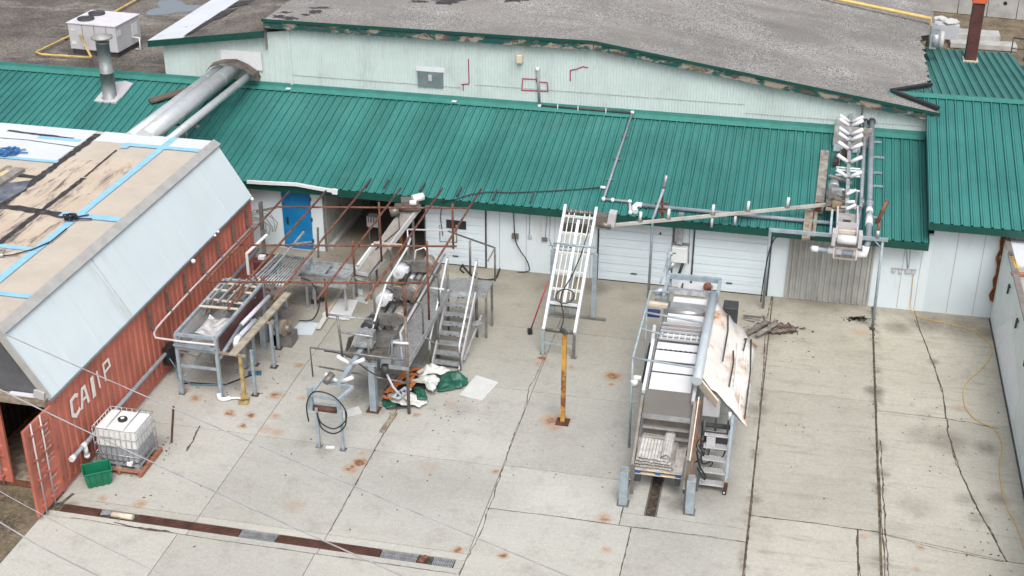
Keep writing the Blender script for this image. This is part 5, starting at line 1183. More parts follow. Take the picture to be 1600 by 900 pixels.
# tray at the near end
mb = MB(); mb.prism([(-10.75, 28.75, 1.46), (-10.72, 29.1, 1.46), (-10.62, 29.25, 1.80), (-10.66, 28.9, 1.9)], (.02, 0, 0)); mb.prism([(-9.62, 28.9, 1.46), (-9.62, 29.9, 1.46), (-9.55, 29.9, 1.85), (-9.58, 29.0, 1.8)], (.02, 0, 0)); mb.rng((-10.7, 28.7, 1.42), (-9.8, 29.3, 1.455)); mb.build('feed_chute', M_dull, pf)
# handrails
def rail(pts, r=.027, m_=M_galv, name='handrail'): (MB().curve(pts, r, 6) if name == 'cable' else MB().tube(pts, r, 8)).build(name, m_, pf)
rail([(-10.5, 33.9, 1.6), (-10.45, 33.7, 2.55), (-10.3, 33.5, 2.66), (-10.22, 32.9, 2.66), (-10.2, 30.9, 2.60), (-10.2, 29.2, 1.75)], .03, M_white)
rail([(-10.2, 33.3, 1.6), (-10.1, 33.3, 2.4), (-9.85, 33.35, 2.5), (-9.7, 33.3, 2.3)], .025, M_white)
rail([(-9.12, 28.6, 2.15), (-9.20, 28.75, 2.30), (-9.22, 33.2, 2.42)], .034, M_cgrey); rail([(-9.25, 28.15, 2.30), (-8.88, 28.15, 2.30)], .04, M_white) if False else None
rail([(-9.33, 28.55, 2.12), (-8.93, 28.55, 2.14)], .036, M_white)
rail([(-9.05, 31.9, DZ), (-9.05, 31.9, 2.42), (-9.22, 31.9, 2.42)], .028, M_dull); rail([(-9.3, 31.9, 2.0), (-8.9, 31.9, 2.0)], .03, M_white)
rail([(-9.05, 30.3, DZ), (-9.05, 30.3, 2.38), (-9.22, 30.3, 2.38)], .028, M_dull)
rail([(-9.4, 34.3, 2.62), (-7.92, 33.85, 2.46), (-7.92, 33.0, 2.45)], .026, M_dull); rail([(-7.92, 33.85, 2.46), (-7.92, 33.85, 1.4)], .03, M_dull); rail([(-8.7, 34.05, 2.5), (-8.7, 34.05, DZ)], .035, M_dull)
rail([(-10.6, 34.2, 2.6), (-9.4, 34.35, 2.62)], .026, M_cgrey); rail([(-10.6, 34.2, 2.6), (-10.55, 34.1, 1.5)], .028, M_galv)
# near guard frames at Y = 28.55
rail([(-11.58, 28.6, .80), (-11.60, 28.6, 1.66), (-9.0, 28.6, 1.60)], .026, M_dull); rail([(-11.40, 28.6, 1.12), (-9.0, 28.6, .94)], .024, M_dull)
rail([(-10.72, 28.58, 1.50), (-10.78, 28.55, 2.70)], .034, M_dull); rail([(-11.05, 28.55, 2.72), (-9.86, 28.55, 2.72), (-9.86, 28.55, 2.22), (-10.72, 28.55, 2.25)], .030, M_galv)
rail([(-10.02, 28.62, 1.42), (-10.02, 28.62, 2.2)], .035, M_dull); rail([(-9.42, 28.7, 1.4), (-9.42, 28.75, 2.05), (-9.1, 28.78, 2.1)], .03, M_steelb); rail([(-9.12, 28.62, 1.38), (-9.15, 28.62, 2.0)], .03, M_steelb)
rail([(-9.65, 28.6, 1.35), (-9.3, 28.3, .95), (-9.02, 28.58, .35)], .03, M_cgrey)
mb = MB(); mb.tube([(-9.58, 28.55, 1.1), (-9.58, 28.55, 1.42)], .1, 12); mb.box((-9.74, 28.55, 1.4), (.06, .1, .3)); mb.build('grey_motor', M_dark, pf)
rail([(-11.2, 28.55, 1.64), (-10.6, 28.5, 1.62), (-10.2, 28.4, 1.45), (-9.7, 28.35, 1.2), (-9.4, 28.4, 1.35)], .018, M_black, 'cable')
# stairs
st = thing('steel_stairs', 'grey steel stairs with open treads climbing to the motor platform', 'stairs', (-8.65, 31, 0))
SB, STP = V(0, 30.98, 0), V(0, 32.93, DZ)
for x in (-9.05, -8.26):
    MB().bar((x, SB.y, .03), (x, STP.y, DZ-.02), .04, .16).build('stringer', M_cgrey, st)
for i in range(8):
    k = (i+.7)/8.2; q = lerp(SB, STP, k)
    o = MB().rng((-9.03, q.y-.10, q.z-.02), (-8.28, q.y+.12, q.z+.012)).build('tread', M_galv, st)
    if i > 2: each('tread_slot', M_black, o, [((-8.74, q.y-.104, q.z-.018), (-8.68, q.y-.1005, q.z+.01)), ((-8.62, q.y-.104, q.z-.018), (-8.56, q.y-.1005, q.z+.01))])
for x in (-9.08, -8.24):
    mb = MB(); mb.tube([(x, 30.92, .62), (x, 30.95, .86), (x, 32.95, 2.44), (x, 33.02, 2.44)], .028, 8); mb.build('handrail', M_white if x < -9 else M_white, st)
    MB().tube([(x, 31.02, .02), (x, 31.02, .92)], .026, 8).build('rail_post', M_dull, st); MB().tube([(x, 32.95, .02), (x, 32.95, 2.46)], .034, 8).build('rail_post', M_dull, st)
mb = MB(); mb.bar((-8.24, 31.4, .12), (-8.05, 32.75, .85), .05); mb.bar((-8.24, 32.3, .75), (-8.0, 32.5, .78), .2, .03); mb.build('side_brace', M_galv, st)
# ================================================================== BLUE TAIL CONVEYOR
tc = thing('tail_conveyor', 'small pale blue conveyor tail with rusty roller and white idlers at the near end', 'conveyor', (-10.45, 26.7, 0))
for x in (-10.76, -10.13):
    o = MB().bar((x, 26.65, .01), (x, 26.65, 1.15), .065).build('leg', M_steelb, tc); MB().rng((x-.08, 26.57, 0), (x+.08, 26.73, .014)).build('foot_plate', M_dull, o)
each('bearing_plate', M_steelb, tc, bars=[((-10.93, 26.72, 1.02), (-10.93, 26.72, 1.66), .13, .10), ((-10.20, 26.72, 1.02), (-10.20, 26.72, 1.40), .08, .10)])
mb = MB(); mb.bar((-10.92, 26.68, 1.46), (-10.2, 26.68, 1.42), .06); mb.bar((-10.2, 26.68, 1.42), (-9.98, 27.2, 1.52), .07); mb.bar((-10.92, 26.68, 1.46), (-10.85, 27.3, 1.52), .06); mb.bar((-10.85, 27.3, 1.52), (-9.98, 27.2, 1.52), .06); mb.bar((-10.9, 26.75, 1.2), (-10.2, 26.75, 1.2), .05); mb.build('tail_frame', M_steelb, tc)
mb = MB(); mb.tube([(-10.86, 26.72, 1.10), (-10.26, 26.72, 1.10)], .085, 14); o = mb.build('roller', M_rustp, tc); o['label'] = 'rusty tail roller'
MB().bar((-10.35, 27.2, 1.50), (-10.35, 29.1, 1.50), .12, .14).build('spine', M_steelb, tc)
for y in (27.25, 28.15):
    mb = MB()
    for s in (-1, 1): mb.tube([(-10.35+s*.05, y, 1.60), (-10.35+s*.36, y, 1.77)], .055, 10)
    mb.build('idler', M_roller, tc)
mb = MB(); mb.tube([(-10.62, 27.0, 1.68), (-10.52, 27.25, 1.80)], .09, 10); mb.build('bearing_motor', M_dull, tc)
mb = MB()
for i in range(2):
    pts = [V(-10.97, 26.6, .75-.1*i), V(-10.98, 26.58, 1.25), V(-10.75, 26.55, 1.66), V(-10.3, 26.58, 1.6), V(-9.98, 26.56, 1.25), V(-10.0, 26.55, .92-.12*i), V(-10.3, 26.55, .66-.14*i), V(-10.62, 26.55, .78-.14*i), V(-10.72, 26.56, 1.06)]
    if i: pts = pts[4:]
    mb.curve(pts, .018, 6)
mb.build('cable', M_black, tc)
# ================================================================== WHITE INCLINE CONVEYOR FRAME
wi = thing('white_incline_frame', 'white ladder-like inclined conveyor frame leaning up to the green eave', 'conveyor', (-5.75, 34, 0))
P0, P1 = V(-6.2, 32.40, .78), V(-6.27, 35.90, 3.04); Q0, Q1 = V(-5.32, 32.38, .78), V(-5.36, 35.95, 3.02)
for a, b in ((P0, P1), (Q0, Q1)):
    d_ = (b-a); MB().bar(a, b, .075, .17).build('side_rail', M_white, wi)
each('rung', M_white, wi, bars=[(lerp(P0, P1, k)+V(0,0,-.02), lerp(Q0, Q1, k)+V(0,0,-.02), .05, .07) for k in (.22, .33, .47, .62, .78, .92)])
mb = MB()
for i in range(1, 6):
    if i == 3: continue
    u = i/6; MB().bar(lerp(lerp(P0, P1, .24), lerp(Q0, Q1, .24), u)+V(0,0,.05), lerp(lerp(P0, P1, .93), lerp(Q0, Q1, .93), u)+V(0,0,.05), .03, .03).build('slider_rod', mat('cream_rod', (.58, .56, .50), .45, var=.08, scale=3), wi)
MB().bar(lerp(lerp(P0, P1, .22), lerp(Q0, Q1, .22), .5)+V(0,0,.04), lerp(lerp(P0, P1, .88), lerp(Q0, Q1, .88), .5)+V(0,0,.04), .085, .05).build('centre_bar', M_white, wi)
mb = MB(); mb.tube([lerp(P0, P1, .97)+V(.05, 0, -.05), lerp(Q0, Q1, .97)+V(-.05, 0, -.05)], .05, 10)
for u in (.2, .35, .5, .65, .8): mb.tube([lerp(lerp(P0, P1, .97), lerp(Q0, Q1, .97), u-.04)+V(0,0,-.05), lerp(lerp(P0, P1, .97), lerp(Q0, Q1, .97), u+.04)+V(0,0,-.05)], .085, 12)
mb.build('head_shaft', M_dull, wi)
mb = MB(); mb.tube([P0+V(.04, .05, .02), Q0+V(-.04, .05, .02)], .04, 8); mb.bar(P0+V(.02, .15, -.1), Q0+V(0, .15, -.1), .03); mb.bar(P0+V(.02, .5, .2), Q0+V(0, .5, .2), .04); mb.bar(P0+V(.02, .85, .35), Q0+V(0, .85, .35), .03); mb.build('tail_shaft', M_dull, wi)
for p in (P0, Q0):
    o = MB().bar((p.x-.02, p.y+.03, .01), (p.x-.02, p.y+.03, .72), .075).build('leg', M_steelb if p is P0 else M_dull, wi); MB().rng((p.x-.1, p.y-.05, 0), (p.x+.07, p.y+.11, .012)).build('foot_plate', M_dull, o)
MB().bar((P0.x, P0.y+.02, .36), (Q0.x, Q0.y+.02, .36), .04).build('brace', M_steelb, wi)
for x in (-6.42, -5.18): MB().bar((x, 34.8, .03), (x, 34.8, 2.1), .13, .10).build('support_leg', M_steelb, wi)
mb = MB(); mb.bar((-6.45, 34.8, .03), (-4.8, 34.75, .03), .12, .05); mb.build('floor_beam', M_dull, wi)
mb = MB(); mb.tube([(-6.40, 34.72, 2.36), (-5.15, 34.7, 2.36)], .035, 8); mb.bar((-6.42, 34.8, 2.1), (-5.18, 34.8, 2.1), .06); mb.tube([(-6.55, 34.8, 2.24), (-5.8, 34.8, 2.24)], .02, 6); mb.build('cross_tube', M_steelb, wi)
mb = MB(); mb.bar((-5.85, 34.8, .03), (-5.85, 34.8, 2.2), .07); mb.build('middle_post', M_steelb, wi)
mb = MB(); c = lerp(Q1, Q0, .06)+V(.12, .1, -.1); mb.box(c+V(.05, 0, -.05), (.35, .3, .32), rotz(.3)); mb.tube([c+V(0, -.1, -.15), c+V(.35, -.1, -.2)], .1, 10); mb.build('gear_drive', M_hopper, wi)
mb = MB(); mb.box(c+V(.36, .0, .02), (.22, .30, .42), Matrix.Rotation(.12, 3, 'Y')); mb.build('drive_cover', M_cgrey, wi)
mb = MB(); rnd = random.Random(5)
for i in range(9):
    a = lerp(P1, Q1, rnd.uniform(.1, .8))+V(0, -.5, -.45); mb.box(a, (rnd.uniform(.08, .2), .15, rnd.uniform(.1, .25)))
mb.build('under_drive', M_dark, wi)
mb = MB(); mb.curve([lerp(Q0, Q1, .8)+V(-.12, 0, .05), lerp(Q0, Q1, .6)+V(-.2, 0, .08), lerp(Q0, Q1, .42)+V(-.35, 0, .1), lerp(Q0, Q1, .25)+V(-.55, 0, .1), lerp(P0, P1, .1)+V(.5, 0, .06), lerp(P0, P1, .03)+V(.46, 0, -.05)], .018, 6)
pts = [lerp(P0, P1, .24)+V(.45+.26*math.cos(a), .25*math.sin(a), .14+.1*math.sin(a)) for a in [k*.5 for k in range(14)]]; mb.tube(pts, .016, 6); mb.build('cable', M_black, wi)
rp_ = thing('red_handled_pole', 'thin red pole with a dark foot leaning on the white ladder-like frame', 'pole', tuple(gp(827, 520)))
a = gp(828, 519, .06); MB().tube([a, lerp(P0, P1, .36)+V(-.1, -.05, .1)], .02, 8).build('shaft', M_redp, rp_); mb = MB(); mb.box(a+V(0, 0, .03), (.12, .16, .12), rotz(.4)); mb.build('foot', M_black, rp_)
yp_ = thing('yellow_post', 'single rusty yellow square post with bolted base plate standing in the yard', 'post', (-5.03, 29.08, 0))
MB().rng((-5.085, 29.025, .032), (-4.975, 29.135, 2.62)).build('post', M_ypost, yp_)
MB().rng((-5.20, 28.91, .001), (-4.86, 29.25, .03)).build('base_plate', M_rustp, yp_)
mb = MB(); mb.box((-5.06, 29.1, 2.66), (.09, .40, .09), rotz(.5) @ Matrix.Rotation(-.25, 3, 'X')); mb.build('head', M_dark, yp_)
# ================================================================== STEPPED BELT MACHINE (right)
sm_ = thing('stepped_belt_machine', 'tall stepped conveyor machine with white belt sections standing on pale blue legs', 'machine', (-2.3, 29, 0))
for x in (-3.0, -1.45):
    o = MB().rng((x-.11, 25.86, .012), (x+.09, 26.06, .92)).build('front_leg', M_steelb, sm_, bevel=.008)
    MB().rng((x-.15, 25.82, 0), (x+.13, 26.1, .011)).build('foot_plate', M_dull, o)
    MB().rng((x-.09, 25.88, .90), (x+.07, 26.04, .99)).build('splice_plate', M_galv, o)
mb = MB(); mb.bar((-2.88, 26.1, .52), (-2.88, 27.9, 1.75), .06, .30, up=(0, -.6, .8)); mb.bar((-2.84, 26.05, .25), (-2.84, 26.1, 1.0), .09, .09); mb.build('hopper_side', M_hopper, sm_)
mb = MB(); mb.bar((-1.62, 26.1, .45), (-1.62, 27.9, 1.75), .07, .34, up=(0, -.6, .8)); mb.bar((-1.56, 26.05, .25), (-1.56, 26.1, 1.3), .10, .10); mb.build('hopper_side', M_hopper, sm_)
MB().bar((-1.50, 26.15, .6), (-1.50, 27.9, 1.85), .04, .14, up=(0, -.6, .8)).build('rusty_guard', M_rust, sm_)
MB().bar((-1.56, 26.1, 1.0), (-1.54, 27.8, 2.0), .03, .05).build('white_edge', M_cream, sm_)
mb = MB(); mb.prism([(-2.84, 27.55, 1.50), (-1.68, 27.55, 1.50), (-1.68, 28.30, 1.78), (-2.84, 28.30, 1.78)], (0, 0, -.02)); mb.build('hopper_sheet', mat('clean_brown_grey_sheet', (.20, .186, .166), .35, .35, var=.06, scale=1.2), sm_)
each('hopper_bar', M_stain, sm_, bars=[((-2.84, 27.52, 1.49), (-1.68, 27.52, 1.49), .09, .09), ((-2.80, 27.48, 1.22), (-1.70, 27.48, 1.22), .06, .06), ((-2.78, 27.42, 1.0), (-1.70, 27.42, 1.0), .06, .05)])
mb = MB(); mb.rng((-2.80, 27.60, .75), (-1.70, 27.62, 1.44)); mb.build('hopper_back', M_hopper, sm_)
for x in (-2.75, -1.82): MB().rng((x-.07, 26.35, .40), (x+.07, 27.7, .47)).build('fork', M_dark, sm_)
mb = MB(); mb.bar((-2.85, 27.7, .45), (-1.65, 27.7, .45), .1, .1); mb.build('fork_carriage', M_dull, sm_)
# belt run: profile (Y, z)
PR = [(28.25, 1.72), (29.75, 2.10), (30.35, 2.10), (31.35, 2.12), (31.9, 2.30), (32.6, 2.22), (33.3, 2.26)]
XL, XR = -2.80, -1.78
def beltstrip(y0, z0, y1, z1, nm, m_, th=.05, xl=XL, xr=XR):
    mb = MB(); mb.prism([(xl, y0, z0), (xr, y0, z0), (xr, y1, z1), (xl, y1, z1)], (0, 0, -th)); return mb.build(nm, m_, sm_)
def onp(y):
    for (a, b), (c, d) in zip(PR[:-1], PR[1:]):
        if a <= y <= c: return b+(d-b)*(y-a)/(c-a)
for (a, b) in ((28.30, 28.92), (28.98, 29.28), (29.36, 29.70), (29.76, 30.10)):
    beltstrip(a, onp(a), b, onp(b), 'white_belt', M_roller, .06)
for y in (28.27, 28.95, 29.32, 29.73):
    mb = MB(); mb.bar((XL, y, onp(y)-.02), (XR, y, onp(y)-.02), .05, .03); mb.build('slat_gap', M_dark, sm_)
mb = MB()
for i in range(8):
    x = XL+.08+i*.125; mb.rng((x, 28.22, 1.66), (x+.09, 28.262, 1.72)); mb.rng((x, 29.715, onp(29.73)-.005), (x+.07, 29.745, onp(29.73)+.012))
mb.build('sprocket_gap', M_black, sm_)
for y in (30.22, 30.42, 30.62, 30.80, 31.02):
    MB().bar((XL, y, 2.14), (XR, y, 2.14), .06, .05).build('cross_bar', M_cgrey if y != 30.42 else M_white, sm_)
each('comb_finger', M_white, sm_, bars=[((XL+.06+i*.15, 30.2, 2.15), (XL+.06+i*.15, 30.5, 2.15), .03, .04) for i in range(7)])
MB().rng((XL, 30.12, 1.95), (XR, 31.1, 2.0)).build('under_sheet', M_dull, sm_)
beltstrip(31.12, 2.22, 31.42, 2.24, 'white_belt', M_roller, .08, XL+.1, XR+.02)
mb = MB(); mb.tube([(XL+.1, 31.55, 2.22), (XR+.02, 31.55, 2.22)], .10, 14); mb.build('drum', M_stain, sm_)
mb = MB(); mb.prism([(XL+.12, 31.5, 2.33), (XR, 31.5, 2.33), (XR, 31.9, 2.34), (XL+.12, 31.9, 2.34)], (0, 0, -.02)); mb.build('grey_sheet', M_stain, sm_)
beltstrip(31.92, 2.30, 32.32, 2.28, 'white_belt', M_roller, .06, XL+.15, XR+.02)
MB().bar((-2.82, 32.42, 2.40), (-1.62, 32.42, 2.40), .12, .14).build('top_beam', M_galv, sm_)
beltstrip(32.55, 2.25, 33.25, 2.25, 'pale_plate', mat('pale_lilac_plate', (.52, .50, .52), .45, var=.05), .04, XL+.2, XR-.08)
mb = MB(); mb.bar((-2.5, 32.75, 2.29), (-2.5, 33.1, 2.29), .04, .05); mb.build('slot', M_dark, sm_)
mb = MB(); mb.lathe((-1.82, 32.95, 2.27), [(.10, 0), (.12, .08), (.10, .16)], 14); mb.build('rusty_pot', M_rust, sm_)
MB().bar((-2.95, 33.45, 2.32), (-1.5, 33.45, 2.32), .10, .14).build('top_beam', M_steelb, sm_)
for x in (-2.92, -1.52): MB().bar((x, 32.2, 2.30), (x, 33.5, 2.30), .09, .12).build('top_side', M_steelb, sm_)
# side rails, posts
mb = MB(); mb.bar((-2.90, 28.1, 1.80), (-2.90, 29.9, 2.26), .07, .10); mb.build('side_rail', M_white, sm_)
mb = MB(); mb.bar((-1.68, 27.9, 1.75), (-1.68, 29.6, 2.2), .08, .14); mb.build('side_rail', M_cgrey, sm_)
for x in (-2.86, -1.72):
    mb = MB(); mb.prism([(x, 28.2, 1.35), (x, 28.2, 1.68), (x, 29.7, 2.05), (x, 33.4, 2.2), (x, 33.4, 1.85), (x, 29.8, 1.65)], (.02, 0, 0)); mb.build('side_plate', M_galv, sm_)
    for y in (28.3, 30.4, 33.2): MB().bar((x, y, .01), (x, y, 1.7), .10).build('leg', M_steelb, sm_)
MB().bar((-3.12, 30.2, .8), (-2.98, 30.2, 1.95), .12, .1).build('side_post', M_dark, sm_)
MB().bar((-3.0, 29.9, 1.1), (-2.95, 30.6, 2.3), .08, .1).build('side_post', M_cgrey, sm_)
mb = MB(); mb.bar((-3.25, 31.75, 2.30), (-2.75, 31.7, 2.30), .16, .08); mb.build('cream_crossbar', M_cream, sm_)
mb = MB(); mb.box((-3.1, 31.5, 2.15), (.35, .2, .14)); mb.build('navy_bracket', mat('navy_paint', (.02, .03, .12), .5), sm_)
mb = MB(); mb.tube([(-3.2, 32.4, 2.3), (-2.95, 32.45, 2.38)], .09, 12); mb.tube([(-2.95, 33.9, 2.3), (-2.85, 33.9, 2.5)], .06, 10); mb.box((-3.0, 32.3, 2.2), (.3, .25, .1)); mb.build('bearing', M_galv, sm_)
mb = MB(); mb.tube([(-3.16, 28.3, 1.98), (-3.14, 28.35, 1.80)], .09, 10); mb.tube([(-3.2, 28.35, 2.02), (-3.0, 28.35, 2.02)], .06, 10); mb.build('white_lamp', M_white, sm_)
mb = MB(); mb.tube([(-3.0, 33.9, 1.0), (-3.0, 33.9, 2.75)], .04, 8); mb.tube([(-3.05, 33.95, 2.75), (-2.9, 33.95, 2.75)], .06, 8); mb.tube([(-3.1, 33.0, 2.3), (-3.0, 33.85, 2.65)], .03, 8); mb.build('riser_pipe', M_steelb, sm_)
# galvanised rail frame on the left side
mb = MB(); X_ = -3.22; zr = 2.58
mb.tube([(X_+.02, 28.3, .02), (X_, 28.3, zr), (X_-.02, 31.75, zr+.08), (-2.75, 31.80, zr+.08)], .030, 8)
for y, xe in ((28.3, -1.72), (29.75, -2.62), (30.6, -1.75)): mb.tube([(X_, y, zr+.02*(y-28)), (xe, y-.02, zr-.06)], .028, 8)
mb.tube([(X_-.01, 31.0, zr+.05), (X_+.1, 30.4, .4)], .022, 8)
mb.build('guard_rail', M_steelb, sm_)
# right-hand beam with the rust-stained cover
MB().tube([(-1.63, 28.05, 2.28), (-1.62, 30, 2.42), (-1.60, 32.15, 2.54)], .12, 12).build('cover_beam', mat('pale_blue_roll', (.42, .47, .50), .4, var=.06), sm_)
cv = [(-1.53, 31.85, 2.52), (-1.53, 28.25, 2.30), (-.36, 27.6, 1.48), (-.36, 31.20, 1.66)]
mb = MB(); nX, nY = 9, 9; rs = random.Random(15); vv = []
for i in range(nX+1):
    for j in range(nY+1):
        u, v_ = i/nX, j/nY
        p = lerp(lerp(cv[0], cv[3], u), lerp(cv[1], cv[2], u), v_)
        if 0 < i < nX and 0 < j < nY: p.z += .06*math.sin(8*u+3*v_)+.04*math.sin(11*v_-4*u)+rs.uniform(-.02, .02)
        else: p += V(rs.uniform(-.03, .03), rs.uniform(-.06, .06), rs.uniform(-.03, .03))
        vv.append(p)
fs = [[i*(nY+1)+j, (i+1)*(nY+1)+j, (i+1)*(nY+1)+j+1, i*(nY+1)+j+1] for i in range(nX) for j in range(nY)]
mb.add(vv, fs, True); cvo = mb.build('cover', M_cover, sm_)
cvo['label'] = 'rust-stained white sheet cover'
sl_ = cvo.modifiers.new('thickness', 'SOLIDIFY'); sl_.thickness = .02
def cvp(u, v_, d=.03): q = lerp(lerp(cv[0], cv[3], u), lerp(cv[1], cv[2], u), v_); return q+V(.3, 0, .9)*d
mb = MB()
for (u0, v0, u1, v1) in ((.30, .02, .34, .62), (.52, .38, .54, .82), (.86, .02, .93, .97), (.72, .10, .73, .24)):
    mb.tube([cvp(u0, v0, .05), cvp((u0+u1)/2+.03, (v0+v1)/2-.1, .05), cvp(u1, v1, .05)], .022, 6)
mb.build('black_strip', M_dark, cvo)
mb = MB()
for (u0, v0, u1, v1) in ((.60, .2, .66, .9), (.75, .05, .80, .95)): mb.bar(cvp(u0, v0, .05), cvp(u1, v1, .05), .035, .012)
mb.build('cover_batten', M_white, cvo)
MB().bar((-1.5, 28.35, 2.10), (-.40, 27.72, 1.46), .05, .06).build('cover_frame', M_galv, sm_)
mb = MB(); mb.bar((-1.55, 28.2, 2.15), (-1.1, 27.75, 1.9), .04, .30, up=(.4, -.6, .6)); mb.build('cream_flap', M_cream, sm_)
mb = MB(); mb.tube([(-.78, 27.75, 1.72), (-.78, 27.72, 1.55)], .04, 8); mb.build('white_tag', M_white, sm_)
# electrics and access ladder on the right
eb = MB().rng((-1.44, 28.05, 1.35), (-1.04, 28.3, 1.85)).build('switch_box', M_unit, sm_)
mb = MB(); mb.rng((-1.45, 27.85, 1.16), (-.72, 28.0, 1.21)); mb.bar((-1.4, 27.9, .5), (-1.4, 27.9, 1.3), .06); mb.bar((-.80, 27.7, .9), (-.80, 27.7, 1.5), .05); mb.bar((-1.1, 27.9, .9), (-1.1, 27.9, 1.4), .05); mb.build('equipment_shelf', M_dark, sm_)
MB().rng((-1.27, 27.50, .72), (-1.06, 27.62, 1.10)).build('white_box', M_unit, sm_)
MB().rng((-1.40, 27.65, .68), (-.78, 27.72, 1.15)).build('dark_panel', M_dark, sm_)
mb = MB(); rnd = random.Random(31)
for i in range(6):
    a = V(-1.45+rnd.uniform(0, .15), 27.4+rnd.uniform(0, .3), .7+rnd.uniform(0, .5)); mb.curve([a, a+V(rnd.uniform(-.1, .25), -.1, -.2), a+V(rnd.uniform(-.1, .2), -.1, -.45)], .014, 5)
mb.curve([(-1.35, 27.25, .95), (-1.3, 27.1, .62), (-1.05, 27.3, .62), (-.85, 27.4, .68), (-.80, 27.5, .9)], .020, 6)
mb.curve([(-1.45, 26.9, 1.1), (-1.35, 26.8, .75), (-1.2, 26.78, .5), (-1.22, 26.75, .42), (-1.4, 26.78, .7)], .022, 6); mb.build('cable', M_black, sm_)
mb = MB(); mb.tube([(-1.55, 27.0, 1.3), (-1.42, 27.2, 1.25), (-1.35, 27.3, 1.1)], .03, 6); mb.build('rusty_hose', M_rust, sm_)
al = thing('access_ladder', 'short steep blue and grey ladder with grating treads beside the stepped machine', 'ladder', (-1.05, 27, 0))
for i in range(5):
    z = .2+.235*i; y = 26.95+.17*i
    o = MB().rng((-1.33, y-.10, z-.02), (-.76, y+.12, z)).build('tread', mat('bright_grating', (.50, .51, .52), .5, .1, var=.08), al)
    mb = MB(); [mb.rng((-1.29+.06*k, y-.08, z+.001), (-1.265+.06*k, y+.10, z+.006)) for k in range(9)]; mb.build('tread_grip', M_stain, o)
for x in (-1.36, -.73):
    MB().bar((x, 26.82, .02), (x, 27.95, 1.3), .035, .13).build('stringer', M_steelb if x > -1 else M_dark, al)
MB().bar((-.72, 26.84, .02), (-.70, 26.86, .3), .09).build('foot', M_rustp, al)
MB().bar((-.71, 26.90, .2), (-.70, 27.6, 1.75), .06).build('hand_post', M_steelb, al)
MB().bar((-.70, 27.75, .9), (-.66, 27.78, 1.6), .08).build('hand_post', M_steelb, al)
# pallet with the rolled slat belt
bp = thing('blue_block_pallet', 'pallet with blue blocks carrying the rolled slat belt on the machine forks', 'pallet', (-2.3, 27.05, .475))
mb = MB()
for x in (-2.77, -2.29, -1.81):
    for y in (26.62, 27.1, 27.55): MB().box((x, y, .535), (.13, .13, .09)).build('block', M_blueb, bp)
each('runner', M_cream, bp, [((-2.86, y-.06, .475), (-1.74, y+.06, .49)) for y in (26.60, 27.1, 27.58)])
mb = MB()
mb.rng((-2.86, 26.55, .58), (-1.74, 27.65, .605)); mb.build('deck', M_cream, bp)
br = thing('rolled_slat_belt', 'grey-white slatted plastic belt folded and rolled on the blue block pallet', 'belt', (-2.3, 27.05, .606))
M_slat = mat('grey_white_slats', (.53, .515, .49), .6, var=.14, scale=5, dirt=(.30, .28, .25), dscale=4)
rs = random.Random(2); mb = MB()
def slatrun(pts, y0, y1, w=.075):
    for a, b in zip(pts[:-1], pts[1:]):
        n = max(1, int((V(*b)-V(*a)).length/w))
        for i in range(n):
            p = lerp((a[0], 0, a[1]), (b[0], 0, b[1]), i/n); q = lerp((a[0], 0, a[1]), (b[0], 0, b[1]), (i+.86)/n)
            yy = rs.uniform(-.02, .02)
            mb.add([(p.x, y0+yy, p.z), (q.x, y0+yy, q.z), (q.x, y1+yy, q.z), (p.x, y1+yy, p.z), (p.x, y0+yy, p.z-.022), (q.x, y0+yy, q.z-.022), (q.x, y1+yy, q.z-.022), (p.x, y1+yy, p.z-.022)], [(0,1,2,3),(4,7,6,5),(0,4,5,1),(1,5,6,2),(2,6,7,3),(3,7,4,0)])
def V2(a): return V(a[0], 0, a[1])
slatrun([(-2.86, .635), (-1.72, .635)], 26.56, 27.66); slatrun([(-2.90, .69), (-2.92, .76), (-2.80, .80)], 26.55, 27.66, .05)
slatrun([(-2.88, .71), (-1.98, .70)], 26.56, 27.66); slatrun([(-2.84, .80), (-1.98, .78)], 26.55, 27.62); slatrun([(-2.82, .88), (-2.0, .86)], 26.54, 27.64); slatrun([(-2.78, .96), (-2.1, .93)], 26.55, 27.60); slatrun([(-1.98, .70), (-1.92, .74), (-1.98, .80)], 26.56, 27.64, .04)
sp_ = [(-2.12+.19*(1-k/36)*math.cos(-k*.42), .99+.17*(1-k/36)*math.sin(-k*.42)) for k in range(28)]
slatrun(sp_, 26.56, 27.68, .06)
mb.build('slats', M_slat, br)
MB().rng((-2.22, 26.64, .88), (-2.04, 27.6, 1.06)).build('roll_core', M_slat, br)
solo(MB().box((-1.2, 34.1, .85), (.42, .5, .9)), 'black_cabinet', M_dark, 'black box cabinet behind the rust-stained machine cover', 'cabinet', bevel=.03)
# ================================================================== BOOM CONVEYOR, ROOF CONVEYOR AND PIPE FRAME
bm_ = thing('boom_conveyor', 'long thin pale boom with upright white rollers from the white frame to the roof conveyor', 'conveyor', (-2, 36.5, 2.6))
C0, C1 = V(-5.35, 35.75, 2.52), V(1.25, 37.75, 3.02)
MB().bar(C0+(C0-C1)*.13, C1, .07, .09).build('boom', mat('pale_boom', (.50, .49, .46), .5, .2, var=.12, scale=3, dirt=(.34, .27, .2), dscale=2), bm_)
for k, up in ((.07, 1), (.19, 1), (.31, 1), (.50, 1), (.65, 1), (.82, 1)):
    q = lerp(C0, C1, k); MB().tube([q+V(0, -.03, .05), q+V(.02, -.05, .36)], .045, 10).build('roller', M_roller, bm_)
    MB().bar(q+V(-.08, -.02, .07), q+V(.08, -.02, .07), .05).build('roller_base', M_dull, bm_)
for k in (.50, .60): q = lerp(C0, C1, k); MB().tube([q+V(0, -.03, -.08), q+V(0, -.03, -.36)], .04, 10).build('return_roller', M_cgrey, bm_)
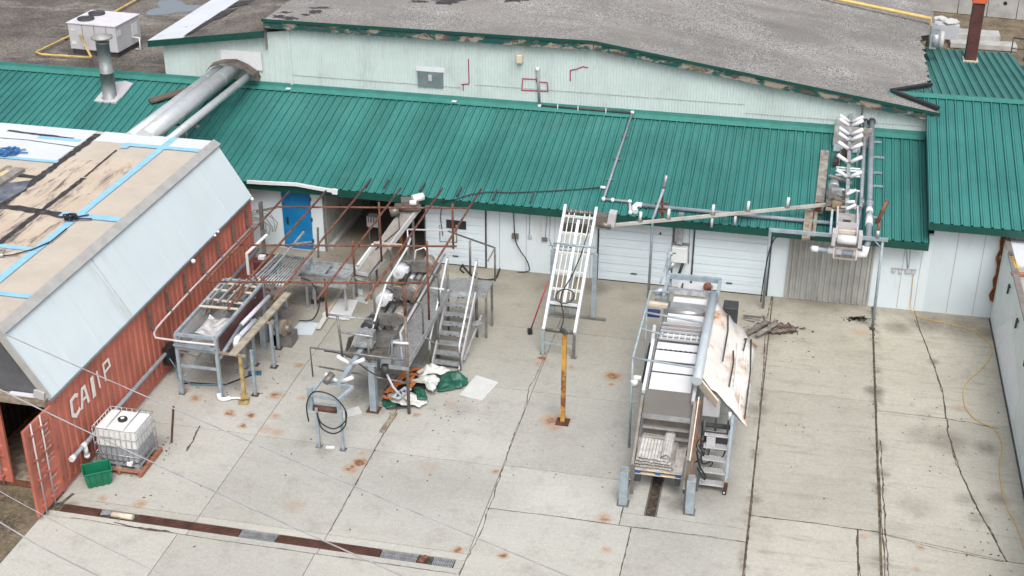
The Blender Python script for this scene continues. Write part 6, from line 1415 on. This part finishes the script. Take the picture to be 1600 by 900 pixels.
pl_ = thing('galvanised_pole', 'tall thin galvanised pole bending over the eave between two overhead doors', 'pole', (-3.77, 36.48, 0))
MB().tube([(-3.77, 36.48, .01), (-3.76, 36.48, 2.62), (-3.50, 36.75, 3.55)], .04, 8).build('pole', M_steelb, pl_)
MB().tube([(-3.52, 36.74, 3.5), (-3.46, 36.78, 3.9)], .05, 8).build('tip', M_galv, pl_)
mb = MB(); mb.bar((-3.55, 36.72, 3.3), (-3.52, 36.9, 2.35), .07, .04); mb.bar((-3.75, 36.7, 3.0), (-3.35, 36.8, 3.0), .05); mb.bar((-3.75, 36.7, 2.75), (-3.4, 36.8, 2.75), .05); mb.build('bracket', M_rust, pl_)
rcv = thing('roof_idler_conveyor', 'narrow conveyor of white V idlers running down the green roof to a white tail roller', 'conveyor', (1.78, 39, 3))
def Vq(px, py, off): return rp(px, py, off)
beam0, beam1 = V(1.76, 42.6, roof_z(42.6)+.55), V(1.76, 36.2, roof_z(36.2)+.62)
MB().bar(beam0, lerp(beam0, beam1, .88), .11, .12).build('spine', M_galv, rcv)
def spz(y): return beam0.z+(beam1.z-beam0.z)*(beam0.y-y)/(beam0.y-beam1.y)
for (py, w_) in ((193, .42), (199, .42), (213, .42), (222, .42), (236, .42), (257, .42), (281, .42)):
    q = rp(1327, py, .62); y = q.y; z = spz(y)+.12
    mb = MB()
    for s in (-1, 1): mb.tube([(1.76+s*.05, y, z), (1.76+s*w_*.88, y, z+.20)], .062, 10)
    o = mb.build('v_idler', M_roller, rcv); MB().bar((1.76-.1, y+.05, z-.07), (1.76+.1, y+.05, z-.07), .06).build('idler_bracket', M_dull, o)
for py in (262, 266, 274, 297):
    q = rp(1325, py, .5); y = q.y; MB().tube([(1.40, y, spz(y)-.10), (2.12, y, spz(y)-.10)], .035, 8).build('return_idler', M_roller, rcv)
for (px0, py0, px1, py1) in ((1322, 304, 1337, 297), (1322, 327, 1337, 320), (1322, 316, 1336, 315)):
    a = rp(px0, py0, .8); b = rp(px1, py1, .85); MB().tube([a, b], .05, 10).build('tilted_idler', M_roller, rcv)
# tail of the roof conveyor over the eave
mb = MB(); zt_ = 3.05
for x in (1.50, 2.06): mb.bar((x, 37.4, zt_+.1), (x, 35.5, zt_-.12), .05, .14)
mb.bar((1.5, 37.3, zt_+.12), (2.06, 37.3, zt_+.12), .05); mb.bar((1.5, 36.2, zt_+.02), (2.06, 36.2, zt_+.02), .05, .2)
mb.build('tail_frame', M_cgrey, rcv)
mb = MB(); mb.prism([(1.52, 37.1, zt_+.02), (2.04, 37.1, zt_+.02), (2.04, 36.3, zt_-.08), (1.52, 36.3, zt_-.08)], (0, 0, -.02)); mb.build('tail_sheet', mat('bare_tin', (.40, .385, .365), .4, .3, var=.12), rcv)
mb = MB(); mb.box((1.76, 36.45, zt_+.02), (.22, .14, .1)); mb.build('scraper', M_dark, rcv)
mb = MB(); mb.bar((1.54, 36.05, zt_-.1), (2.02, 36.05, zt_-.1), .09, .1); mb.bar((1.54, 35.85, zt_-.2), (2.02, 35.85, zt_-.2), .05, .12); mb.build('tail_bar', M_cream, rcv)
MB().tube([(1.52, 35.55, zt_-.12), (2.04, 35.55, zt_-.12)], .13, 16).build('tail_roller', M_roller, rcv)
for x in (1.42, 2.14): MB().rng((x-.05, 35.4, zt_-.28), (x+.05, 35.75, zt_+.12)).build('take_up', M_cgrey, rcv)
mb = MB(); mb.bar((1.45, 35.35, zt_-.30), (2.1, 35.35, zt_-.30), .05); mb.bar((1.45, 35.2, zt_-.55), (2.1, 35.2, zt_-.55), .04); mb.bar((1.46, 35.35, zt_-.3), (1.46, 35.2, zt_-.55), .04); mb.bar((2.08, 35.35, zt_-.3), (2.08, 35.2, zt_-.55), .04); mb.build('guard_bar', mat('pinkish_steel', (.36, .29, .27), .5, .2), rcv)
dm = MB(); c = rp(1306, 312, .45); dm.rng(c+V(-.28, -.75, -.05), c+V(.28, .75, .02)); dm.build('drive_plate', M_wood, rcv)
mb = MB(); mb.tube([c+V(-.1, .75, .2), c+V(-.08, .35, .2)], .16, 14); mb.box(c+V(0, .12, .18), (.3, .22, .22)); mb.build('drive_motor', M_galv, rcv)
mb = MB(); rnd = random.Random(41)
for i in range(14): a = c+V(rnd.uniform(-.22, .22), rnd.uniform(-.7, .1), .05+rnd.uniform(0, .16)); mb.box(a, (rnd.uniform(.06, .2), rnd.uniform(.06, .25), rnd.uniform(.04, .14)))
mb.build('drive_linkage', M_dull, rcv)
mb = MB(); mb.box(c+V(.02, -.62, .12), (.26, .22, .14)); mb.build('brass_block', mat('brass_block', (.30, .23, .14), .5, .3), rcv)
for (x, y) in ((1.35, 36.9), (1.5, 38.2), (2.04, 38.2), (1.5, 40.5), (2.04, 40.5)): MB().bar((x, y, roof_z(y)+.04), (x, y, spz(y)), .05).build('stand_leg', M_galv, rcv)
# boards and rubber round its head
def leanbox(px0, py0, px1, py1, off, h, nm, m_, lab, cat, grp=None):
    a = rp(px0, py0, off); b = rp(px1, py1, off); solo(MB().prism([a, b, b+V(0, .12, h), a+V(0, .12, h)], (0, .03, .0)), nm, m_, lab, cat, grp)
leanbox(1301, 227, 1345, 231, .1, .62, 'plywood_sheet', mat('grey_ply', (.33, .315, .30), .8, var=.15, scale=4), 'grey plywood sheet leaning behind the V idlers on the green roof', 'board')
leanbox(1345, 231, 1360, 232, .1, .62, 'dark_plywood', M_woodg, 'darker board between the V idlers and the upper pipes', 'board')
leanbox(1302, 236, 1344, 239, .05, .2, 'blue_grey_strip', M_steelb, 'pale blue-grey strip below the plywood sheet on the green roof', 'strip')
mb = MB(); mb.prism([rp(x, y, .12) for x, y in ((1303, 248), (1311, 240), (1326, 232), (1330, 238), (1322, 246), (1312, 252), (1309, 258), (1301, 258))], (0, 0, .10)); solo(mb, 'rubber_flap', mat('brown_black_rubber', (.045, .032, .03), .7), 'crumpled brown-black rubber flap under the idlers on the green roof', 'rubber')
mb = MB(); mb.rng(V(1.45, 42.0, roof_z(42)+.05), V(2.1, 42.1, roof_z(42)+.40)); mb.rng(V(1.35, 42.3, roof_z(42.3)+.05), V(1.95, 42.38, roof_z(42.3)+.5)); solo(mb, 'head_box', M_cgrey, 'pale grey boxed opening where the roof conveyor meets the white wall', 'box')
solo(MB().bar((2.06, 42.1, roof_z(42)+.2), (2.10, 42.3, roof_z(42)+1.05), .06), 'dark_upright', M_dark, 'short dark upright beside the topmost V idlers', 'post')
def plank(px0, py0, px1, py1, w_, t_, off, nm, m_, lab, grp=None):
    a = rp(px0, py0, off); b = rp(px1, py1, off); solo(MB().bar(a, b, w_, t_, up=(0, -TAN, 1)), nm, m_, lab, 'plank', grp)
plank(1289, 236, 1279, 333, .26, .05, .07, 'roof_plank', M_woodg, 'long grey plank lying down the green roof beside the roof conveyor')
plank(1296, 274, 1332, 287, .12, .05, .18, 'cross_plank', M_woodg, 'grey stick lying across the roof under the lower V idlers')
plank(1265, 328, 1259, 374, .24, .10, .12, 'eave_plank', M_wood, 'short weathered double plank hanging over the eave under the boom end')
plank(1276, 326, 1271, 368, .10, .10, .10, 'eave_stick', M_wood, 'narrow weathered stick beside the double plank at the eave')
solo(MB().box(rp(1279, 322, .3), (.18, .16, .2)), 'rusty_block', M_rust, 'rusty block at the roof end of the pale boom', 'block')
# pipe frame standing in front of the grey ribbed door
pf2 = thing('pipe_gantry', 'galvanised pipe frame standing before the grey ribbed door', 'frame', (1.3, 35.95, 0))
FY = 35.95
MB().tube([(2.83, FY, .01), (2.78, FY, 2.86)], .042, 8).build('post', M_steelb, pf2)
MB().tube([(-.34, FY+.6, .01), (-.34, FY+.2, 2.80)], .042, 8).build('post', M_steelb, pf2)
MB().bar((-.36, FY, 2.84), (2.92, FY, 2.86), .09, .09).build('beam', M_steelb, pf2)
MB().bar((1.33, FY, 2.86), (1.33, 36.6, 3.35), .06).build('strut', M_steelb, pf2)
mb = MB(); mb.tube([(2.62, FY, 2.9), (2.62, FY+.05, 3.35)], .05, 8); mb.tube([(2.55, FY+.05, 3.3), (2.78, FY+.25, 3.95)], .06, 8); o = mb.build('rusty_top', M_rust, pf2)
MB().tube([(2.62, FY-.01, 2.9), (2.62, FY, 3.12)], .055, 8).build('upright', M_galv, pf2)
mb = MB(); mb.tube([(2.8, FY, 2.55), (2.55, FY, 2.82)], .025, 6); mb.build('knee_brace', M_steelb, pf2)
MB().rng((2.75, FY-.08, 0), (2.91, FY+.08, .012)).build('foot_plate', M_rustp, pf2)
mb = MB(); mb.curve([(.4, FY-.02, 2.78), (-.05, FY-.02, 2.72), (-.25, FY, 2.45), (-.34, FY+.1, 1.9), (-.40, FY+.3, 1.0), (-.42, FY+.4, .3)], .018, 6); mb.build('cable', M_black, pf2)
# big grey pipe down the roof with its white couplings
bpw = thing('large_grey_pipe', 'large grey plastic pipe with white couplings running down the roof and over the ribbed door', 'pipe', (2.4, 38, 3))
u0 = V(2.44, 42.45, roof_z(42.4)+.42); u1 = V(2.40, 36.0, roof_z(36.6)+.40); u2 = yp(1349, 398, 35.9)
mb = MB(); mb.tube([u0, lerp(u0, u1, .5), u1, u2+V(.03, .05, .1)], .085, 12); mb.build('pipe', M_pvcg, bpw)
u3 = yp(1266, 388, 35.9)
MB().tube([u2, u3], .065, 10).build('cross_pipe', mat('blue_grey_pvc', (.33, .40, .47), .4, var=.12), bpw)
mb = MB(); mb.tube([u2+V(.04, .03, .25), u2+V(.03, 0, .02), u2+V(-.22, 0, .0)], .11, 12); o = mb.build('elbow', M_pvcw, bpw)
for k in (.09, .42, .55, .86):
    q = lerp(u2, u3, k+.05); MB().tube([q-V(.09 if k in (.42, .09) else .1, 0, 0), q+V(.09, 0, 0)], .088, 12).build('coupling', M_pvcw, bpw)
for py in (322, 334, 350):
    k = (u0.y-rp(1355, py, .4).y)/(u0.y-u1.y); q = lerp(u0, u1, min(k, .97)); d_ = (u1-u0).normalized()
    MB().tube([q-d_*(.10 if py != 350 else .22), q+d_*(.10 if py != 350 else .22)], .105, 12).build('coupling', M_pvcw if py != 322 else M_pvcg, bpw)
MB().tube([u0+V(0, -.02, .0), u0+V(0, .12, .02)], .12, 12).build('wall_collar', M_dark, bpw)
p3 = thing('slim_grey_pipe', 'slimmer grey pipe beside the large grey pipe on the green roof', 'pipe', (2.1, 39, 3))
mb = MB(); w0 = V(2.24, 42.45, roof_z(42.4)+.40); w1 = rp(1345, 325, .30); mb.tube([w0, w1], .06, 10); mb.tube([w1, rp(1340, 356, .25)], .04, 10); mb.build('pipe', M_pvcg, p3)
MB().tube([w0, w0+V(0, .1, .02)], .10, 12).build('wall_collar', M_dark, p3)
mb = MB(); q = rp(1347, 315, .3); mb.tube([q+V(0, .1, .02), q+V(0, -.15, -.03)], .08, 10); mb.build('coupling', M_pvcg, p3)
for (x, y, i) in ((1372, 222, 0), (1376, 246, 1), (1372, 270, 2), (1373, 291, 3), (1372, 340, 4)):
    q = rp(x, y, .06); MB().bar(q-V(.35, 0, 0), q+V(.12, 0, 0), .05, .05).build('pipe_clip', M_steelb, bpw)
# slim roof pipe from the wall, along the ridge and down to the eave
p4 = thing('wall_to_eave_pipe', 'thin grey pipe from the white wall along the ridge and down the green roof', 'pipe', (-5.3, 40, 3.3))
a = yp(840, 108, TW-.06); b = yp(843, 165, TW-.06); c = yp(988, 176, TW-.12); d_ = rp(943, 311, .08); e_ = rp(984, 315, .08); f_ = rp(985, 332, .08)
MB().tube([a, b], .045, 8).build('riser', M_pvcg, p4); MB().tube([b, c], .035, 8).build('ridge_run', M_dark, p4); MB().tube([c, d_], .04, 8).build('slope_run', M_pvcg, p4); MB().tube([d_, e_], .042, 8).build('eave_run', M_pvcg, p4); MB().tube([e_, f_], .045, 8).build('drop', M_cgrey, p4)
for q in (a, b, c, d_, lerp(d_, e_, .35), e_, f_): MB().lathe(q-V(0, 0, .06), [(.03, 0), (.065, .03), (.065, .09), (.03, .12)], 10).build('fitting', M_pvcw, p4)
for k in (.2, .42, .72): q = lerp(b, c, k); MB().bar(q+V(0, -.03, -.1), q+V(0, -.03, .1), .03).build('clip', M_pvcw, p4)
for k in (.28, .55, .78): q = lerp(c, d_, k); MB().bar(q-V(.12, 0, .02), q+V(.12, 0, -.02), .04).build('clip', M_dull, p4)
p5 = thing('eave_pipe', 'grey pipe with a white elbow running along the eave above the overhead doors', 'pipe', (-2, 37.5, 2.7))
a = rp(998, 320, .12); b = rp(1302, 349, .12); MB().tube([a, b], .06, 10).build('pipe', M_pvcg, p5)
MB().tube([a+V(.1, 0, 0), a+V(-.05, 0, 0), a+V(-.12, -.12, -.04), rp(993, 331, .1)], .085, 10).build('elbow', M_pvcw, p5)
for x in (1010, 1035, 1162): q = rp(x, 321+(x-998)*.095, .05); MB().bar(q+V(0, -.12, .02), q+V(0, .14, .02), .06, .05).build('clip', M_dull, p5)
# black cable from the eave to the wall on the left
mb = MB(); q0 = rp(944, 293, .06); mb.tube([q0-V(.05, 0, 0), rp(900, 296, .05), rp(850, 299, .05), rp(800, 301, .05), rp(760, 300, .06), rp(735, 304, .06), rp(712, 311, .05), yp(690, 315, 36.9)+V(0,-.03,0)], .018, 6)
cbl = solo(mb, 'black_roof_cable', M_black, 'thin black cable lying across the green roof to the left-hand eave', 'cable')
MB().tube([q0+V(-.12, 0, 0), q0+V(.05, 0, 0)], .05, 8).build('white_plug', M_pvcw, cbl)
mb = MB(); mb.curve([wq(802, 325, .06), wq(805, 372, .1), wq(812, 390, .12), wq(822, 405, .15), wq(827, 418, .12), wq(824, 424, .12), wq(800, 426, .1)], .017, 6); solo(mb, 'hanging_cable', M_black, 'black cable hanging in a curve from the box on the white wall', 'cable')
mb = MB(); P = [gp(x, y, .03) for x, y in ((720, 409), (727, 420), (737, 430), (750, 436), (765, 437), (775, 434), (779, 425), (781, 420))]; mb.curve(P, .03, 6); mb.curve([gp(724, 413, .04), gp(719, 420, .04), gp(725, 426, .04)], .025, 6); solo(mb, 'floor_hose', M_black, 'black hose curling on the concrete in front of the windowed overhead door', 'hose')
mb = MB(); mb.tube([wq(692, 368, .08), wq(688, 340, .1), wq(690, 322, .1)], .014, 6); solo(mb, 'door_cable', M_black, 'thin cable looping down beside the windowed overhead door', 'cable')
# snow guards: short dark bars at the eave
M_sg = mat('dark_bar', (.055, .075, .075), .5, .2)
sg0 = None
for i, (xa, ya, xb, yb, lab) in enumerate(((579, 279, 571, 292, 'leftmost'), (607, 281, 600, 293, 'second from the left'), (664, 286, 656, 299, 'third from the left'), (721, 292, 714, 306, 'fourth from the left'), (776, 297, 770, 312, 'fifth from the left'), (834, 301, 829, 316, 'rightmost'))):
    a = rp(xa, ya, .07); b = rp(xb, yb, .07)
    solo(MB().bar(a, b, .055, .06), 'roof_bracket', M_sg, lab+' of six short dark brackets along the green eave', 'bracket', 'short dark brackets along the eave')
# loose white gutter length over the blue door
mb = MB(); P = [yp(386, 284, 36.84), yp(420, 286, 36.84), yp(462, 288, 36.84), yp(500, 295, 36.84), yp(525, 299, 36.84)]
for a, b in zip(P[:-1], P[1:]): mb.bar(a, b, .07, .10)
mb.bar(P[-1]-V(.12, 0, 0), P[-1]+V(.05, 0, -.02), .09, .16)
solo(mb, 'loose_gutter', M_white, 'loose sagging white gutter length over the blue door', 'gutter')
# wall cabinet with its duct
wc = thing('wall_cabinet', 'white wall cabinet with vent duct above between two overhead doors', 'cabinet', (-2.88, 37.3, 1))
q = yp(1062, 397, WY-.14); mb = MB(); mb.rng(q-V(.24, .13, .24), q+V(.24, .13, .26)); mb.build('cabinet', M_white, wc, bevel=.015)
MB().rng(q+V(-.2, -.134, .05), q+V(-.1, -.131, .09)).build('label', M_dull, wc)
mb = MB(); mb.rng(yp(1062, 378, WY-.12)+V(-.08, -.08, -.05), yp(1064, 345, WY-.12)+V(.08, .08, .25)); mb.build('duct', M_galv, wc); MB().bar(yp(1050, 380, WY-.1), yp(1078, 382, WY-.1), .05).build('bracket', M_dull, wc)
mb = MB(); mb.tube([q+V(.12, -.05, -.24), q+V(.06, -.1, -.5), q+V(-.02, -.12, -.75)], .045, 8); mb.build('hose', M_black, wc)
for x in (1051, 1078, 1085): mb = MB(); mb.tube([wq(x, 350, .03), wq(x-2, 412, .03)], .012, 6); mb.build('conduit', M_dark if x == 1085 else M_galv, wc)
# ================================================================== COLD ROOM AT THE RIGHT EDGE
cr_ = thing('cold_room', 'low white panel cold room with flat roof along the right edge of the yard', 'cold room', (8, 30, 0))
RX = 6.22; CZ = 2.62
mb = MB(); mb.rng((RX, 12, -.02), (RX+.12, 37.30, CZ)); mb.build('side_wall', mat('grey_white_panel', (.70, .77, .76), .5, var=.04, dirt=(.56, .60, .57), dscale=1.5), cr_)
MB().rng((RX+.121, 12, CZ-.16), (14, 37.3, CZ-.02)).build('roof', mat('grey_roof_felt', (.36, .34, .32), .9, var=.12, scale=2, bump=.2), cr_)
mb = MB(); mb.bar((RX+.05, 12, CZ+.03), (RX+.05, 37.28, CZ+.03), .16, .06); mb.build('edge_trim', mat('brown_grey_trim', (.24, .205, .19), .5, .2, var=.1), cr_)
MB().rng((RX-.03, 12, -.01), (RX-.002, 37.3, .06)).build('foot_strip', M_dark, cr_)
mb = MB(); mb.prism([(RX-.004, 36.2, .25), (RX-.004, 34.0, 1.75), (RX-.004, 31.2, 1.05), (RX-.004, 31.2, .3), (RX-.004, 32.5, .1)], (.003, 0, 0)); mb.build('clean_patch', mat('clean_white_patch', (.80, .84, .88), .45, var=.03), cr_)
for y in (31.0, 33.0, 35.0): mb = MB(); mb.bar((RX-.05, y, CZ-.32), (RX-.05, y+.05, CZ-.62), .05, .06); mb.bar((RX-.06, y, CZ-.4), (RX, y, CZ-.4), .04); mb.build('cam_hook', M_dark, cr_)
mb = MB(); rnd = random.Random(8); zs = [.6, .8, 1.05, 1.3, 1.5, 1.8, 2.0, 2.3, 2.55, 2.72]
mb.strip([(RX-.06-rnd.uniform(0, .10), 37.29, z) for z in zs], (.12, .09, 0)); mb.strip([(RX-.03-rnd.uniform(0, .05), 37.22, z) for z in zs], (.10, .12, 0)); mb.build('foam_joint', M_gran, cr_)
mb = MB(); mb.rng((RX+.14, 35.5, CZ-.018), (RX+2.5, 37.25, CZ+.02)); solo(mb, 'white_sheet', M_memb, 'white sheet lying on the cold room roof in the far corner', 'sheet')
mb = MB(); mb.bar(gp(1576, 393, CZ+.03), gp(1590, 420, CZ+.03), .12, .06); solo(mb, 'yellow_timber', M_yel, 'yellow timber on the cold room roof beside the white sheet', 'timber')
mb = MB(); mb.bar(gp(1580, 427, CZ+.03), gp(1640, 432, CZ+.03), .16, .06); solo(mb, 'orange_timber', M_woodr, 'orange-brown timber on the near edge of the white sheet', 'timber')
# ================================================================== THINGS LYING IN THE YARD
M_cordm = M_cord
P = [wq(1427, 430, .03), wq(1424, 460, .03), wq(1423, 476, .06)]+[gp(x, y, .02) for x, y in ((1427, 489), (1440, 497), (1470, 503), (1500, 510), (1525, 519), (1543, 533), (1550, 546), (1547, 560), (1530, 580), (1512, 596), (1505, 613), (1508, 635), (1518, 650), (1533, 660), (1553, 670), (1562, 684), (1566, 700), (1562, 722), (1564, 758), (1572, 790), (1588, 822), (1598, 850), (1606, 880), (1620, 930))]
PP = []
for i in range(len(P)-1):
    for k in range(4):
        p0_, p1_, p2_, p3_ = P[max(i-1, 0)], P[i], P[i+1], P[min(i+2, len(P)-1)]; t = k/4
        PP.append(.5*((2*p1_)+(p2_-p0_)*t+(2*p0_-5*p1_+4*p2_-p3_)*t*t+(3*p1_-p0_-3*p2_+p3_)*t*t*t))
mb = MB(); mb.tube(PP, .010, 6); solo(mb, 'extension_cord', M_cordm, 'yellow-orange extension cord winding along the cold room side of the yard', 'cord')
def sheet(pts, nm, m_, lab, z=.02, th=.02, cat='board'):
    mb = MB(); mb.prism([gp(x, y, z) for x, y in pts], (0, 0, -th+.004)); return solo(mb, nm, m_, lab, cat)
sheet(((718, 617), (753, 626), (779, 597), (744, 586)), 'white_board', M_board, 'white stained board lying right of the crumpled banner', .025)
sheet(((450, 522), (488, 523), (498, 505), (471, 500), (464, 508)), 'white_board', M_insul, 'bluish white board lying beside the trough table posts')
sheet(((509, 495), (546, 500), (560, 469), (529, 466)), 'white_board', M_board, 'largest white board, lying left of the brush conveyor', .03)
sheet(((503, 490), (509, 486), (541, 492), (543, 497), (537, 499), (504, 493)), 'white_strip', M_white, 'narrow white strip lying across the near end of the largest white board', .06, .03)
sheet(((533, 643), (535, 653), (566, 645), (560, 634)), 'white_board', M_board, 'small white board behind the blue conveyor tail')
sheet(((563, 549), (575, 530), (585, 533), (573, 553)), 'white_panel_piece', M_insul, 'small white panel piece leaning below the platform front', .4, .02)
sheet(((553, 469), (575, 475), (574, 466), (562, 463)), 'pale_blue_board', mat('pale_blue_board', (.36, .42, .43), .6, var=.1), 'pale blue-grey board lying behind the largest white board', .02)
sheet(((551, 455), (566, 460), (567, 452), (556, 450)), 'white_paper', M_insul, 'small white sheet at the foot of the incline conveyor leg')
sheet(((478, 699), (491, 701), (490, 697), (479, 696)), 'x', M_white, 'x') if False else None
q = gp(516, 699, .02); solo(MB().box(q, (.22, .11, .02), rotz(.2)), 'white_scrap', M_white, 'tiny white scrap between the feet of the blue conveyor tail', 'scrap')
mb = MB(); mb.bar(gp(498, 511, .05), gp(552, 425, .05), .10, .05); solo(mb, 'cream_batten', mat('cream_batten', (.44, .39, .30), .7, var=.12, scale=3), 'long cream batten lying on the concrete left of the largest white board', 'batten')
mb = MB(); mb.bar(gp(497, 513, .08), gp(512, 490, .08), .14, .05); solo(mb, 'white_batten', M_board, 'short white batten lying at the near end of the cream batten', 'batten')
mb = MB(); a, b = gp(597, 675, .03), gp(617, 645, .03); mb.bar(a, b, .14, .05); solo(mb, 'brown_plank', M_wood, 'short brown plank lying on the concrete in front of the banner', 'plank')
mb = MB(); mb.bar(gp(268, 691, .02), gp(271, 635, .02), .05, .03); solo(mb, 'rusty_strip', M_rustp, 'thin dark rusty strip lying beside the tote on a joint', 'strip')
mb = MB(); mb.box(gp(492, 470, .08), (.2, .16, .14)); mb.box(gp(503, 468, .06), (.12, .1, .1)); mb.bar(gp(495, 470, .12), gp(508, 450, .3), .05); solo(mb, 'dark_tool', M_dark, 'small dark tool at the foot of the rusty rack', 'tool')
mb = MB(); mb.bar(gp(645, 572, .05), gp(672, 580, .05), .2, .06); solo(mb, 'silver_scrap', M_galv, 'folded silver and green scrap at the foot of the steel stairs', 'scrap')
mb = MB(); mb.bar(gp(1290, 497, .03), gp(1352, 499, .03), .0, .0) if False else None
# broken boards beside the machine cover
rnd = random.Random(17)
scr = [((1163, 497), (1196, 505), .14), ((1190, 503), (1225, 509), .12), ((1160, 525), (1200, 502), .16), ((1182, 524), (1215, 504), .14), ((1190, 521), (1232, 508), .10), ((1205, 519), (1243, 514), .13), ((1170, 514), (1182, 503), .08), ((1213, 500), (1200, 517), .12), ((1222, 520), (1240, 510), .16), ((1194, 492), (1204, 512), .1), ((1176, 517), (1204, 515), .06), ((1161, 493), (1190, 496), .08)]
for i, (a, b, w_) in enumerate(scr):
    z = .03+.035*(i % 4); o = solo(MB().bar(gp(*a, z), gp(*b, z+rnd.uniform(-.0, .05)), w_, .03), 'broken_board', mat('dark_weathered_board', (.155, .135, .115), .85, var=.3, scale=6, dirt=(.09, .07, .055), dscale=5) if i % 3 else M_woodg, 'broken weathered board in the scattered heap beside the rust-stained machine cover', 'board', 'broken boards in the heap')
mb = MB(); rnd = random.Random(18)
for i in range(300):
    q = gp(rnd.gauss(1221, 11), rnd.gauss(515, 3)); a = rnd.uniform(0, 3); mb.box(q+V(0, 0, rnd.uniform(.01, .07)), (rnd.uniform(.03, .12), rnd.uniform(.02, .06), .02), rotz(a))
tag(mb.build('wood_crumbs', mat('brown_wood_crumbs', (.13, .075, .05), .95, var=.4, scale=14), fix=False), kind='stuff')
mb = MB()
for i in range(60):
    q = gp(rnd.gauss(1338, 7), rnd.gauss(498, 1.8)); mb.box(q+V(0, 0, .01), (rnd.uniform(.03, .12), rnd.uniform(.02, .06), .02), rotz(rnd.uniform(0, 3)))
tag(mb.build('dirt_clods', M_drain, fix=False), kind='stuff')
# crumpled banner
bnr = thing('crumpled_banner', 'crumpled green, white and orange vinyl banner dumped in front of the platform', 'banner', tuple(gp(650, 605)))
def crumple(outline, nm, m_, zamp, seed, base=.03, n=16, parent=bnr, fr=3.0):
    """triangulated fan grid of an outline with folds"""
    c = sum((gp(*p) for p in outline), V(0, 0, 0))/len(outline); mb = MB(); ring = []; P = []
    m_o = []
    for a, b in zip(outline, outline[1:]+outline[:1]):
        for k in range(8): m_o.append(lerp(gp(*a), gp(*b), k/8))
    for r_ in range(n+1):
        for q in m_o:
            p = lerp(c, q, r_/n)
            nz = noise.noise((p.x*fr, p.y*fr, seed)); nz2 = noise.noise((p.x*fr*1.4+p.y*fr*3.4, p.y*fr*1.2-p.x*fr*2.2, seed+5))
            P.append(p+V(nz2*.05, nz*.05, base+zamp*(.30+abs(nz)*1.5+.45*abs(nz2))*(1-.75*(r_/n)**3)))
    M_ = len(m_o)
    fs = [[i*M_+j, i*M_+(j+1) % M_, (i+1)*M_+(j+1) % M_, (i+1)*M_+j] for i in range(n) for j in range(M_)]
    mb.add(P, fs, True); o = mb.build(nm, m_, parent); sd_ = o.modifiers.new('thickness', 'SOLIDIFY'); sd_.thickness = .006; return o
crumple([(604, 641), (598, 630), (601, 612), (620, 590), (650, 580), (670, 582), (665, 610), (640, 640)], 'dark_print_part', M_tarpk, .06, 1)
crumple([(690, 586), (712, 583), (728, 594), (732, 602), (722, 609), (700, 613), (685, 615), (682, 600)], 'green_part', M_tarpg, .16, 2, .05)
crumple([(596, 634), (603, 640), (622, 637), (618, 625), (600, 622)], 'green_part', M_tarpg, .08, 6)
crumple([(642, 612), (655, 611), (666, 623), (669, 632), (652, 632)], 'green_part', M_tarpg, .14, 9, .12)
crumple([(648, 590), (668, 577), (690, 579), (705, 585), (690, 592), (668, 592), (652, 597)], 'white_part', M_tarpw, .20, 3, .10)
crumple([(640, 606), (655, 596), (680, 592), (687, 600), (684, 610), (676, 622), (668, 618), (664, 606)], 'white_part', M_tarpw, .18, 4, .12)
crumple([(604, 622), (618, 615), (645, 618), (664, 628), (669, 634), (655, 641), (625, 638), (612, 632)], 'white_part', M_tarpw, .14, 5, .08)
# orange letter strokes printed on the dark part
mb = MB()
def stroke(pts, wd, z=.26):
    for a, b in zip(pts[:-1], pts[1:]):
        z += .004; mb.bar(gp(*a, z), gp(*b, z), wd, .012)
stroke([(603, 614), (634, 580), (656, 575), (655, 583), (644, 586)], .12, .22); stroke([(612, 612), (628, 590), (646, 583)], .10, .24); stroke([(621, 600), (636, 597), (646, 588)], .10, .26); stroke([(638, 591), (634, 600)], .1, .25)
stroke([(622, 620), (634, 612), (648, 596)], .12, .30); stroke([(598, 618), (604, 622), (618, 620)], .10, .22)
mb.build('orange_lettering', M_tarpo, bnr)
mb = MB(); mb.bar(gp(617, 622, .31), gp(638, 606, .33), .24, .012); mb.build('white_label', M_tarpw, bnr)
mb = MB()
for k, (a, b) in enumerate((((620, 620), (624, 612)), ((623, 619), (627, 613)), ((627, 616), (626, 611)), ((629, 612), (634, 610)), ((631, 609), (633, 613)))): mb.bar(gp(*a, .338), gp(*b, .338), .035, .008)
mb.build('blue_mark', mat('blue_print', (.02, .07, .28), .5), bnr)
mb = MB(); mb.prism([gp(x, y, .30) for x, y in ((651, 581), (660, 575), (663, 578), (655, 584))], (0, 0, -.01)); mb.build('white_corner', M_tarpw, bnr)
# ================================================================== OVERHEAD WIRES
M_wire = mat('pale_wire', (.45, .44, .45), .5, .3)
def wire(a, b, za, zb, r, nm, lab):
    A, B = gp(*a, za), gp(*b, zb); d_ = B-A; A2 = A-d_*1.2; B2 = B+d_*1.2; pts = []
    for i in range(25):
        t = i/24; q = lerp(A2, B2, t); q.z -= .55*(1-(2*t-1)**2)-.45; pts.append(q)
    solo(MB().tube(pts, r, 6), 'overhead_wire', M_wire, lab, 'wire', 'overhead wires crossing the near left corner')
wire((0, 515), (900, 900), 7, 7, .010, 'w', 'highest overhead wire, crossing the white slanted shed side and the yard')
wire((0, 605), (640, 900), 7, 7, .012, 'w', 'overhead wire crossing the open red container door and the tote')
wire((0, 764), (280, 905), 7, 7, .006, 'w', 'thinnest overhead wire, crossing the trench drain at its left end')
wire((0, 812), (165, 900), 7, 7, .011, 'w', 'lowest overhead wire, crossing the dead grass corner')
